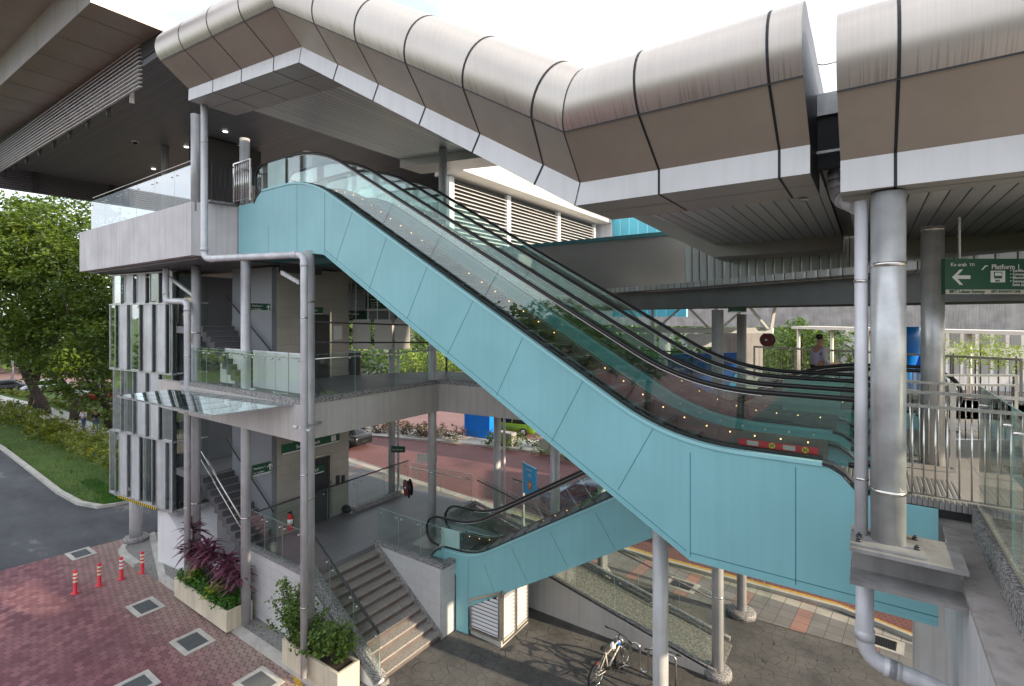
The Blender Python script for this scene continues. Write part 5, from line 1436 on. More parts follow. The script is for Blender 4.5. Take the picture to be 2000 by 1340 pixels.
# far cream railing of the walkway with posts
def cream_rail(a, b, n, z0, h, label):
    a, b = Vector(a), Vector(b); t = thing('cream_railing', (a.x, a.y, z0), label, 'railing', 'cream railings of the far walkway')
    for zz, th_ in ((h, .06), (.12, .04)):
        mb = MB(); mb.ribbon([(a.x, a.y, z0 + zz - th_), (b.x, b.y, z0 + zz - th_)], (0, .05, 0), (0, 0, th_)); mb.build('rail', 'cream_paint', t)
    for i in range(n + 1):
        p = a + (b - a) * (i / n); mb = MB(); mb.ribbon([(p.x, p.y, z0), (p.x, p.y, z0 + h)], (.05, 0, 0), (0, .05, 0)); mb.build('post', 'cream_paint', t)
    for i in range(n * 7):
        p = a + (b - a) * (i / (n * 7)); mb = MB(); mb.ribbon([(p.x, p.y, z0 + .1), (p.x, p.y, z0 + h - .05)], (.012, 0, 0), (0, .012, 0)); mb.build('baluster', 'cream_paint', t)
mat('cream_paint', (0.62, 0.57, 0.49), 0.5, 0.1, 0.06)
cream_rail(cc(8.3, 17.6), cc(12.3, 12.4), 5, 6.9, 1.12, 'cream railing behind the walking man')
cream_rail(cc(12.4, 12.3), cc(15.2, 8.8), 4, 6.9, 1.12, 'cream railing behind the thick columns at the right edge')
ok = thing('far_platform_edge', cc(12, 13, 6), 'pale curved concrete edge of the farther walkway', 'walkway edge')
mb = MB(); mb.ribbon([(p.x, p.y, 6.3) for p in (cc(8.4, 17.5), cc(12.35, 12.2), cc(15.2, 8.7))], (.08, .05, 0), (0, 0, .6)); mb.build('edge_beam', 'concrete_paint', ok)
sh = thing('shelter_roof', cc(24, 36, 0), 'long low cream shelter roof with posts beyond the railing', 'shelter')
sa, sb = cc(24, 44), cc(30, 26)
mb = MB(); mb.ribbon([(sa.x, sa.y, 7.95), (sb.x, sb.y, 7.95)], (1.5, 1.5, 0), (0, 0, .22)); mb.build('roof', 'cream_paint', sh)
for k in range(7):
    p = lerp(sa, sb, k / 6); mb = MB(); mb.cyl((p.x + .5, p.y + .5, 3), (p.x + .5, p.y + .5, 7.95), .13, 10); mb.build('post', 'cream_paint', sh)
# blue drum sign
q = cc(.768 * 14.5, 14.5); bd = thing('blue_drum', (q.x, q.y, 7.5), 'bright blue rounded drum between the two thick columns', 'drum sign')
mb = MB(); mb.smooth = True; mb.lathe((q.x, q.y, 6.95), [(.12, 0), (.16, .5), (.26, .8), (.33, 1.1), (.34, 1.5), (.33, 1.78), (.31, 1.8)], 32); mb.build('drum', 'bright_blue', bd)
mb = MB(); mb.box(q.x + .12, q.x + .42, q.y + .2, q.y + .3, 6.95, 8.6); mb.build('back_plate', 'blue_paint', bd)
# hose reel on the far walkway
def hose_reel(c, r, label, ang=0):
    t = thing('hose_reel', c, label, 'hose reel', 'red fire hose reels')
    c = Vector(c); d = Vector((math.cos(ang), math.sin(ang), 0))
    for s_ in (-1, 1):
        mb = MB(); mb.cyl(c + d * (s_ * .09), c + d * (s_ * .10), r, 28); mb.build('disc', 'red_paint', t)
    mb = MB(); mb.cyl(c - d * .088, c + d * .088, r * .82, 24); mb.build('hose', 'cable', t)
    mb = MB(); mb.cyl(c - d * .13, c + d * .13, .04, 12); mb.build('hub', 'chrome', t)
    mb = MB(); mb.ribbon([c + Vector((0, 0, -r * 1.3)), c + Vector((0, 0, 0))], (.05, 0, 0), (0, .05, 0)); mb.build('bracket', 'dark_metal', t)
q = cc(.499 * 18.5, 18.5, 8.18); hose_reel(q, .24, 'dark red hose reel hanging behind the cream railing', TH + .7)
q = cc(-.203 * 18.8, 18.8, 2.75); hose_reel(q, .3, 'dark red hose reel behind the far glass of the granite platform', TH + .5)

# ================================================================ SIGNS
def sign(name, label, a, b, h, board, cat='sign', th_=.06, group=None):
    """upright board between two base points; local x runs along it, local -y faces the viewer"""
    a, b = Vector(a), Vector(b); d = b - a
    t = thing(name, a, label, cat, group)
    wd = Vector((d.x, d.y, 0)).length
    mb = MB(); mb.box(0, wd, 0, th_, 0, h)
    m = bpy.data.meshes.new('board'); m.from_pydata(mb.v, [], mb.f); m.materials.append(MATS[board]); o = bpy.data.objects.new('board', m); COL.objects.link(o); o.parent = t
    t.rotation_euler = (0, 0, math.atan2(d.y, d.x))
    return t, wd
def lbox(t, name, x0, x1, y0, y1, z0, z1, mt):
    mb = MB(); mb.box(x0, x1, y0, y1, z0, z1)
    m = bpy.data.meshes.new(name); m.from_pydata(mb.v, [], mb.f); m.materials.append(MATS[mt]); o = bpy.data.objects.new(name, m); COL.objects.link(o); o.parent = t; return o
def lpoly(t, name, pts, y, th_, mt):
    mb = MB(); mb.prism([(x, y, z) for x, z in pts], (0, th_, 0))
    m = bpy.data.meshes.new(name); m.from_pydata(mb.v, [], mb.f); m.materials.append(MATS[mt]); o = bpy.data.objects.new(name, m); COL.objects.link(o); o.parent = t; return o
def arrow(t, x, z, s, ang, mt='sign_white', y=-.004):
    """plain arrow: shaft and two barbs"""
    c_, s_ = math.cos(ang), math.sin(ang); w = .10
    def rt(P): return [(x + s * (px * c_ - pz * s_), z + s * (px * s_ + pz * c_)) for px, pz in P]
    lpoly(t, 'arrow', rt([(.5, 0), (.08, .42), (-.10, .42), (.20, w), (-.5, w), (-.5, -w), (.20, -w), (-.10, -.42), (.08, -.42)]), y, .003, mt)
# big platform sign
D_ = 6.6
sa = Dp(1846, 575, D_); sbb = Dp(2000, 571, D_) ; dd = (sbb - sa); dd.z = 0
t, wd = sign('platform_sign', 'green overhead direction sign reading Platform 1 with a left arrow', sa, sa + dd.normalized() * 1.75, .46, 'sign_green')
lbox(t, 'line_name_strip', 0.005, 1.745, -.003, .0, .004, .062, 'sign_cream')
text(t, 'Ke arah', .06, .362, .066, 'sign_white'); text(t, 'TO', .30, .364, .05, 'sign_white')
arrow(t, .205, .222, .235, math.pi)
text(t, 'Platform 1', .585, .325, .088, 'sign_white')
lpoly(t, 'escalator_symbol', [(.465, .315), (.485, .315), (.52, .36), (.55, .36), (.55, .372), (.51, .372), (.475, .327), (.465, .327)], -.004, .003, 'sign_white')
lbox(t, 'bus_tile', .585, .77, -.004, 0, .155, .305, 'sign_white')
lpoly(t, 'bus_symbol', [(.628, .205), (.727, .205), (.732, .29), (.623, .29)], -.007, .003, 'sign_green')
lbox(t, 'bus_window', .635, .72, -.009, -.007, .238, .28, 'sign_white'); text(t, 'BRT', .64, .163, .036, 'sign_green', y=-.008)
for i, s_ in enumerate(('\u2022 SunMed', '\u2022 Sunway Lagoon', '\u2022 Mentari', '\u2022 Sunway')):
    text(t, s_, .825, .288 - .045 * i, .052, 'sign_white')
text(t, 'Setia Jaya', .855, .108, .052, 'sign_white')
text(t, 'BRT Laluan Sunway', .05, .018, .058, 'sign_green', y=-.006); text(t, 'BRT SUNWAY LINE', .59, .022, .044, 'sign_green', y=-.006)
for x in (.2, 1.5): lbox(t, 'hanger', x, x + .02, .02, .04, .46, 1.0, 'galv')
def hung(label, pa, pb, z_h, u, texts, board='sign_green', up_to=None, name='hanging_sign', arrow_up=None, strip=True, Y=None, group='green hanging signs'):
    a = Up(pa[0], pa[1], u) if Y is None else Dp(pa[0], pa[1], Y); b = Up(pb[0], pb[1], u) if Y is None else Dp(pb[0], pb[1], Y if not isinstance(Y, tuple) else Y[1])
    b.z = a.z
    t, wd = sign(name, label, a, b, z_h, board, group=group)
    if strip: lbox(t, 'lower_strip', .01, wd - .01, -.004, 0, .005, z_h * .14, 'sign_white')
    for (s_, x, z, sz) in texts: text(t, s_, x, z, sz, 'sign_white')
    if arrow_up: arrow(t, arrow_up[0], arrow_up[1], arrow_up[2], math.pi / 2)
    if up_to:
        for f in (.15, .85): lbox(t, 'hanger', wd * f, wd * f + .02, .02, .04, z_h, up_to - a.z, 'galv')
    return t, wd
t, wd = hung('long green sign hanging in front of the tiled wall, reading SunU-Monash', (551, 889), (663, 869), .30, -14.6, [('SunU-Monash', .45, .11, .15)], up_to=5.95)
lbox(t, 'station_symbol', wd - .32, wd - .14, -.005, 0, .07, .25, 'sign_white')
hung('small green Platform 1 sign with an up arrow, lower storey', (493, 932), (529, 924), .34, -15.3, [('Platform 1', .03, .2, .09), ('for SunMed', .03, .08, .07)], arrow_up=(.55, .19, .2))
hung('small green lift sign beside the long drain pipe, lower storey', (614, 927), (633, 922), .26, -15.2, [('Lif', .03, .1, .12)])
hung('small green Platform 1 sign with an up arrow, middle storey', (490, 608), (528, 607), .24, -15.3, [('Platform 1', .03, .14, .08), ('for SunMed', .03, .05, .06)], arrow_up=(.55, .12, .16))
hung('small green sign with a house symbol by the column, middle storey', (613, 614), (631, 614), .24, -15.2, [('Lif', .02, .1, .1)])
hung('green exit sign reading Keluar under the dark soffit', (680, 625), (716, 625), .38, 0, [('Keluar', .04, .2, .16), ('EXIT', .04, .07, .09)], Y=21, strip=False, up_to=10.7)
hung('large green direction board under the dark soffit, partly behind the escalator', (714, 607), (790, 608), .6, 0, [('1  Platform', .1, .44, .1), ('SunU-Monash', .22, .32, .08), ('South Quay', .22, .22, .08), ('USJ 7', .22, .12, .08)], Y=21.5, up_to=10.7)
hung('small dark green sign on the far column', (764, 884), (791, 892), .25, 0, [('SunU-Monash', .05, .1, .07)], Y=20, strip=False)
hung('blank white back of a sign on the inner corner column', (814, 904), (853, 896), .28, 0, [], board='sign_cream', Y=17, strip=False, name='blank_sign', group='blank sign backs')
hung('blank white back of a sign beside the escalator underside', (1053, 877), (1073, 871), .34, 0, [], board='sign_cream', Y=17.5, strip=False, name='blank_sign', group='blank sign backs')
hung('small green sign tilted under the link roof beside the slim columns', (1424, 610), (1458, 612), .16, 0, [], Y=12.5, name='hanging_sign', up_to=9.3)
# blank boards on the middle deck
for i, (xa, xb) in enumerate(((661, 681), (689, 723), (731, 765), (771, 800))):
    hung(['narrowest of the four blank grey boards, nearest the tiled wall', 'second blank grey board from the tiled wall, above the dark bins', 'third blank grey board from the tiled wall', 'blank grey board farthest from the tiled wall'][i], (xa, 682), (xb, 682), 1.1, 0, [], board='sign_cream', Y=19, strip=False, name='display_board', up_to=10.65, group='blank display boards')
for i, (ya, yb) in enumerate(((629, 637), (669, 669))):
    a, b = Dp(612, ya, 13.3), Dp(862, yb, 17.2); mb = MB(); mb.tube([a, b], .022, 8); tag(mb.build('dark_rail', 'dark_metal', None, a), ['upper of two dark horizontal rails in front of the blank boards', 'lower of two dark horizontal rails in front of the blank boards'][i], 'rail', 'dark rails on the middle deck')
# parking sign
t, wd = sign('parking_sign', 'sky blue parking sign with an orange P disc on a post', Dp(1022, 962, 20), Dp(1046, 953, 19.2) * 1.0, 1.16, 'sky_blue_sign')
t.location.z = Dp(1022, 962, 20).z
mb = MB(); mb.cyl((wd * .55, -.002, .42), (wd * .55, -.008, .42), .17, 28); m = bpy.data.meshes.new('orange_disc'); m.from_pydata(mb.v, [], mb.f); m.materials.append(MATS['orange']); o = bpy.data.objects.new('orange_disc', m); COL.objects.link(o); o.parent = t
text(t, 'P', wd * .55, .33, .26, 'sign_white', y=-.012, align='CENTER')
lpoly(t, 'chevron', [(wd * .42, .72), (wd * .55, .82), (wd * .68, .72), (wd * .68, .76), (wd * .55, .87), (wd * .42, .76)], -.006, .004, 'sign_white')
text(t, 'PARKING', wd * .5, .97, .09, 'sign_white', y=-.01, align='CENTER')
lbox(t, 'post', -.07, 0, 0, .07, -2.3, 1.2, 'galv')
# plate on the wall, fire extinguisher
q = Vp(486, 1097, 8.085); pl = thing('wall_plate', (q.x, 8.08, q.z), 'small white plate with a dark mark on the tiled platform wall', 'plate')
mb = MB(); mb.box(q.x - .12, q.x + .12, 8.07, 8.088, q.z - .14, q.z + .14); mb.build('plate', 'sign_white', pl)
mb = MB(); mb.box(q.x - .07, q.x + .07, 8.066, 8.07, q.z - .06, q.z - .01); mb.build('printed_mark', 'black_seal', pl)
q = Up(567, 1020, -15.2); fe = thing('fire_extinguisher', (q.x, q.y, PZ + .1), 'red fire extinguisher standing before the tiled wall behind glass', 'fire extinguisher')
mb = MB(); mb.lathe((q.x, q.y, q.z - .25), [(.08, 0), (.085, .03), (.085, .42), (.06, .5), (.025, .54)], 18); mb.build('cylinder', 'red_plastic', fe)
mb = MB(); mb.box(q.x - .02, q.x + .02, q.y - .07, q.y + .05, q.z + .29, q.z + .34); mb.build('handle', 'black_seal', fe)
mb = MB(); mb.tube([(q.x + .02, q.y, q.z + .3), (q.x + .13, q.y + .03, q.z + .2), (q.x + .11, q.y + .03, q.z - .1)], .012, 6); mb.build('hose', 'black_seal', fe)
mb = MB(); mb.lathe((q.x, q.y, q.z - .05), [(.087, 0), (.087, .16)], 18); mb.build('paper_label', 'sign_white', fe)
# bins, red post
for i, (px, py, Y) in enumerate(((680, 728, 19.4), (693, 731, 18.9))):
    q = G(px, py, MZ); q.z = MZ; t = thing('litter_bin', q, ['dark litter bin on the middle deck, the one farther back', 'dark litter bin on the middle deck, the one standing in front'][i], 'bin', 'dark litter bins')
    mb = MB(); mb.lathe(q, [(.2, 0), (.21, .05), (.21, .75), (.2, .8)], 20); mb.build('body', 'dark_metal', t)
    mb = MB(); mb.lathe((q.x, q.y, q.z + .8), [(.22, 0), (.22, .04), (.1, .06)], 20); mb.build('lid', 'galv', t)
q = G(842, 724, MZ); mb = MB(); mb.cyl((q.x, q.y, MZ), (q.x, q.y, MZ + 1.25), .12, 16); mb.lathe((q.x, q.y, MZ + 1.25), [(.13, 0), (.13, .05), (.06, .09)], 16); tag(mb.build('red_post', 'red_paint', None, (q.x, q.y, MZ)), 'dark red post standing near the corner of the middle deck', 'post')
# dark bag-like bench on the platform
q = G(676, 1000, PZ); t = thing('bag_pile', (q.x, q.y, PZ), 'dark slumped bag on the granite platform beside the tiled wall', 'bag')
mb = MB(); mb.sphere((q.x, q.y, PZ + .13), .22, 14, 8, (1.3, .8, .62)); mb.build('bag_body', 'cable', t)
mb = MB(); mb.sphere((q.x + .22, q.y + .1, PZ + .17), .13, 12, 6, (1.4, 1, .4)); mb.build('flap', 'steel_dark', t)
# ================================================================ VEGETATION
foliage_mat('leaf_dry', (0.12, 0.07, 0.03), (0.25, 0.17, 0.06), 0.1)
def leaf_cloud(mb, centers, per, size, rad, flat_=0.5, rng=None, aspect=2.0, droop=0.0):
    """many small leaf faces scattered round cluster centres"""
    rng = rng or random
    for (cx, cy, cz, cr) in centers:
        for _ in range(per):
            while True:
                a, b, c = rng.uniform(-1, 1), rng.uniform(-1, 1), rng.uniform(-1, 1)
                if a * a + b * b + c * c < 1: break
            p = Vector((cx + a * cr * rad, cy + b * cr * rad, cz + c * cr * rad * flat_ - droop * (a * a + b * b)))
            d = Vector((rng.gauss(0, 1), rng.gauss(0, 1), rng.gauss(0, .5) - droop)).normalized()
            n_ = Vector((rng.gauss(0, .6), rng.gauss(0, .6), 1)).normalized()
            s_ = d.cross(n_).normalized(); l = size * rng.uniform(.45, 1.45); w_ = l / aspect * rng.uniform(.7, 1.2)
            k = len(mb.v)
            mb.v += [tuple(p), tuple(p + d * l * .5 + s_ * w_ * .5), tuple(p + d * l), tuple(p + d * l * .5 - s_ * w_ * .5)]
            mb.face((k, k + 1, k + 2, k + 3), False)
def tree(base, trunk_path, r0, crown, n_cl, per, leaf, label, group, mt='leaf_tree', seed=1, limbs=5, low=0.0, csize=1.0):
    """crown: list of ellipsoids (x,y,z,rx,ry,rz)"""
    rng = random.Random(seed); t = thing('tree', base, label, 'tree', group)
    P = [Vector(p) for p in trunk_path]; mb = MB()
    mb.tube(P, r0, 10, True, r0 * .5)
    top = P[-1]
    cl = []
    for i in range(n_cl):
        e = crown[rng.randrange(len(crown))]
        while True:
            a, b, c = rng.uniform(-1, 1), rng.uniform(-1, 1), rng.uniform(-1, 1)
            q = a * a + b * b + c * c
            if .28 < q < 1: break
        cl.append((e[0] + a * e[3], e[1] + b * e[4], e[2] + c * e[5], csize * rng.uniform(.6, 1.25)))
    for i in range(limbs):
        e = cl[i * 7 % len(cl)]; st = P[-1 - (i % 2)]; mid_ = st.lerp(Vector(e[:3]), .5) + Vector((rng.uniform(-.5, .5), rng.uniform(-.5, .5), rng.uniform(0, .8)))
        mb.tube([st, mid_, Vector(e[:3])], r0 * .42, 7, True, r0 * .08)
    for i in range(limbs * 4):
        e = cl[(i * 5 + 3) % len(cl)]; f = cl[(i * 11 + 5) % len(cl)]
        a = top.lerp(Vector(e[:3]), .6); mb.tube([a, Vector(e[:3])], r0 * .1, 5, True, r0 * .03)
    mb.build('trunk', 'bark', t)
    mb = MB(); leaf_cloud(mb, cl, per, leaf, 1.0, .55, rng, 2.0, .1); mb.build('crown', mt, t)
    return t
def gz(px, py, Y_=None):
    return G(px, py, 0)
def onY(px, py, Y): return Dp(px, py, Y)
G1 = 'large street trees beside the footpath'
b1 = G(88, 809); Y1 = 47
tree(b1, [b1, onY(84, 790, 47), onY(70, 765, 47), onY(52, 735, 46.5), onY(38, 702, 46)], .5,
     [(*onY(40, 560, 46), 7.0, 6, 7.0), (*onY(20, 480, 46), 6, 5, 4.5)], 300, 80, .38, 'large leaning tree nearest the left edge, its dark trunk over the footpath', G1, seed=3, csize=1.2)
b2 = G(149, 820)
tree(b2, [b2, onY(150, 795, 45), onY(140, 775, 45), onY(122, 752, 45), onY(100, 722, 45), onY(78, 700, 45)], .5,
     [(*onY(120, 560, 44), 6.5, 6, 6.5), (*onY(150, 640, 43), 6, 5, 5.0), (*onY(150, 480, 45), 5, 5, 4.0)], 340, 80, .38, 'large leaning tree next to the glazed tower with drooping foliage', G1, seed=4, csize=1.2)
b3 = G(62, 800)
tree(b3, [b3, onY(64, 780, 49), onY(68, 755, 49), onY(76, 728, 49)], .36,
     [(*onY(80, 620, 50), 7, 6, 6), (*onY(90, 470, 50), 6, 5, 5)], 200, 70, .42, 'thinner forked tree between the two leaning ones', G1, seed=5, csize=1.25)
b4 = G(212, 838)
tree(b4, [b4, onY(208, 800, 40), onY(200, 740, 40)], .3,
     [(*onY(205, 700, 40), 4.2, 4, 4.5), (*onY(200, 560, 42), 5, 5, 5.5)], 190, 75, .34, 'dense tree half hidden behind the glazed tower', G1, seed=6, csize=1.1)
# hedge and lawn details
def hedge(pts, w_, h, label, mt, n_per_m=5, per=26, leaf=.16, seed=2, name='hedge', z0=0.0, kind=None):
    rng = random.Random(seed); mb = MB(); cl = []
    for i in range(len(pts) - 1):
        a, b = Vector(pts[i]), Vector(pts[i + 1]); L_ = (b - a).length
        nr = Vector((-(b - a).y, (b - a).x, 0)).normalized()
        for k in range(int(L_ * n_per_m)):
            p = a + (b - a) * rng.random() + nr * rng.uniform(-.5, .5) * w_
            cl.append((p.x, p.y, z0 + rng.uniform(.15, 1) * h * rng.uniform(.75, 1.05), rng.uniform(.22, .42) * max(.6, h)))
    leaf_cloud(mb, cl, per, leaf, 1.0, .8, rng, 1.8)
    return tag(mb.build(name, mt, None, (pts[0][0], pts[0][1], z0)), label, 'hedge')
hd = gp([(-160, 770), (-60, 792), (0, 812), (60, 836), (130, 866), (222, 905), (262, 930)])
hedge(hd, 2.2, 1.25, 'long yellow green hedge between the lawn and the footpath', 'leaf_hedge', 9, 30, .24)
hedge(gp([(-60, 762), (0, 765), (60, 778), (130, 795), (222, 826)]), .8, .6, 'low strip of ground shrubs on the far side of the footpath', 'leaf_hedge', 5, 24, .22, seed=9)
m1 = gp([(560, 830), (700, 842), (800, 849), (903, 862)]); hedge(m1, 1.8, .75, 'reddish low hedge on the road median left of the blue box', 'leaf_redhedge', 16, 22, .2, seed=3, z0=.14)
m2 = gp([(962, 868), (1075, 888), (1180, 912), (1300, 945)]); hedge(m2, 2.0, .8, 'green low hedge on the road median right of the blue box', 'leaf_tree', 14, 24, .2, seed=4, z0=.14)
# far tree belts
def belt(az0, az1, dist, h, n, label, seed, leaf=.9, mt='leaf_far', kind='stuff', per=46, cr=2.2, zb=0.0):
    rng = random.Random(seed); mb = MB(); cl = []
    for i in range(n):
        a = R(rng.uniform(az0, az1)); d = dist * rng.uniform(.93, 1.12)
        hh = h * (.72 + .35 * noise.noise(Vector((math.degrees(a) * .11, seed, 0))))
        cl.append((d * (CT * math.sin(a) - ST * math.cos(a)), d * (ST * math.sin(a) + CT * math.cos(a)), zb + rng.uniform(.05, 1) * hh, rng.uniform(.7, 1.2) * cr))
    leaf_cloud(mb, cl, per, leaf, 1.0, .7, rng, 1.6)
    o = mb.build('far_trees', mt); return tag(o, label, 'trees', kind=kind)
belt(-62, 62, 118, 12.5, 900, 'far green belt of trees along the horizon', 5, per=34, leaf=1.3)
belt(62, 298, 95, 15, 700, 'green belt of trees behind the viewer', 6, per=26, leaf=1.6)
for i, (px, py, Y, rx, rz) in enumerate(((1528, 690, 55, 3.6, 3.2), (1565, 680, 50, 2.6, 2.8), (1668, 685, 58, 4.2, 2.6), (1500, 700, 62, 3, 2.6))):
    p = Dp(px, py, Y); b = Vector((p.x, p.y, 0))
    tree(b, [b, b + Vector((.1, 0, p.z * .5)), p], .2, [(p.x, p.y, p.z, rx, rx, rz)], 60, 55, .35, ['round green tree behind the footbridge truss and hose reel', 'small round tree behind the white poles left of the walking man', 'wide green tree behind the walking man', 'green tree behind the concrete pier of the footbridge'][i], 'round trees beyond the walkway', 'leaf_far', seed=20 + i)
for i, (px, py, Y) in enumerate(((1862, 690, 20), (1905, 690, 21), (1950, 694, 20.5), (1985, 696, 20), (1915, 672, 22))):
    p = Dp(px, py, Y); b = Vector((p.x, p.y, 5.4)); rng = random.Random(i)
    t = thing('young_shrub', b, ['lime green young shrub by the thick column at the right', 'second lime green shrub beyond the cream railing', 'third lime green shrub beyond the cream railing', 'lime green shrub at the right edge beyond the railing', 'tallest lime green shrub in front of the grey building'][i], 'shrub', 'lime shrubs beyond the cream railing')
    mb = MB(); mb.tube([b, p], .03, 6); mb.build('stem', 'bark', t)
    mb = MB(); leaf_cloud(mb, [(p.x + rng.uniform(-.6, .6), p.y + rng.uniform(-.6, .6), p.z + rng.uniform(-.45, .35), .3) for _ in range(26)], 14, .13, 1, .7, rng); mb.build('foliage', 'leaf_lime', t)
# green bank under the shrubs
mb = MB(); mb.slab([tuple(cc(13, 22)[:2]), tuple(cc(13, 17.5)[:2]), tuple(cc(17, 14)[:2]), tuple(cc(28, 18)[:2])], 0, 5.4); tag(mb.build('planted_bank', 'grass_ground', None, cc(15, 18)), 'raised planted bank beyond the cream railing', 'planted bank')
# garden seen under the middle deck soffit
for i, (px, py, Y, mt_) in enumerate(((812, 705, 56, 'leaf_lime'), (835, 690, 60, 'leaf_far'), (870, 712, 55, 'leaf_lime'), (905, 720, 54, 'leaf_lime'), (815, 650, 64, 'leaf_far'), (850, 662, 62, 'leaf_far'))):
    p = Dp(px, py, Y); b = Vector((p.x, p.y, 0)); rng = random.Random(50 + i)
    t = thing('garden_shrub', b, ['yellow green shrub left of the dark red post', 'darker shrub behind the dark red post', 'yellow green shrub right of the dark red post', 'yellow green shrub under the slope of the escalator', 'tall dark tree behind the blank boards', 'dark leafy tree top beside the escalator underside'][i], 'shrub', 'garden plants beyond the middle deck')
    mb = MB(); mb.tube([b, p], .08, 6); mb.build('stem', 'bark', t)
    mb = MB(); leaf_cloud(mb, [(p.x + rng.uniform(-2.2, 2.2), p.y + rng.uniform(-1.5, 1.5), p.z + rng.uniform(-2.2, 1.1), .9) for _ in range(60)], 20, .36, 1, .7, rng); mb.build('foliage', mt_, t)
bk_ = [cc(-34, 74), cc(-16, 72), cc(0, 70), cc(14, 68)]
hedge(bk_, 4.0, 4.4, 'tall leafy hedge far beyond the middle deck, across the road', 'leaf_far', 9, 30, .5, seed=15)
# trees standing behind the photographer (they show in the escalator glass)
for i, (x, y, h, r_) in enumerate(((-15, -25, 14.5, 5), (-8.5, -28, 15.5, 5.5), (-21, -21, 10.5, 4.5), (-1, -29, 13.5, 5), (6, -30, 14.5, 5), (-30, -24, 9.5, 4))):
    b = Vector((x, y, 0))
    tree(b, [b, (x + .2, y, h * .25), (x, y + .2, h * .5)], .3, [(x, y, h * .62, r_, r_, h * .36)], 90, 60, .5, ['broad tree behind the viewer, mirrored in the glass', 'tallest tree behind the viewer', 'lower bushy tree behind the viewer to the left', 'round tree directly behind the viewer', 'tree behind the viewer to the right', 'smallest tree behind the viewer, far left'][i], 'trees behind the viewer', seed=70 + i, csize=1.3)
# ---------------------------------------------------------------- planters
def trough(x0, x1, y0, y1, z0, z1, label):
    t = thing('planter', (x0, y0, z0), label, 'planter')
    w = .07
    mb = MB(); mb.slab([(x0, y0), (x1, y0), (x1, y1), (x0, y1)], z0, z0 + .05)
    for a in ((x0, x1, y0, y0 + w), (x0, x1, y1 - w, y1), (x0, x0 + w, y0 + w, y1 - w), (x1 - w, x1, y0 + w, y1 - w)): mb.box(*a, z0 + .05, z1)
    mb.build('trough', 'cream_concrete', t, bevel=.008)
    mb = MB(); mb.box(x0 + w, x1 - w, y0 + w, y1 - w, z0 + .05, z1 - .06); mb.build('soil', 'soil', t)
    return t
trough(-18.2, -14.85, 7.2, 7.95, .12, .70, 'long cream concrete planter with purple plants at the foot of the building')
rng = random.Random(11)
mb = MB(); leaf_cloud(mb, [(rng.uniform(-18.1, -14.95), rng.uniform(7.22, 7.9), .70 + rng.uniform(0, .22), .14) for _ in range(330)], 14, .085, 1, .7, rng, 1.5); tag(mb.build('ground_cover', 'leaf_ground', None, (-16.5, 7.5, .64)), 'dense bright green ground cover filling the long cream planter', 'ground cover', kind='stuff')
def cordyline(x, y, z0, h, n, label, seed):
    rng = random.Random(seed); t = thing('purple_plant', (x, y, z0), label, 'plant', 'purple leaved plants in the long planter')
    mb = MB(); heads = []
    for k in range(3):
        hx, hy, hz = x + rng.uniform(-.22, .22), y + rng.uniform(-.15, .15), z0 + h * rng.uniform(.6, 1)
        mb.tube([(x, y, z0), ((x + hx) / 2, (y + hy) / 2, (z0 + hz) / 2), (hx, hy, hz)], .018, 6); heads.append((hx, hy, hz))
    mb.build('stem', 'bark', t); mb = MB()
    for hx, hy, hz in heads:
        for k in range(n):
            a = rng.uniform(0, 2 * math.pi); e = rng.uniform(-.1, 1.2); l = rng.uniform(.4, .75); b = hz - rng.uniform(0, .3)
            d = Vector((math.cos(a) * math.cos(e), math.sin(a) * math.cos(e), math.sin(e))); s_ = Vector((-math.sin(a), math.cos(a), 0)) * rng.uniform(.032, .055)
            pts = []
            for q in range(5):
                f = q / 4; p = Vector((hx, hy, b)) + d * l * f + Vector((0, 0, -.28 * f * f * l * 1.6)); wd_ = math.sin(math.pi * min(.97, .15 + f * .82)); pts.append((p, wd_))
            A_ = [tuple(p - s_ * w_) for p, w_ in pts]; B_ = [tuple(p + s_ * w_) for p, w_ in pts]; mb.strip(A_, B_)
    mb.build('leaves', 'leaf_purple', t)
for i, (x, y, h, n) in enumerate(((-17.7, 7.55, 1.75, 26), (-17.05, 7.7, 1.45, 24), (-16.45, 7.5, 1.6, 26), (-15.85, 7.65, 1.25, 22), (-15.3, 7.6, 1.2, 20))):
    cordyline(x, y, .62, h, n, ['leftmost and tallest purple plant in the long planter', 'purple plant second from the left in the long planter', 'middle purple plant in the long planter', 'purple plant second from the right in the long planter', 'rightmost purple plant in the long planter, near the column'][i], 30 + i)
rng = random.Random(12)
for i, (x, y) in enumerate(((-17.35, 7.35), (-15.9, 7.32))):
    mb = MB(); leaf_cloud(mb, [(x + rng.uniform(-.12, .12), y + rng.uniform(-.1, .1), .9 + rng.uniform(-.05, .2), .12) for _ in range(12)], 10, .13, 1, .7, rng); tag(mb.build('yellow_sprig', 'leaf_lime', None, (x, y, .7)), ['yellow green sprig on the left of the long planter', 'yellow green sprig on the right of the long planter'][i], 'sprig', 'yellow sprigs in the long planter')
trough(-12.4, -10.1, 7.4, 8.03, .12, .74, 'second cream planter with a leafy bush, in front of the steps')
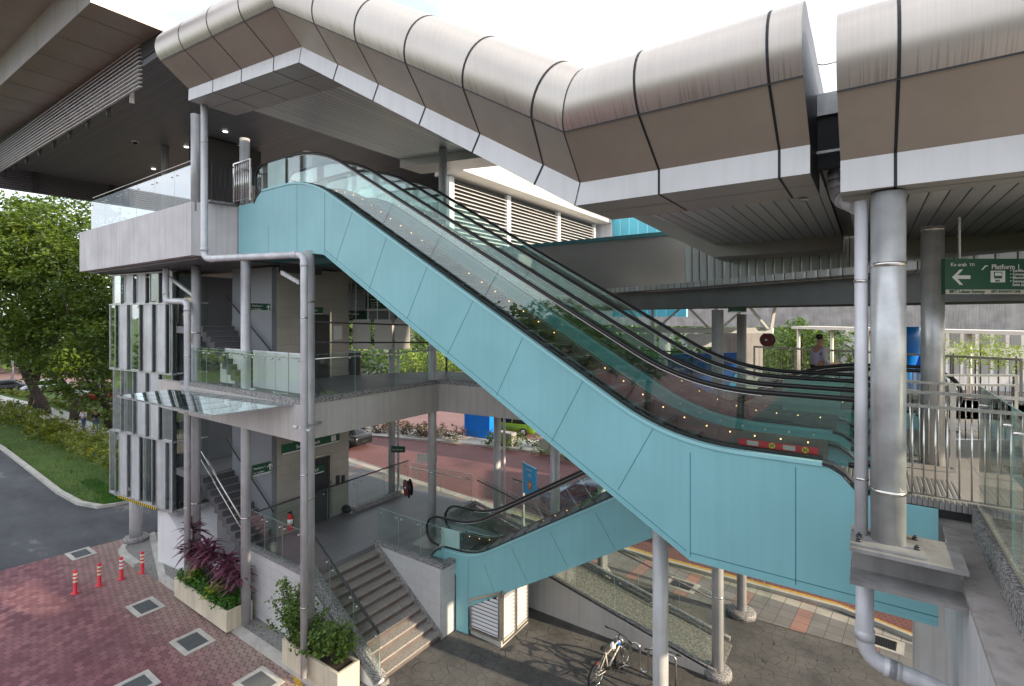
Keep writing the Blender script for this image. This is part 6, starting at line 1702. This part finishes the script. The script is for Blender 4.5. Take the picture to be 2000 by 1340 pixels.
def bush(cx, cy, z0, n, label, seed, spread, h, group):
    rng = random.Random(seed); t = thing('leafy_bush', (cx, cy, z0), label, 'bush', group); mb = MB(); cl = []
    for k in range(n):
        a = rng.uniform(0, 6.283); r_ = rng.uniform(.1, 1) * spread; hh = rng.uniform(.35, 1) * h
        p = Vector((cx + math.cos(a) * r_, cy + math.sin(a) * r_ * .8, z0 + hh)); q = Vector((cx + math.cos(a) * r_ * .3, cy + math.sin(a) * r_ * .3, z0 + hh * .5))
        mb.tube([(cx, cy, z0), q, p], .012, 5, True, .005)
        for f in (.45, .65, .85, 1.0): s = q.lerp(p, f); cl.append((s.x, s.y, s.z, .12))
    mb.build('branches', 'bark', t); mb = MB(); leaf_cloud(mb, cl, 9, .09, 1, .9, rng, 1.5); mb.build('leaves', 'leaf_shrub', t)
bush(-12.05, 7.5, .6, 46, 'tall sprawling green bush in the second planter, against the drain pipe', 61, .75, 1.7, 'green bushes in the second planter')
bush(-11.35, 7.55, .6, 46, 'middle green bush spilling over the second planter', 62, .8, 1.0, 'green bushes in the second planter')
bush(-10.5, 7.65, .6, 38, 'green bush at the right end of the second planter near the step glass', 63, .5, 1.0, 'green bushes in the second planter')
# leaf litter and loose grass tufts at the edge of the lawn
rng = random.Random(21); mb = MB(); kl = kerb_line[1:9]
for _ in range(9000):
    i = rng.randrange(len(kl) - 1); p = kl[i].lerp(kl[i + 1], rng.random()); d = rng.uniform(.25, 6.0); nn = Vector((-(kl[i + 1] - kl[i]).y, (kl[i + 1] - kl[i]).x, 0)).normalized(); p = p + nn * d
    a = rng.uniform(0, 6.28); w_ = .02; h = rng.uniform(.05, .13); mb.poly([(p.x - w_ * math.cos(a), p.y - w_ * math.sin(a), 0), (p.x + w_ * math.cos(a), p.y + w_ * math.sin(a), 0), (p.x + rng.uniform(-.05, .05), p.y + rng.uniform(-.05, .05), h)])
tag(mb.build('lawn_grass', 'leaf_ground', None, kl[3]), 'short green grass of the lawn beside the kerb', 'grass', kind='stuff')

rng = random.Random(77); mb = MB()
for _ in range(170):
    q = G(rng.uniform(150, 700), rng.uniform(1140, 1330), .012) if rng.random() < .6 else Vector((rng.uniform(-13, -10), rng.uniform(6.3, 7.3), .012))
    if q.y > 7.3: continue
    a = rng.uniform(0, 6.28); l = rng.uniform(.03, .07); d = Vector((math.cos(a), math.sin(a), 0)); n_ = Vector((-d.y, d.x, .12))
    mb.poly([q, q + d * l * .5 + n_ * l * .25, q + d * l, q + d * l * .5 - n_ * l * .25 + Vector((0, 0, .012))])
tag(mb.build('leaf_litter', 'leaf_dry', None, (-11.5, 7, .01)), 'scattered dry leaves on the red paving near the planters', 'fallen leaves', kind='stuff')
# ================================================================ SMALL THINGS ON THE GROUND
mat('grate_grey', (0.15, 0.165, 0.175), .6, .2)
for i, (px, py) in enumerate(((147, 1159), (194, 1144), (237, 1131), (278, 1119))):
    q = G(px, py); t = thing('bollard', q, ['red striped bollard farthest left', 'second red striped bollard from the left', 'third red striped bollard from the left, whitest bands', 'red striped bollard nearest the building kerb'][i], 'bollard', 'red bollards on the red paving')
    mb = MB(); mb.lathe(q, [(.12, 0), (.12, .02), (.062, .04), (.055, .7), (.05, .74), (.02, .76)], 20); mb.build('post', 'red_plastic', t)
    for k in range(3):
        mb = MB(); mb.lathe((q.x, q.y, q.z + .36 + k * .12), [(.0565, 0), (.0605, .003), (.0605, .067), (.0565, .07)], 20); mb.build('reflective_band', 'tape_cream' if i != 2 else 'sign_white', t)
for i, (px, py, w_, l_) in enumerate(((158, 1082, .95, .5), (284, 1186, 1.0, .5), (376, 1254, 1.0, .55), (268, 1338, .8, .5), (505, 1335, 1.0, .55))):
    q = G(px, py); t = thing('drain_cover', (q.x, q.y, .006), ['drain cover farthest left, close to the asphalt', 'drain cover in front of the long planter', 'drain cover in the middle of the red paving', 'round edged cover at the bottom edge of the picture', 'drain cover nearest the yellow line at the bottom'][i], 'drain cover', 'drain covers in the red paving')
    a = R(3); fr = lambda x, y, z, q=q: (q.x + x, q.y + y, z)
    mb = MB(); W_, H_ = w_ / 2, l_ / 2 + .12
    for b_ in ((-W_, W_, -H_, -H_ + .13), (-W_, W_, H_ - .13, H_), (-W_, -W_ + .13, -H_ + .13, H_ - .13), (W_ - .13, W_, -H_ + .13, H_ - .13)): mb.box(*b_, .006, .026, fr)
    mb.build('concrete_surround', 'kerb', t)
    mb = MB(); mb.box(-W_ + .13, W_ - .13, -H_ + .13, H_ - .13, .006, .010, fr); mb.build('pit', 'black_seal', t)  # flat black sheet paints the darkness below the grate
    mb = MB(); x = -W_ + .15
    while x < W_ - .15: mb.box(x, x + .018, -H_ + .13, H_ - .13, .010, .022, fr); x += .036
    mb.build('grate', 'grate_grey', t)
for (px, py, lab) in ((1332, 1143, 'square drain grate in the tiled pavement behind the ramp'), (1722, 1255, 'drain grate in the tiled pavement near the fat pale pipe')):
    q = G(px, py); t = thing('drain_grate', (q.x, q.y, .016), lab, 'drain grate', 'grates in the tiled pavement'); fr = lambda x, y, z, q=q: (q.x + x * math.cos(ang) - y * math.sin(ang), q.y + x * math.sin(ang) + y * math.cos(ang), z)
    mb = MB(); mb.box(-.5, .5, -.35, .35, .014, .022, fr); mb.build('surround', 'kerb', t)
    mb = MB(); mb.box(-.33, .33, -.24, .24, .022, .026, fr); mb.build('pit', 'black_seal', t)  # black sheet in place of the dark hole under the bars
    mb = MB()
    for k in range(12): mb.box(-.32 + k * .055, -.295 + k * .055, -.24, .24, .026, .036, fr)
    mb.build('bars', 'dark_metal', t)
# bicycle rack: one bent tube
ra, rb = G(1200, 1300), G(1320, 1345); ra.z = rb.z = 0
d = (rb - ra); L_ = d.length; P = []
nl = 4; pit = L_ / (nl * 2 - 1)
for k in range(nl * 2 - 1):
    x0, x1 = k * pit, (k + 1) * pit; upk = k % 2 == 0
    for j in range(9):
        a = math.pi * j / 8; x = (x0 + x1) / 2 - math.cos(a) * pit / 2; z = (.78 - pit / 2 + math.sin(a) * pit / 2) if upk else (.12 + pit / 2 - math.sin(a) * pit / 2)
        P.append(ra + d.normalized() * x + Vector((0, 0, z)))
P = [ra] + P + [rb]
mb = MB(); mb.tube(P, .028, 10); tag(mb.build('bicycle_rack', 'stainless', None, ra), 'wavy stainless steel bicycle rack in the paved yard', 'bicycle rack')
def bicycle(loc, rz, label, lean=0.0):
    t = thing('bicycle', loc, label, 'bicycle', 'parked bicycles'); B = 1.04; r_ = .33
    def add(name, mb, mt, par=t):
        m = bpy.data.meshes.new(name); m.from_pydata([tuple(v) for v in mb.v], [], mb.f); m.materials.append(MATS[mt]); m.polygons.foreach_set('use_smooth', mb.sm); o = bpy.data.objects.new(name, m); COL.objects.link(o); o.parent = par; return o
    for x in (0, B):
        mb = MB(); n = 32; mb.tube([(x + math.cos(a) * (r_ - .022), 0, r_ + math.sin(a) * (r_ - .022)) for a in [2 * math.pi * k / n for k in range(n + 1)]], .022, 8, False); w_ = add('wheel', mb, 'tyre')
        mb = MB(); mb.tube([(x + math.cos(a) * (r_ - .052), 0, r_ + math.sin(a) * (r_ - .052)) for a in [2 * math.pi * k / n for k in range(n + 1)]], .012, 6, False); add('rim', mb, 'chrome', w_)
        mb = MB()
        for k in range(16): a = 2 * math.pi * k / 16; mb.tube([(x, .02 * (-1) ** k, r_), (x + math.cos(a) * (r_ - .055), 0, r_ + math.sin(a) * (r_ - .055))], .002, 4)
        mb.cyl((x, -.05, r_), (x, .05, r_), .022, 10); add('spokes', mb, 'chrome', w_)
    bb = (.43, 0, .28); seat = (.30, 0, .76); head = (.83, 0, .84); headb = (.87, 0, .70)
    mb = MB()
    for a, b, q in ((seat, bb, .017), (bb, headb, .022), ((.325, 0, .68), head, .018), (head, headb, .022)): mb.cyl(a, b, q, 10)
    for s_ in (-1, 1): mb.cyl((0, s_ * .05, r_), (.43, s_ * .03, .28), .011, 8); mb.cyl((0, s_ * .05, r_), (.31, s_ * .02, .72), .009, 8)
    add('frame', mb, 'cream_paint')
    mb = MB(); mb.cyl((.795, 0, .845), (.875, 0, .69), .026, 10); mb.cyl((.74, 0, .79), (.83, 0, .80), .024, 10); add('head_tube', mb, 'bright_blue')
    mb = MB()
    for s_ in (-1, 1): mb.tube([(.875, s_ * .02, .70), (.93, s_ * .055, .6), (B, s_ * .05, r_)], .013, 8)
    add('fork', mb, 'chrome')
    mb = MB(); mb.tube([(.83, 0, .84), (.80, 0, .95), (.86, 0, .99)], .015, 8); mb.tube([(.80, -.31, 1.0), (.84, -.18, 1.01), (.87, 0, .99), (.84, .18, 1.01), (.80, .31, 1.0)], .012, 8); hb = add('handlebar', mb, 'black_seal')
    for s_ in (-1, 1): mb = MB(); mb.tube([(.80, s_ * .31, 1.0), (.785, s_ * .42, .995)], .019, 8); add('grip', mb, 'tyre', hb)
    mb = MB(); mb.cyl((.30, 0, .76), (.275, 0, .86), .012, 8); add('seat_post', mb, 'chrome')
    mb = MB(); mb.sphere((.22, 0, .89), .1, 12, 6, (1.0, .85, .35)); mb.sphere((.36, 0, .895), .07, 10, 6, (1.5, .4, .35)); add('saddle', mb, 'tyre')
    mb = MB(); mb.cyl((.43, -.055, .28), (.43, -.06, .28), .09, 20); mb.cyl((.43, -.06, .28), (.33, -.075, .42), .01, 8); mb.cyl((.43, .06, .28), (.53, .075, .14), .01, 8); cr_ = add('crank', mb, 'dark_metal')
    for s_, x, z in ((-1, .33, .42), (1, .53, .14)): mb = MB(); mb.box(x - .045, x + .045, s_ * .08 if s_ > 0 else -.16, .16 if s_ > 0 else -.08, z - .012, z + .012); add('pedal', mb, 'tyre', cr_)
    mb = MB(); mb.tube([(0, -.055, r_ + .035), (.43, -.057, .37)], .005, 5); mb.tube([(0, -.055, r_ - .035), (.43, -.057, .19)], .005, 5); add('chain', mb, 'dark_metal')
    mb = MB(); mb.box(-.03, .0, -.03, .03, .60, .65); add('rear_reflector', mb, 'red_plastic')
    t.rotation_euler = (lean, 0, rz); return t
w0, w1 = G(1164, 1343), G(1212, 1308); dd = w1 - w0
b1_ = bicycle((w0.x, w0.y, 0), math.atan2(dd.y, dd.x), 'white and blue bicycle leaning on the left end of the rack', R(4))
b2_ = copy_tree(b1_); q = cc(.2925 * 11.5, 11.5); q2_ = cc(.2925 * 12.5, 12.5); b2_.location = (q.x, q.y, 0); b2_.rotation_euler = (R(1), 0, math.atan2(q2_.y - q.y, q2_.x - q.x)); b2_['label'] = 'second bicycle almost hidden behind the warm lit column at the rack'
mb = MB(); mb.sphere(G(1197, 1262, .75), .09, 10, 8, (.8, .8, 1.2)); tag(mb.build('plastic_bag', 'sign_white', None, G(1197, 1262, .75)), 'small white plastic bag hanging at the bicycle handlebar', 'bag')

# ================================================================ VEHICLES
def loft(mb, secs):
    k = len(mb.v); n = len(secs[0])
    for s_ in secs: mb.v += [tuple(p) for p in s_]
    for i in range(len(secs) - 1):
        for j in range(n):
            a = k + i * n + j; b = k + i * n + (j + 1) % n; mb.face((a, b, b + n, a + n), True)
    mb.face(range(k + n - 1, k - 1, -1), False); e = k + (len(secs) - 1) * n; mb.face(range(e, e + n), False)
def car(loc, rz, label, paint_m, z_scale=1.0, roofbox=None, group='cars on the roads'):
    t = thing('car', loc, label, 'car', group)
    def add(name, mb, mt, par=t):
        m = bpy.data.meshes.new(name); m.from_pydata([tuple(v) for v in mb.v], [], mb.f); m.materials.append(MATS[mt]); m.polygons.foreach_set('use_smooth', mb.sm); o = bpy.data.objects.new(name, m); COL.objects.link(o); o.parent = par
        return o
    def sec(x, w_, z0, z1, zb):   # rounded lower body section
        return [(x, -w_ * .92, z0), (x, -w_, z0 + .12), (x, -w_ * 1.0, zb), (x, -w_ * .93, z1 - .04), (x, -w_ * .80, z1), (x, w_ * .80, z1), (x, w_ * .93, z1 - .04), (x, w_, zb), (x, w_, z0 + .12), (x, w_ * .92, z0)]
    mb = MB(); loft(mb, [sec(-2.15, .70, .32, .72, .5), sec(-2.08, .82, .24, .86, .55), sec(-1.7, .86, .2, .92, .58), sec(-.9, .87, .18, .93, .6), sec(.6, .87, .18, .93, .6), sec(1.3, .86, .18, .88, .58), sec(1.85, .82, .2, .76, .5), sec(2.12, .70, .28, .62, .45)]); body = add('body', mb, paint_m)
    def cs(x, w_, z0, z1, wt): return [(x, -w_, z0), (x, -wt, z1), (x, wt, z1), (x, w_, z0)]
    mb = MB(); loft(mb, [cs(-1.75, .76, .88, .90, .70), cs(-1.15, .79, .90, 1.34, .60), cs(-.2, .80, .90, 1.40, .62), cs(.35, .80, .90, 1.38, .60), cs(1.15, .76, .87, .90, .70)]); add('windows', mb, 'car_glass')
    mb = MB(); loft(mb, [[(x, -w_, z - .03), (x, -w_ * .9, z), (x, w_ * .9, z), (x, w_, z - .03)] for x, w_, z in ((-1.2, .60, 1.345), (-.6, .63, 1.41), (0, .63, 1.42), (.42, .60, 1.385))]); add('roof', mb, paint_m)
    mb = MB()
    for s_ in (-1, 1):
        for (x0, z0, x1, z1) in ((-1.7, .9, -1.15, 1.36), (-.35, .92, -.35, 1.41), (1.1, .9, .4, 1.39)): mb.tube([(x0, s_ * .79, z0), (x1, s_ * .62, z1)], .03, 6)
    add('pillars', mb, paint_m)
    for x in (-1.35, 1.35):
        for s_ in (-1, 1):
            mb = MB(); mb.cyl((x, s_ * .70, .31), (x, s_ * .90, .31), .31, 22); wh = add('wheel', mb, 'tyre')
            mb = MB(); mb.cyl((x, s_ * .902, .31), (x, s_ * .912, .31), .2, 14); add('rim', mb, 'chrome', wh)
    for s_ in (-1, 1):
        mb = MB(); mb.sphere((2.02, s_ * .58, .6), .12, 10, 6, (.6, 1.4, .7)); add('headlight', mb, 'sign_white')
        mb = MB(); mb.sphere((-2.06, s_ * .62, .70), .12, 10, 6, (.5, 1.3, .8)); add('tail_light', mb, 'red_plastic')
        mb = MB(); mb.sphere((.75, s_ * .95, .96), .08, 8, 6, (.7, 1.1, .8)); add('mirror', mb, paint_m)
    mb = MB(); mb.box(-2.17, -2.15, -.25, .25, .42, .53); add('number_plate', mb, 'black_seal')
    t.rotation_euler = (0, 0, rz); return t
for n_, c_ in (('car_blue', (.06, .10, .20)), ('car_silver', (.45, .46, .48)), ('car_dark', (.02, .02, .022)), ('car_green', (.16, .28, .02)), ('car_red', (.35, .02, .02)), ('car_yellow', (.5, .35, .02)), ('car_white', (.6, .6, .62))): mat(n_, c_, .28, .3, .03, 1.0)
E_az = math.atan2(SE.y, SE.x)
q = G(1150, 1000); car((q.x, q.y, .01), E_az - .05, 'blue grey car on the brick road behind the lower escalator', 'car_blue')
q = G(668, 868); car((q.x, q.y, .01), E_az, 'black car just entering from behind the beige deck', 'car_dark')
q = G(1000, 845); car((q.x, q.y, .01), E_az + .05, 'lime green car beyond the road median, next to the blue box', 'car_green')
q = G(88, 765); car((q.x, q.y, .01), E_az + 1.1, 'silver car with red tail light seen between the leaning trunks', 'car_silver')
q = G(2, 766); car((q.x, q.y, .01), E_az + 1.1, 'dark car at the left edge behind the street lamp post', 'car_dark')
q = G(172, 775); car((q.x, q.y, .01), E_az + .6, 'white car partly covered by drooping foliage', 'car_white')
q = G(203, 782); car((q.x, q.y, .01), E_az + .3, 'red car glimpsed between the foliage and the glazed tower', 'car_red')
q = G(190, 735); car((q.x, q.y, .01), E_az + .3, 'silver car farthest back under the trees', 'car_silver')
# street lamp post among the trees, warning sign
q = G(24, 758); mb = MB(); mb.tube([(q.x, q.y, 0), (q.x, q.y, 9)], .16, 12, True, .09); mb.tube([(q.x, q.y, 9), (q.x + 1.6, q.y - .3, 9.3)], .05, 8); tag(mb.build('lamp_post', 'galv', None, (q.x, q.y, 0)), 'grey street lamp post at the left edge under the trees', 'lamp post')
q = G(72, 770); ws = thing('warning_sign', (q.x, q.y, 0), 'orange diamond warning sign beside the forked trunk', 'road sign')
mb = MB(); mb.cyl((q.x, q.y, 0), (q.x, q.y, 2.9), .04, 8); mb.build('post', 'galv', ws)
mb = MB(); v1 = Vector((CT, ST, 0)) * .6; c = Vector((q.x, q.y - .06, 2.6)); mb.prism([c - v1, c + Vector((0, 0, -.6)), c + v1, c + Vector((0, 0, .6))], (ST * .03, -CT * .03, 0)); mb.build('plate', 'orange', ws)
# blue boxes on the median
for (x0, x1, yb, yt, Y, lab) in ((907, 956, 860, 818, 37.2, 'big plain blue box standing on the road median'), (1071, 1104, 886, 868, 33.0, 'lower blue box on the median behind the slim column')):
    a, b = G(x0, yb - 6), G(x1, yb + 2); a.z = b.z = .14; h = (yb - yt) / 1000 * Y + .3; t = thing('blue_box', a, lab, 'box', 'blue boxes on the road median')
    n_ = Vector((-(b - a).y, (b - a).x, 0)).normalized()
    mb = MB(); mb.prism([a, b, b + n_ * .9, a + n_ * .9], (0, 0, h)); mb.build('panel_box', 'bright_blue', t)
    mb = MB(); mb.prism([a - n_ * .03 + Vector((0, 0, h)), b - n_ * .03 + Vector((0, 0, h)), b + n_ * .93 + Vector((0, 0, h)), a + n_ * .93 + Vector((0, 0, h))], (0, 0, .05)); mb.build('lid', 'blue_paint', t)
q = G(990, 872); mb = MB(); mb.box(q.x - .6, q.x + .6, q.y - .3, q.y + .3, .14, 1.0); tag(mb.build('utility_box', 'concrete_raw', None, (q.x, q.y, .14)), 'low grey utility box on the median hedge', 'utility box')
# building beyond the railing at the right
ob = thing('grey_office_block', cc(62, 60, 0), 'pale grey low block with a row of dark windows beyond the shrubs', 'building')
oa, obb = cc(50, 64), cc(84, 54); dn_ = (obb - oa).normalized(); nn = Vector((-dn_.y, dn_.x, 0))
mb = MB(); mb.prism([oa, obb, obb + nn * 12, oa + nn * 12], (0, 0, 8.0)); mb.build('wall', 'concrete_paint', ob)
for k in range(22):
    p = oa + dn_ * (1 + k * 1.5) - nn * .03; mb = MB(); mb.prism([p + Vector((0, 0, 5.2)), p + dn_ * 1.0 + Vector((0, 0, 5.2)), p + dn_ * 1.0 + Vector((0, 0, 7.0)), p + Vector((0, 0, 7.0))], tuple(nn * .02)); mb.build('window', 'grey_wall', ob)
    p = p - nn * .02; mb = MB(); mb.prism([p + Vector((0, 0, 2.0)), p + dn_ * 1.0 + Vector((0, 0, 2.0)), p + dn_ * 1.0 + Vector((0, 0, 3.8)), p + Vector((0, 0, 3.8))], tuple(nn * .02)); mb.build('window', 'grey_wall', ob)
ot = thing('orange_terrace', cc(75, 85, 0), 'distant terrace building with orange and white bays', 'building')
oa, obb = cc(60, 92), cc(110, 78); dn_ = (obb - oa).normalized(); nn = Vector((-dn_.y, dn_.x, 0))
mb = MB(); mb.prism([oa, obb, obb + nn * 12, oa + nn * 12], (0, 0, 10.5)); mb.build('wall', 'fascia_warm', ot)
mat('orange_wall', (.50, .22, .12), .7)
for k in range(12):
    p = oa + dn_ * (1.5 + k * 4) - nn * .05; mb = MB(); mb.prism([p + Vector((0, 0, 7)), p + dn_ * 2 + Vector((0, 0, 7)), p + dn_ * 2 + Vector((0, 0, 9.8)), p + Vector((0, 0, 9.8))], tuple(nn * .03)); mb.build('bay', 'orange_wall', ot)
tb = [('tower_block', -44, 120, 14, 12, 26), ('tower_block', -60, 128, 10, 10, 20), ('tower_block', 6, 150, 16, 12, 15), ('tower_block', 20, 160, 20, 12, 13)]
for i, (nm, X, Y, w_, d_, h) in enumerate(tb):
    p = cc(X, Y); t = thing('apartment_block', (p.x, p.y, 0), ['pale apartment block far behind the left trees', 'lower apartment block farthest left on the horizon', 'low apartment block on the horizon behind the middle deck', 'long low block on the horizon behind the guideway'][i], 'building', 'far apartment blocks')
    ex, ey = Vector((CT, ST, 0)), Vector((-ST, CT, 0))
    mb = MB(); mb.prism([p, p + ex * w_, p + ex * w_ + ey * d_, p + ey * d_], (0, 0, h)); mb.build('wall', 'fascia_warm', t)
    for f in range(int(h // 3) - 1):
        for k in range(int(w_ // 2.6)):
            a = p + ex * (.8 + k * 2.5) - ey * .04 + Vector((0, 0, 2.2 + f * 3)); mb = MB(); mb.prism([a, a + ex * 1.4, a + ex * 1.4 + Vector((0, 0, 1.4)), a + Vector((0, 0, 1.4))], tuple(ey * .03)); mb.build('window', 'car_glass', t)
# ================================================================ PEOPLE
def skin_mesh(name, V, E, Rr, mt, par, sub=2):
    m = bpy.data.meshes.new(name); m.from_pydata(V, E, []); m.materials.append(MATS[mt]); o = bpy.data.objects.new(name, m); COL.objects.link(o); o.parent = par
    s_ = o.modifiers.new('skin', 'SKIN')
    for i, r_ in enumerate(Rr):
        m.skin_vertices[0].data[i].radius = (r_ if isinstance(r_, tuple) else (r_, r_))
    m.skin_vertices[0].data[0].use_root = True
    s_.use_smooth_shade = True
    ss = o.modifiers.new('sub', 'SUBSURF'); ss.levels = sub; ss.render_levels = sub
    return o
def person(loc, rz, label, shirt, trouser, arms='down', stride=.0, long_sleeve=True, group=None, hold=False):
    t = thing('person', loc, label, 'person', group)
    a = stride
    # local: faces +x ; y to the left
    V = [(0, 0, .93), (0, 0, 1.15), (0, 0, 1.36), (.01, 0, 1.47), (.03, 0, 1.58), (.05, 0, 1.66),
         (0, .10, .90), (.16 * a + .02, .10, .50), (.22 * a - .02, .10, .08), (.22 * a + .12, .10, .035),
         (0, -.10, .90), (-.12 * a + .03, -.10, .50), (-.26 * a, -.10, .10), (-.26 * a + .12, -.10, .035),
         (0, .19, 1.40), (-.02, .235, 1.14), (.05, .23, .90), (.08, .22, .80),
         (0, -.19, 1.40), (-.04, -.235, 1.14), (.16 if hold else .03, -.22, .98 if hold else .90), (.22 if hold else .05, -.20, .96 if hold else .80)]
    E = [(0, 1), (1, 2), (2, 3), (3, 4), (4, 5), (0, 6), (6, 7), (7, 8), (8, 9), (0, 10), (10, 11), (11, 12), (12, 13), (2, 14), (14, 15), (15, 16), (16, 17), (2, 18), (18, 19), (19, 20), (20, 21)]
    Rr = [(.14, .105), (.13, .10), (.14, .105), .055, (.085, .075), (.07, .065), .082, .058, .038, .035, .082, .058, .038, .035, .055, .042, .028, .028, .055, .042, .028, .028]
    skin_mesh('body', V, E, Rr, 'skin', t)
    k = 1.14
    skin_mesh('shirt', [V[0], V[1], V[2], (.005, 0, 1.43), V[14], V[15], V[16] if long_sleeve else tuple(Vector(V[15]).lerp(Vector(V[16]), .2)), V[18], V[19], V[20] if long_sleeve else tuple(Vector(V[19]).lerp(Vector(V[20]), .2))],
              [(0, 1), (1, 2), (2, 3), (2, 4), (4, 5), (5, 6), (2, 7), (7, 8), (8, 9)], [(.145, .115), (.150, .115), (.158, .12), .07, .068, .055, .042, .068, .055, .042], shirt, t)
    skin_mesh('trousers', [(0, 0, .95), V[6], V[7], (V[8][0], V[8][1], .12), V[10], V[11], (V[12][0], V[12][1], .13)], [(0, 1), (1, 2), (2, 3), (0, 4), (4, 5), (5, 6)], [(.14, .11), .092, .076, .062, .098, .076, .062], trouser, t)
    for i_, j_ in ((8, 9), (12, 13)):
        skin_mesh('shoe', [(V[i_][0] - .03, V[i_][1], .045), (V[j_][0] + .05, V[j_][1], .04)], [(0, 1)], [.05, .042], 'tyre', t)
    mb = MB(); mb.sphere((.005, 0, 1.695), .097, 14, 10, (1.0, .86, .72))
    m = bpy.data.meshes.new('hair'); m.from_pydata(mb.v, [], mb.f); m.materials.append(MATS['hair']); m.polygons.foreach_set('use_smooth', mb.sm); o = bpy.data.objects.new('hair', m); COL.objects.link(o); o.parent = t
    # face: nose, ears; five fingers on each hand
    def bit(name, V_, E_, R_, mt='skin'): return skin_mesh(name, V_, E_, R_, mt, t, 1)
    mb = MB(); mb.sphere((.127, 0, 1.60), .017, 8, 6, (1.2, .8, 1.3)); mb.sphere((.105, .03, 1.625), .010, 6, 5); mb.sphere((.105, -.03, 1.625), .010, 6, 5)
    mb.sphere((.04, .083, 1.61), .025, 8, 6, (.7, .4, 1.2)); mb.sphere((.04, -.083, 1.61), .025, 8, 6, (.7, .4, 1.2))
    m = bpy.data.meshes.new('face_features'); m.from_pydata(mb.v, [], mb.f); m.materials.append(MATS['skin']); m.polygons.foreach_set('use_smooth', mb.sm); o = bpy.data.objects.new('face_features', m); COL.objects.link(o); o.parent = t
    for h_, pre in ((V[17], V[16]), (V[21], V[20])):
        d = (Vector(h_) - Vector(pre)).normalized(); 
        for k_ in range(4):
            s0 = Vector(h_) + Vector((.022 * (k_ - 1.5), 0, 0)) if abs(d.z) > .7 else Vector(h_) + Vector((0, 0, .018 * (k_ - 1.5)))
            l = (.06, .07, .072, .055)[k_]; bit('finger', [tuple(s0), tuple(s0 + d * l * .6), tuple(s0 + d * l + Vector((.012, 0, 0)))], [(0, 1), (1, 2)], [.009, .008, .007])
        s0 = Vector(h_) - d * .02 + Vector((.03, 0, 0)); bit('thumb', [tuple(s0), tuple(s0 + d * .03 + Vector((.02, 0, 0))), tuple(s0 + d * .055 + Vector((.022, 0, 0)))], [(0, 1), (1, 2)], [.011, .01, .008])
    t.rotation_euler = (0, 0, rz); return t
q = G(1600, 792, 6.9); q = cc(.600 * 12.4, 12.4, 6.9)
man = person((q.x, q.y, 6.9), TH + .12, 'man in a pale lilac shirt and dark trousers walking to the right with a folder', 'shirt_lilac', 'trousers_dark', stride=.8, hold=True); man.scale = (.97, .97, .97)
fo = thing('paper_folder', (q.x, q.y, 7.8), 'thin cream folder held at the walking man\'s side', 'folder'); cx_ = Vector((q.x, q.y, 7.72)) + Vector((CT, ST, 0)) * .10 - Vector((-ST, CT, 0)) * .26
mb = MB(); mb.prism([cx_ + Vector((0, 0, .2)), cx_ + Vector((0, 0, -.12)) + Vector((CT, ST, 0)) * .06, cx_ + Vector((CT, ST, 0)) * .27 + Vector((0, 0, -.06)), cx_ + Vector((CT, ST, 0)) * .22 + Vector((0, 0, .26))], (-ST * .015, CT * .015, 0)); mb.build('folder_cover', 'folder_paper', fo)
for i, (px, py, Y, s_, tr_, lab) in enumerate(((163, 842, 40.5, 'shirt_white', 'jeans', 'person in a white top and jeans standing behind the hedge'), (187, 846, 40, 'shirt_black', 'jeans', 'person in a black top and jeans behind the hedge, next to the dense tree'), (69, 797, 48.5, 'shirt_black', 'trousers_dark', 'person in dark clothes walking on the footpath between the trunks'))):
    q = cc((px - 1000) / 1000 * Y, Y); person((q.x, q.y, 0.0), TH + 1.6 + i, lab, s_, tr_, stride=.4, long_sleeve=False, group='people near the footpath')
bpy.context.view_layer.update()
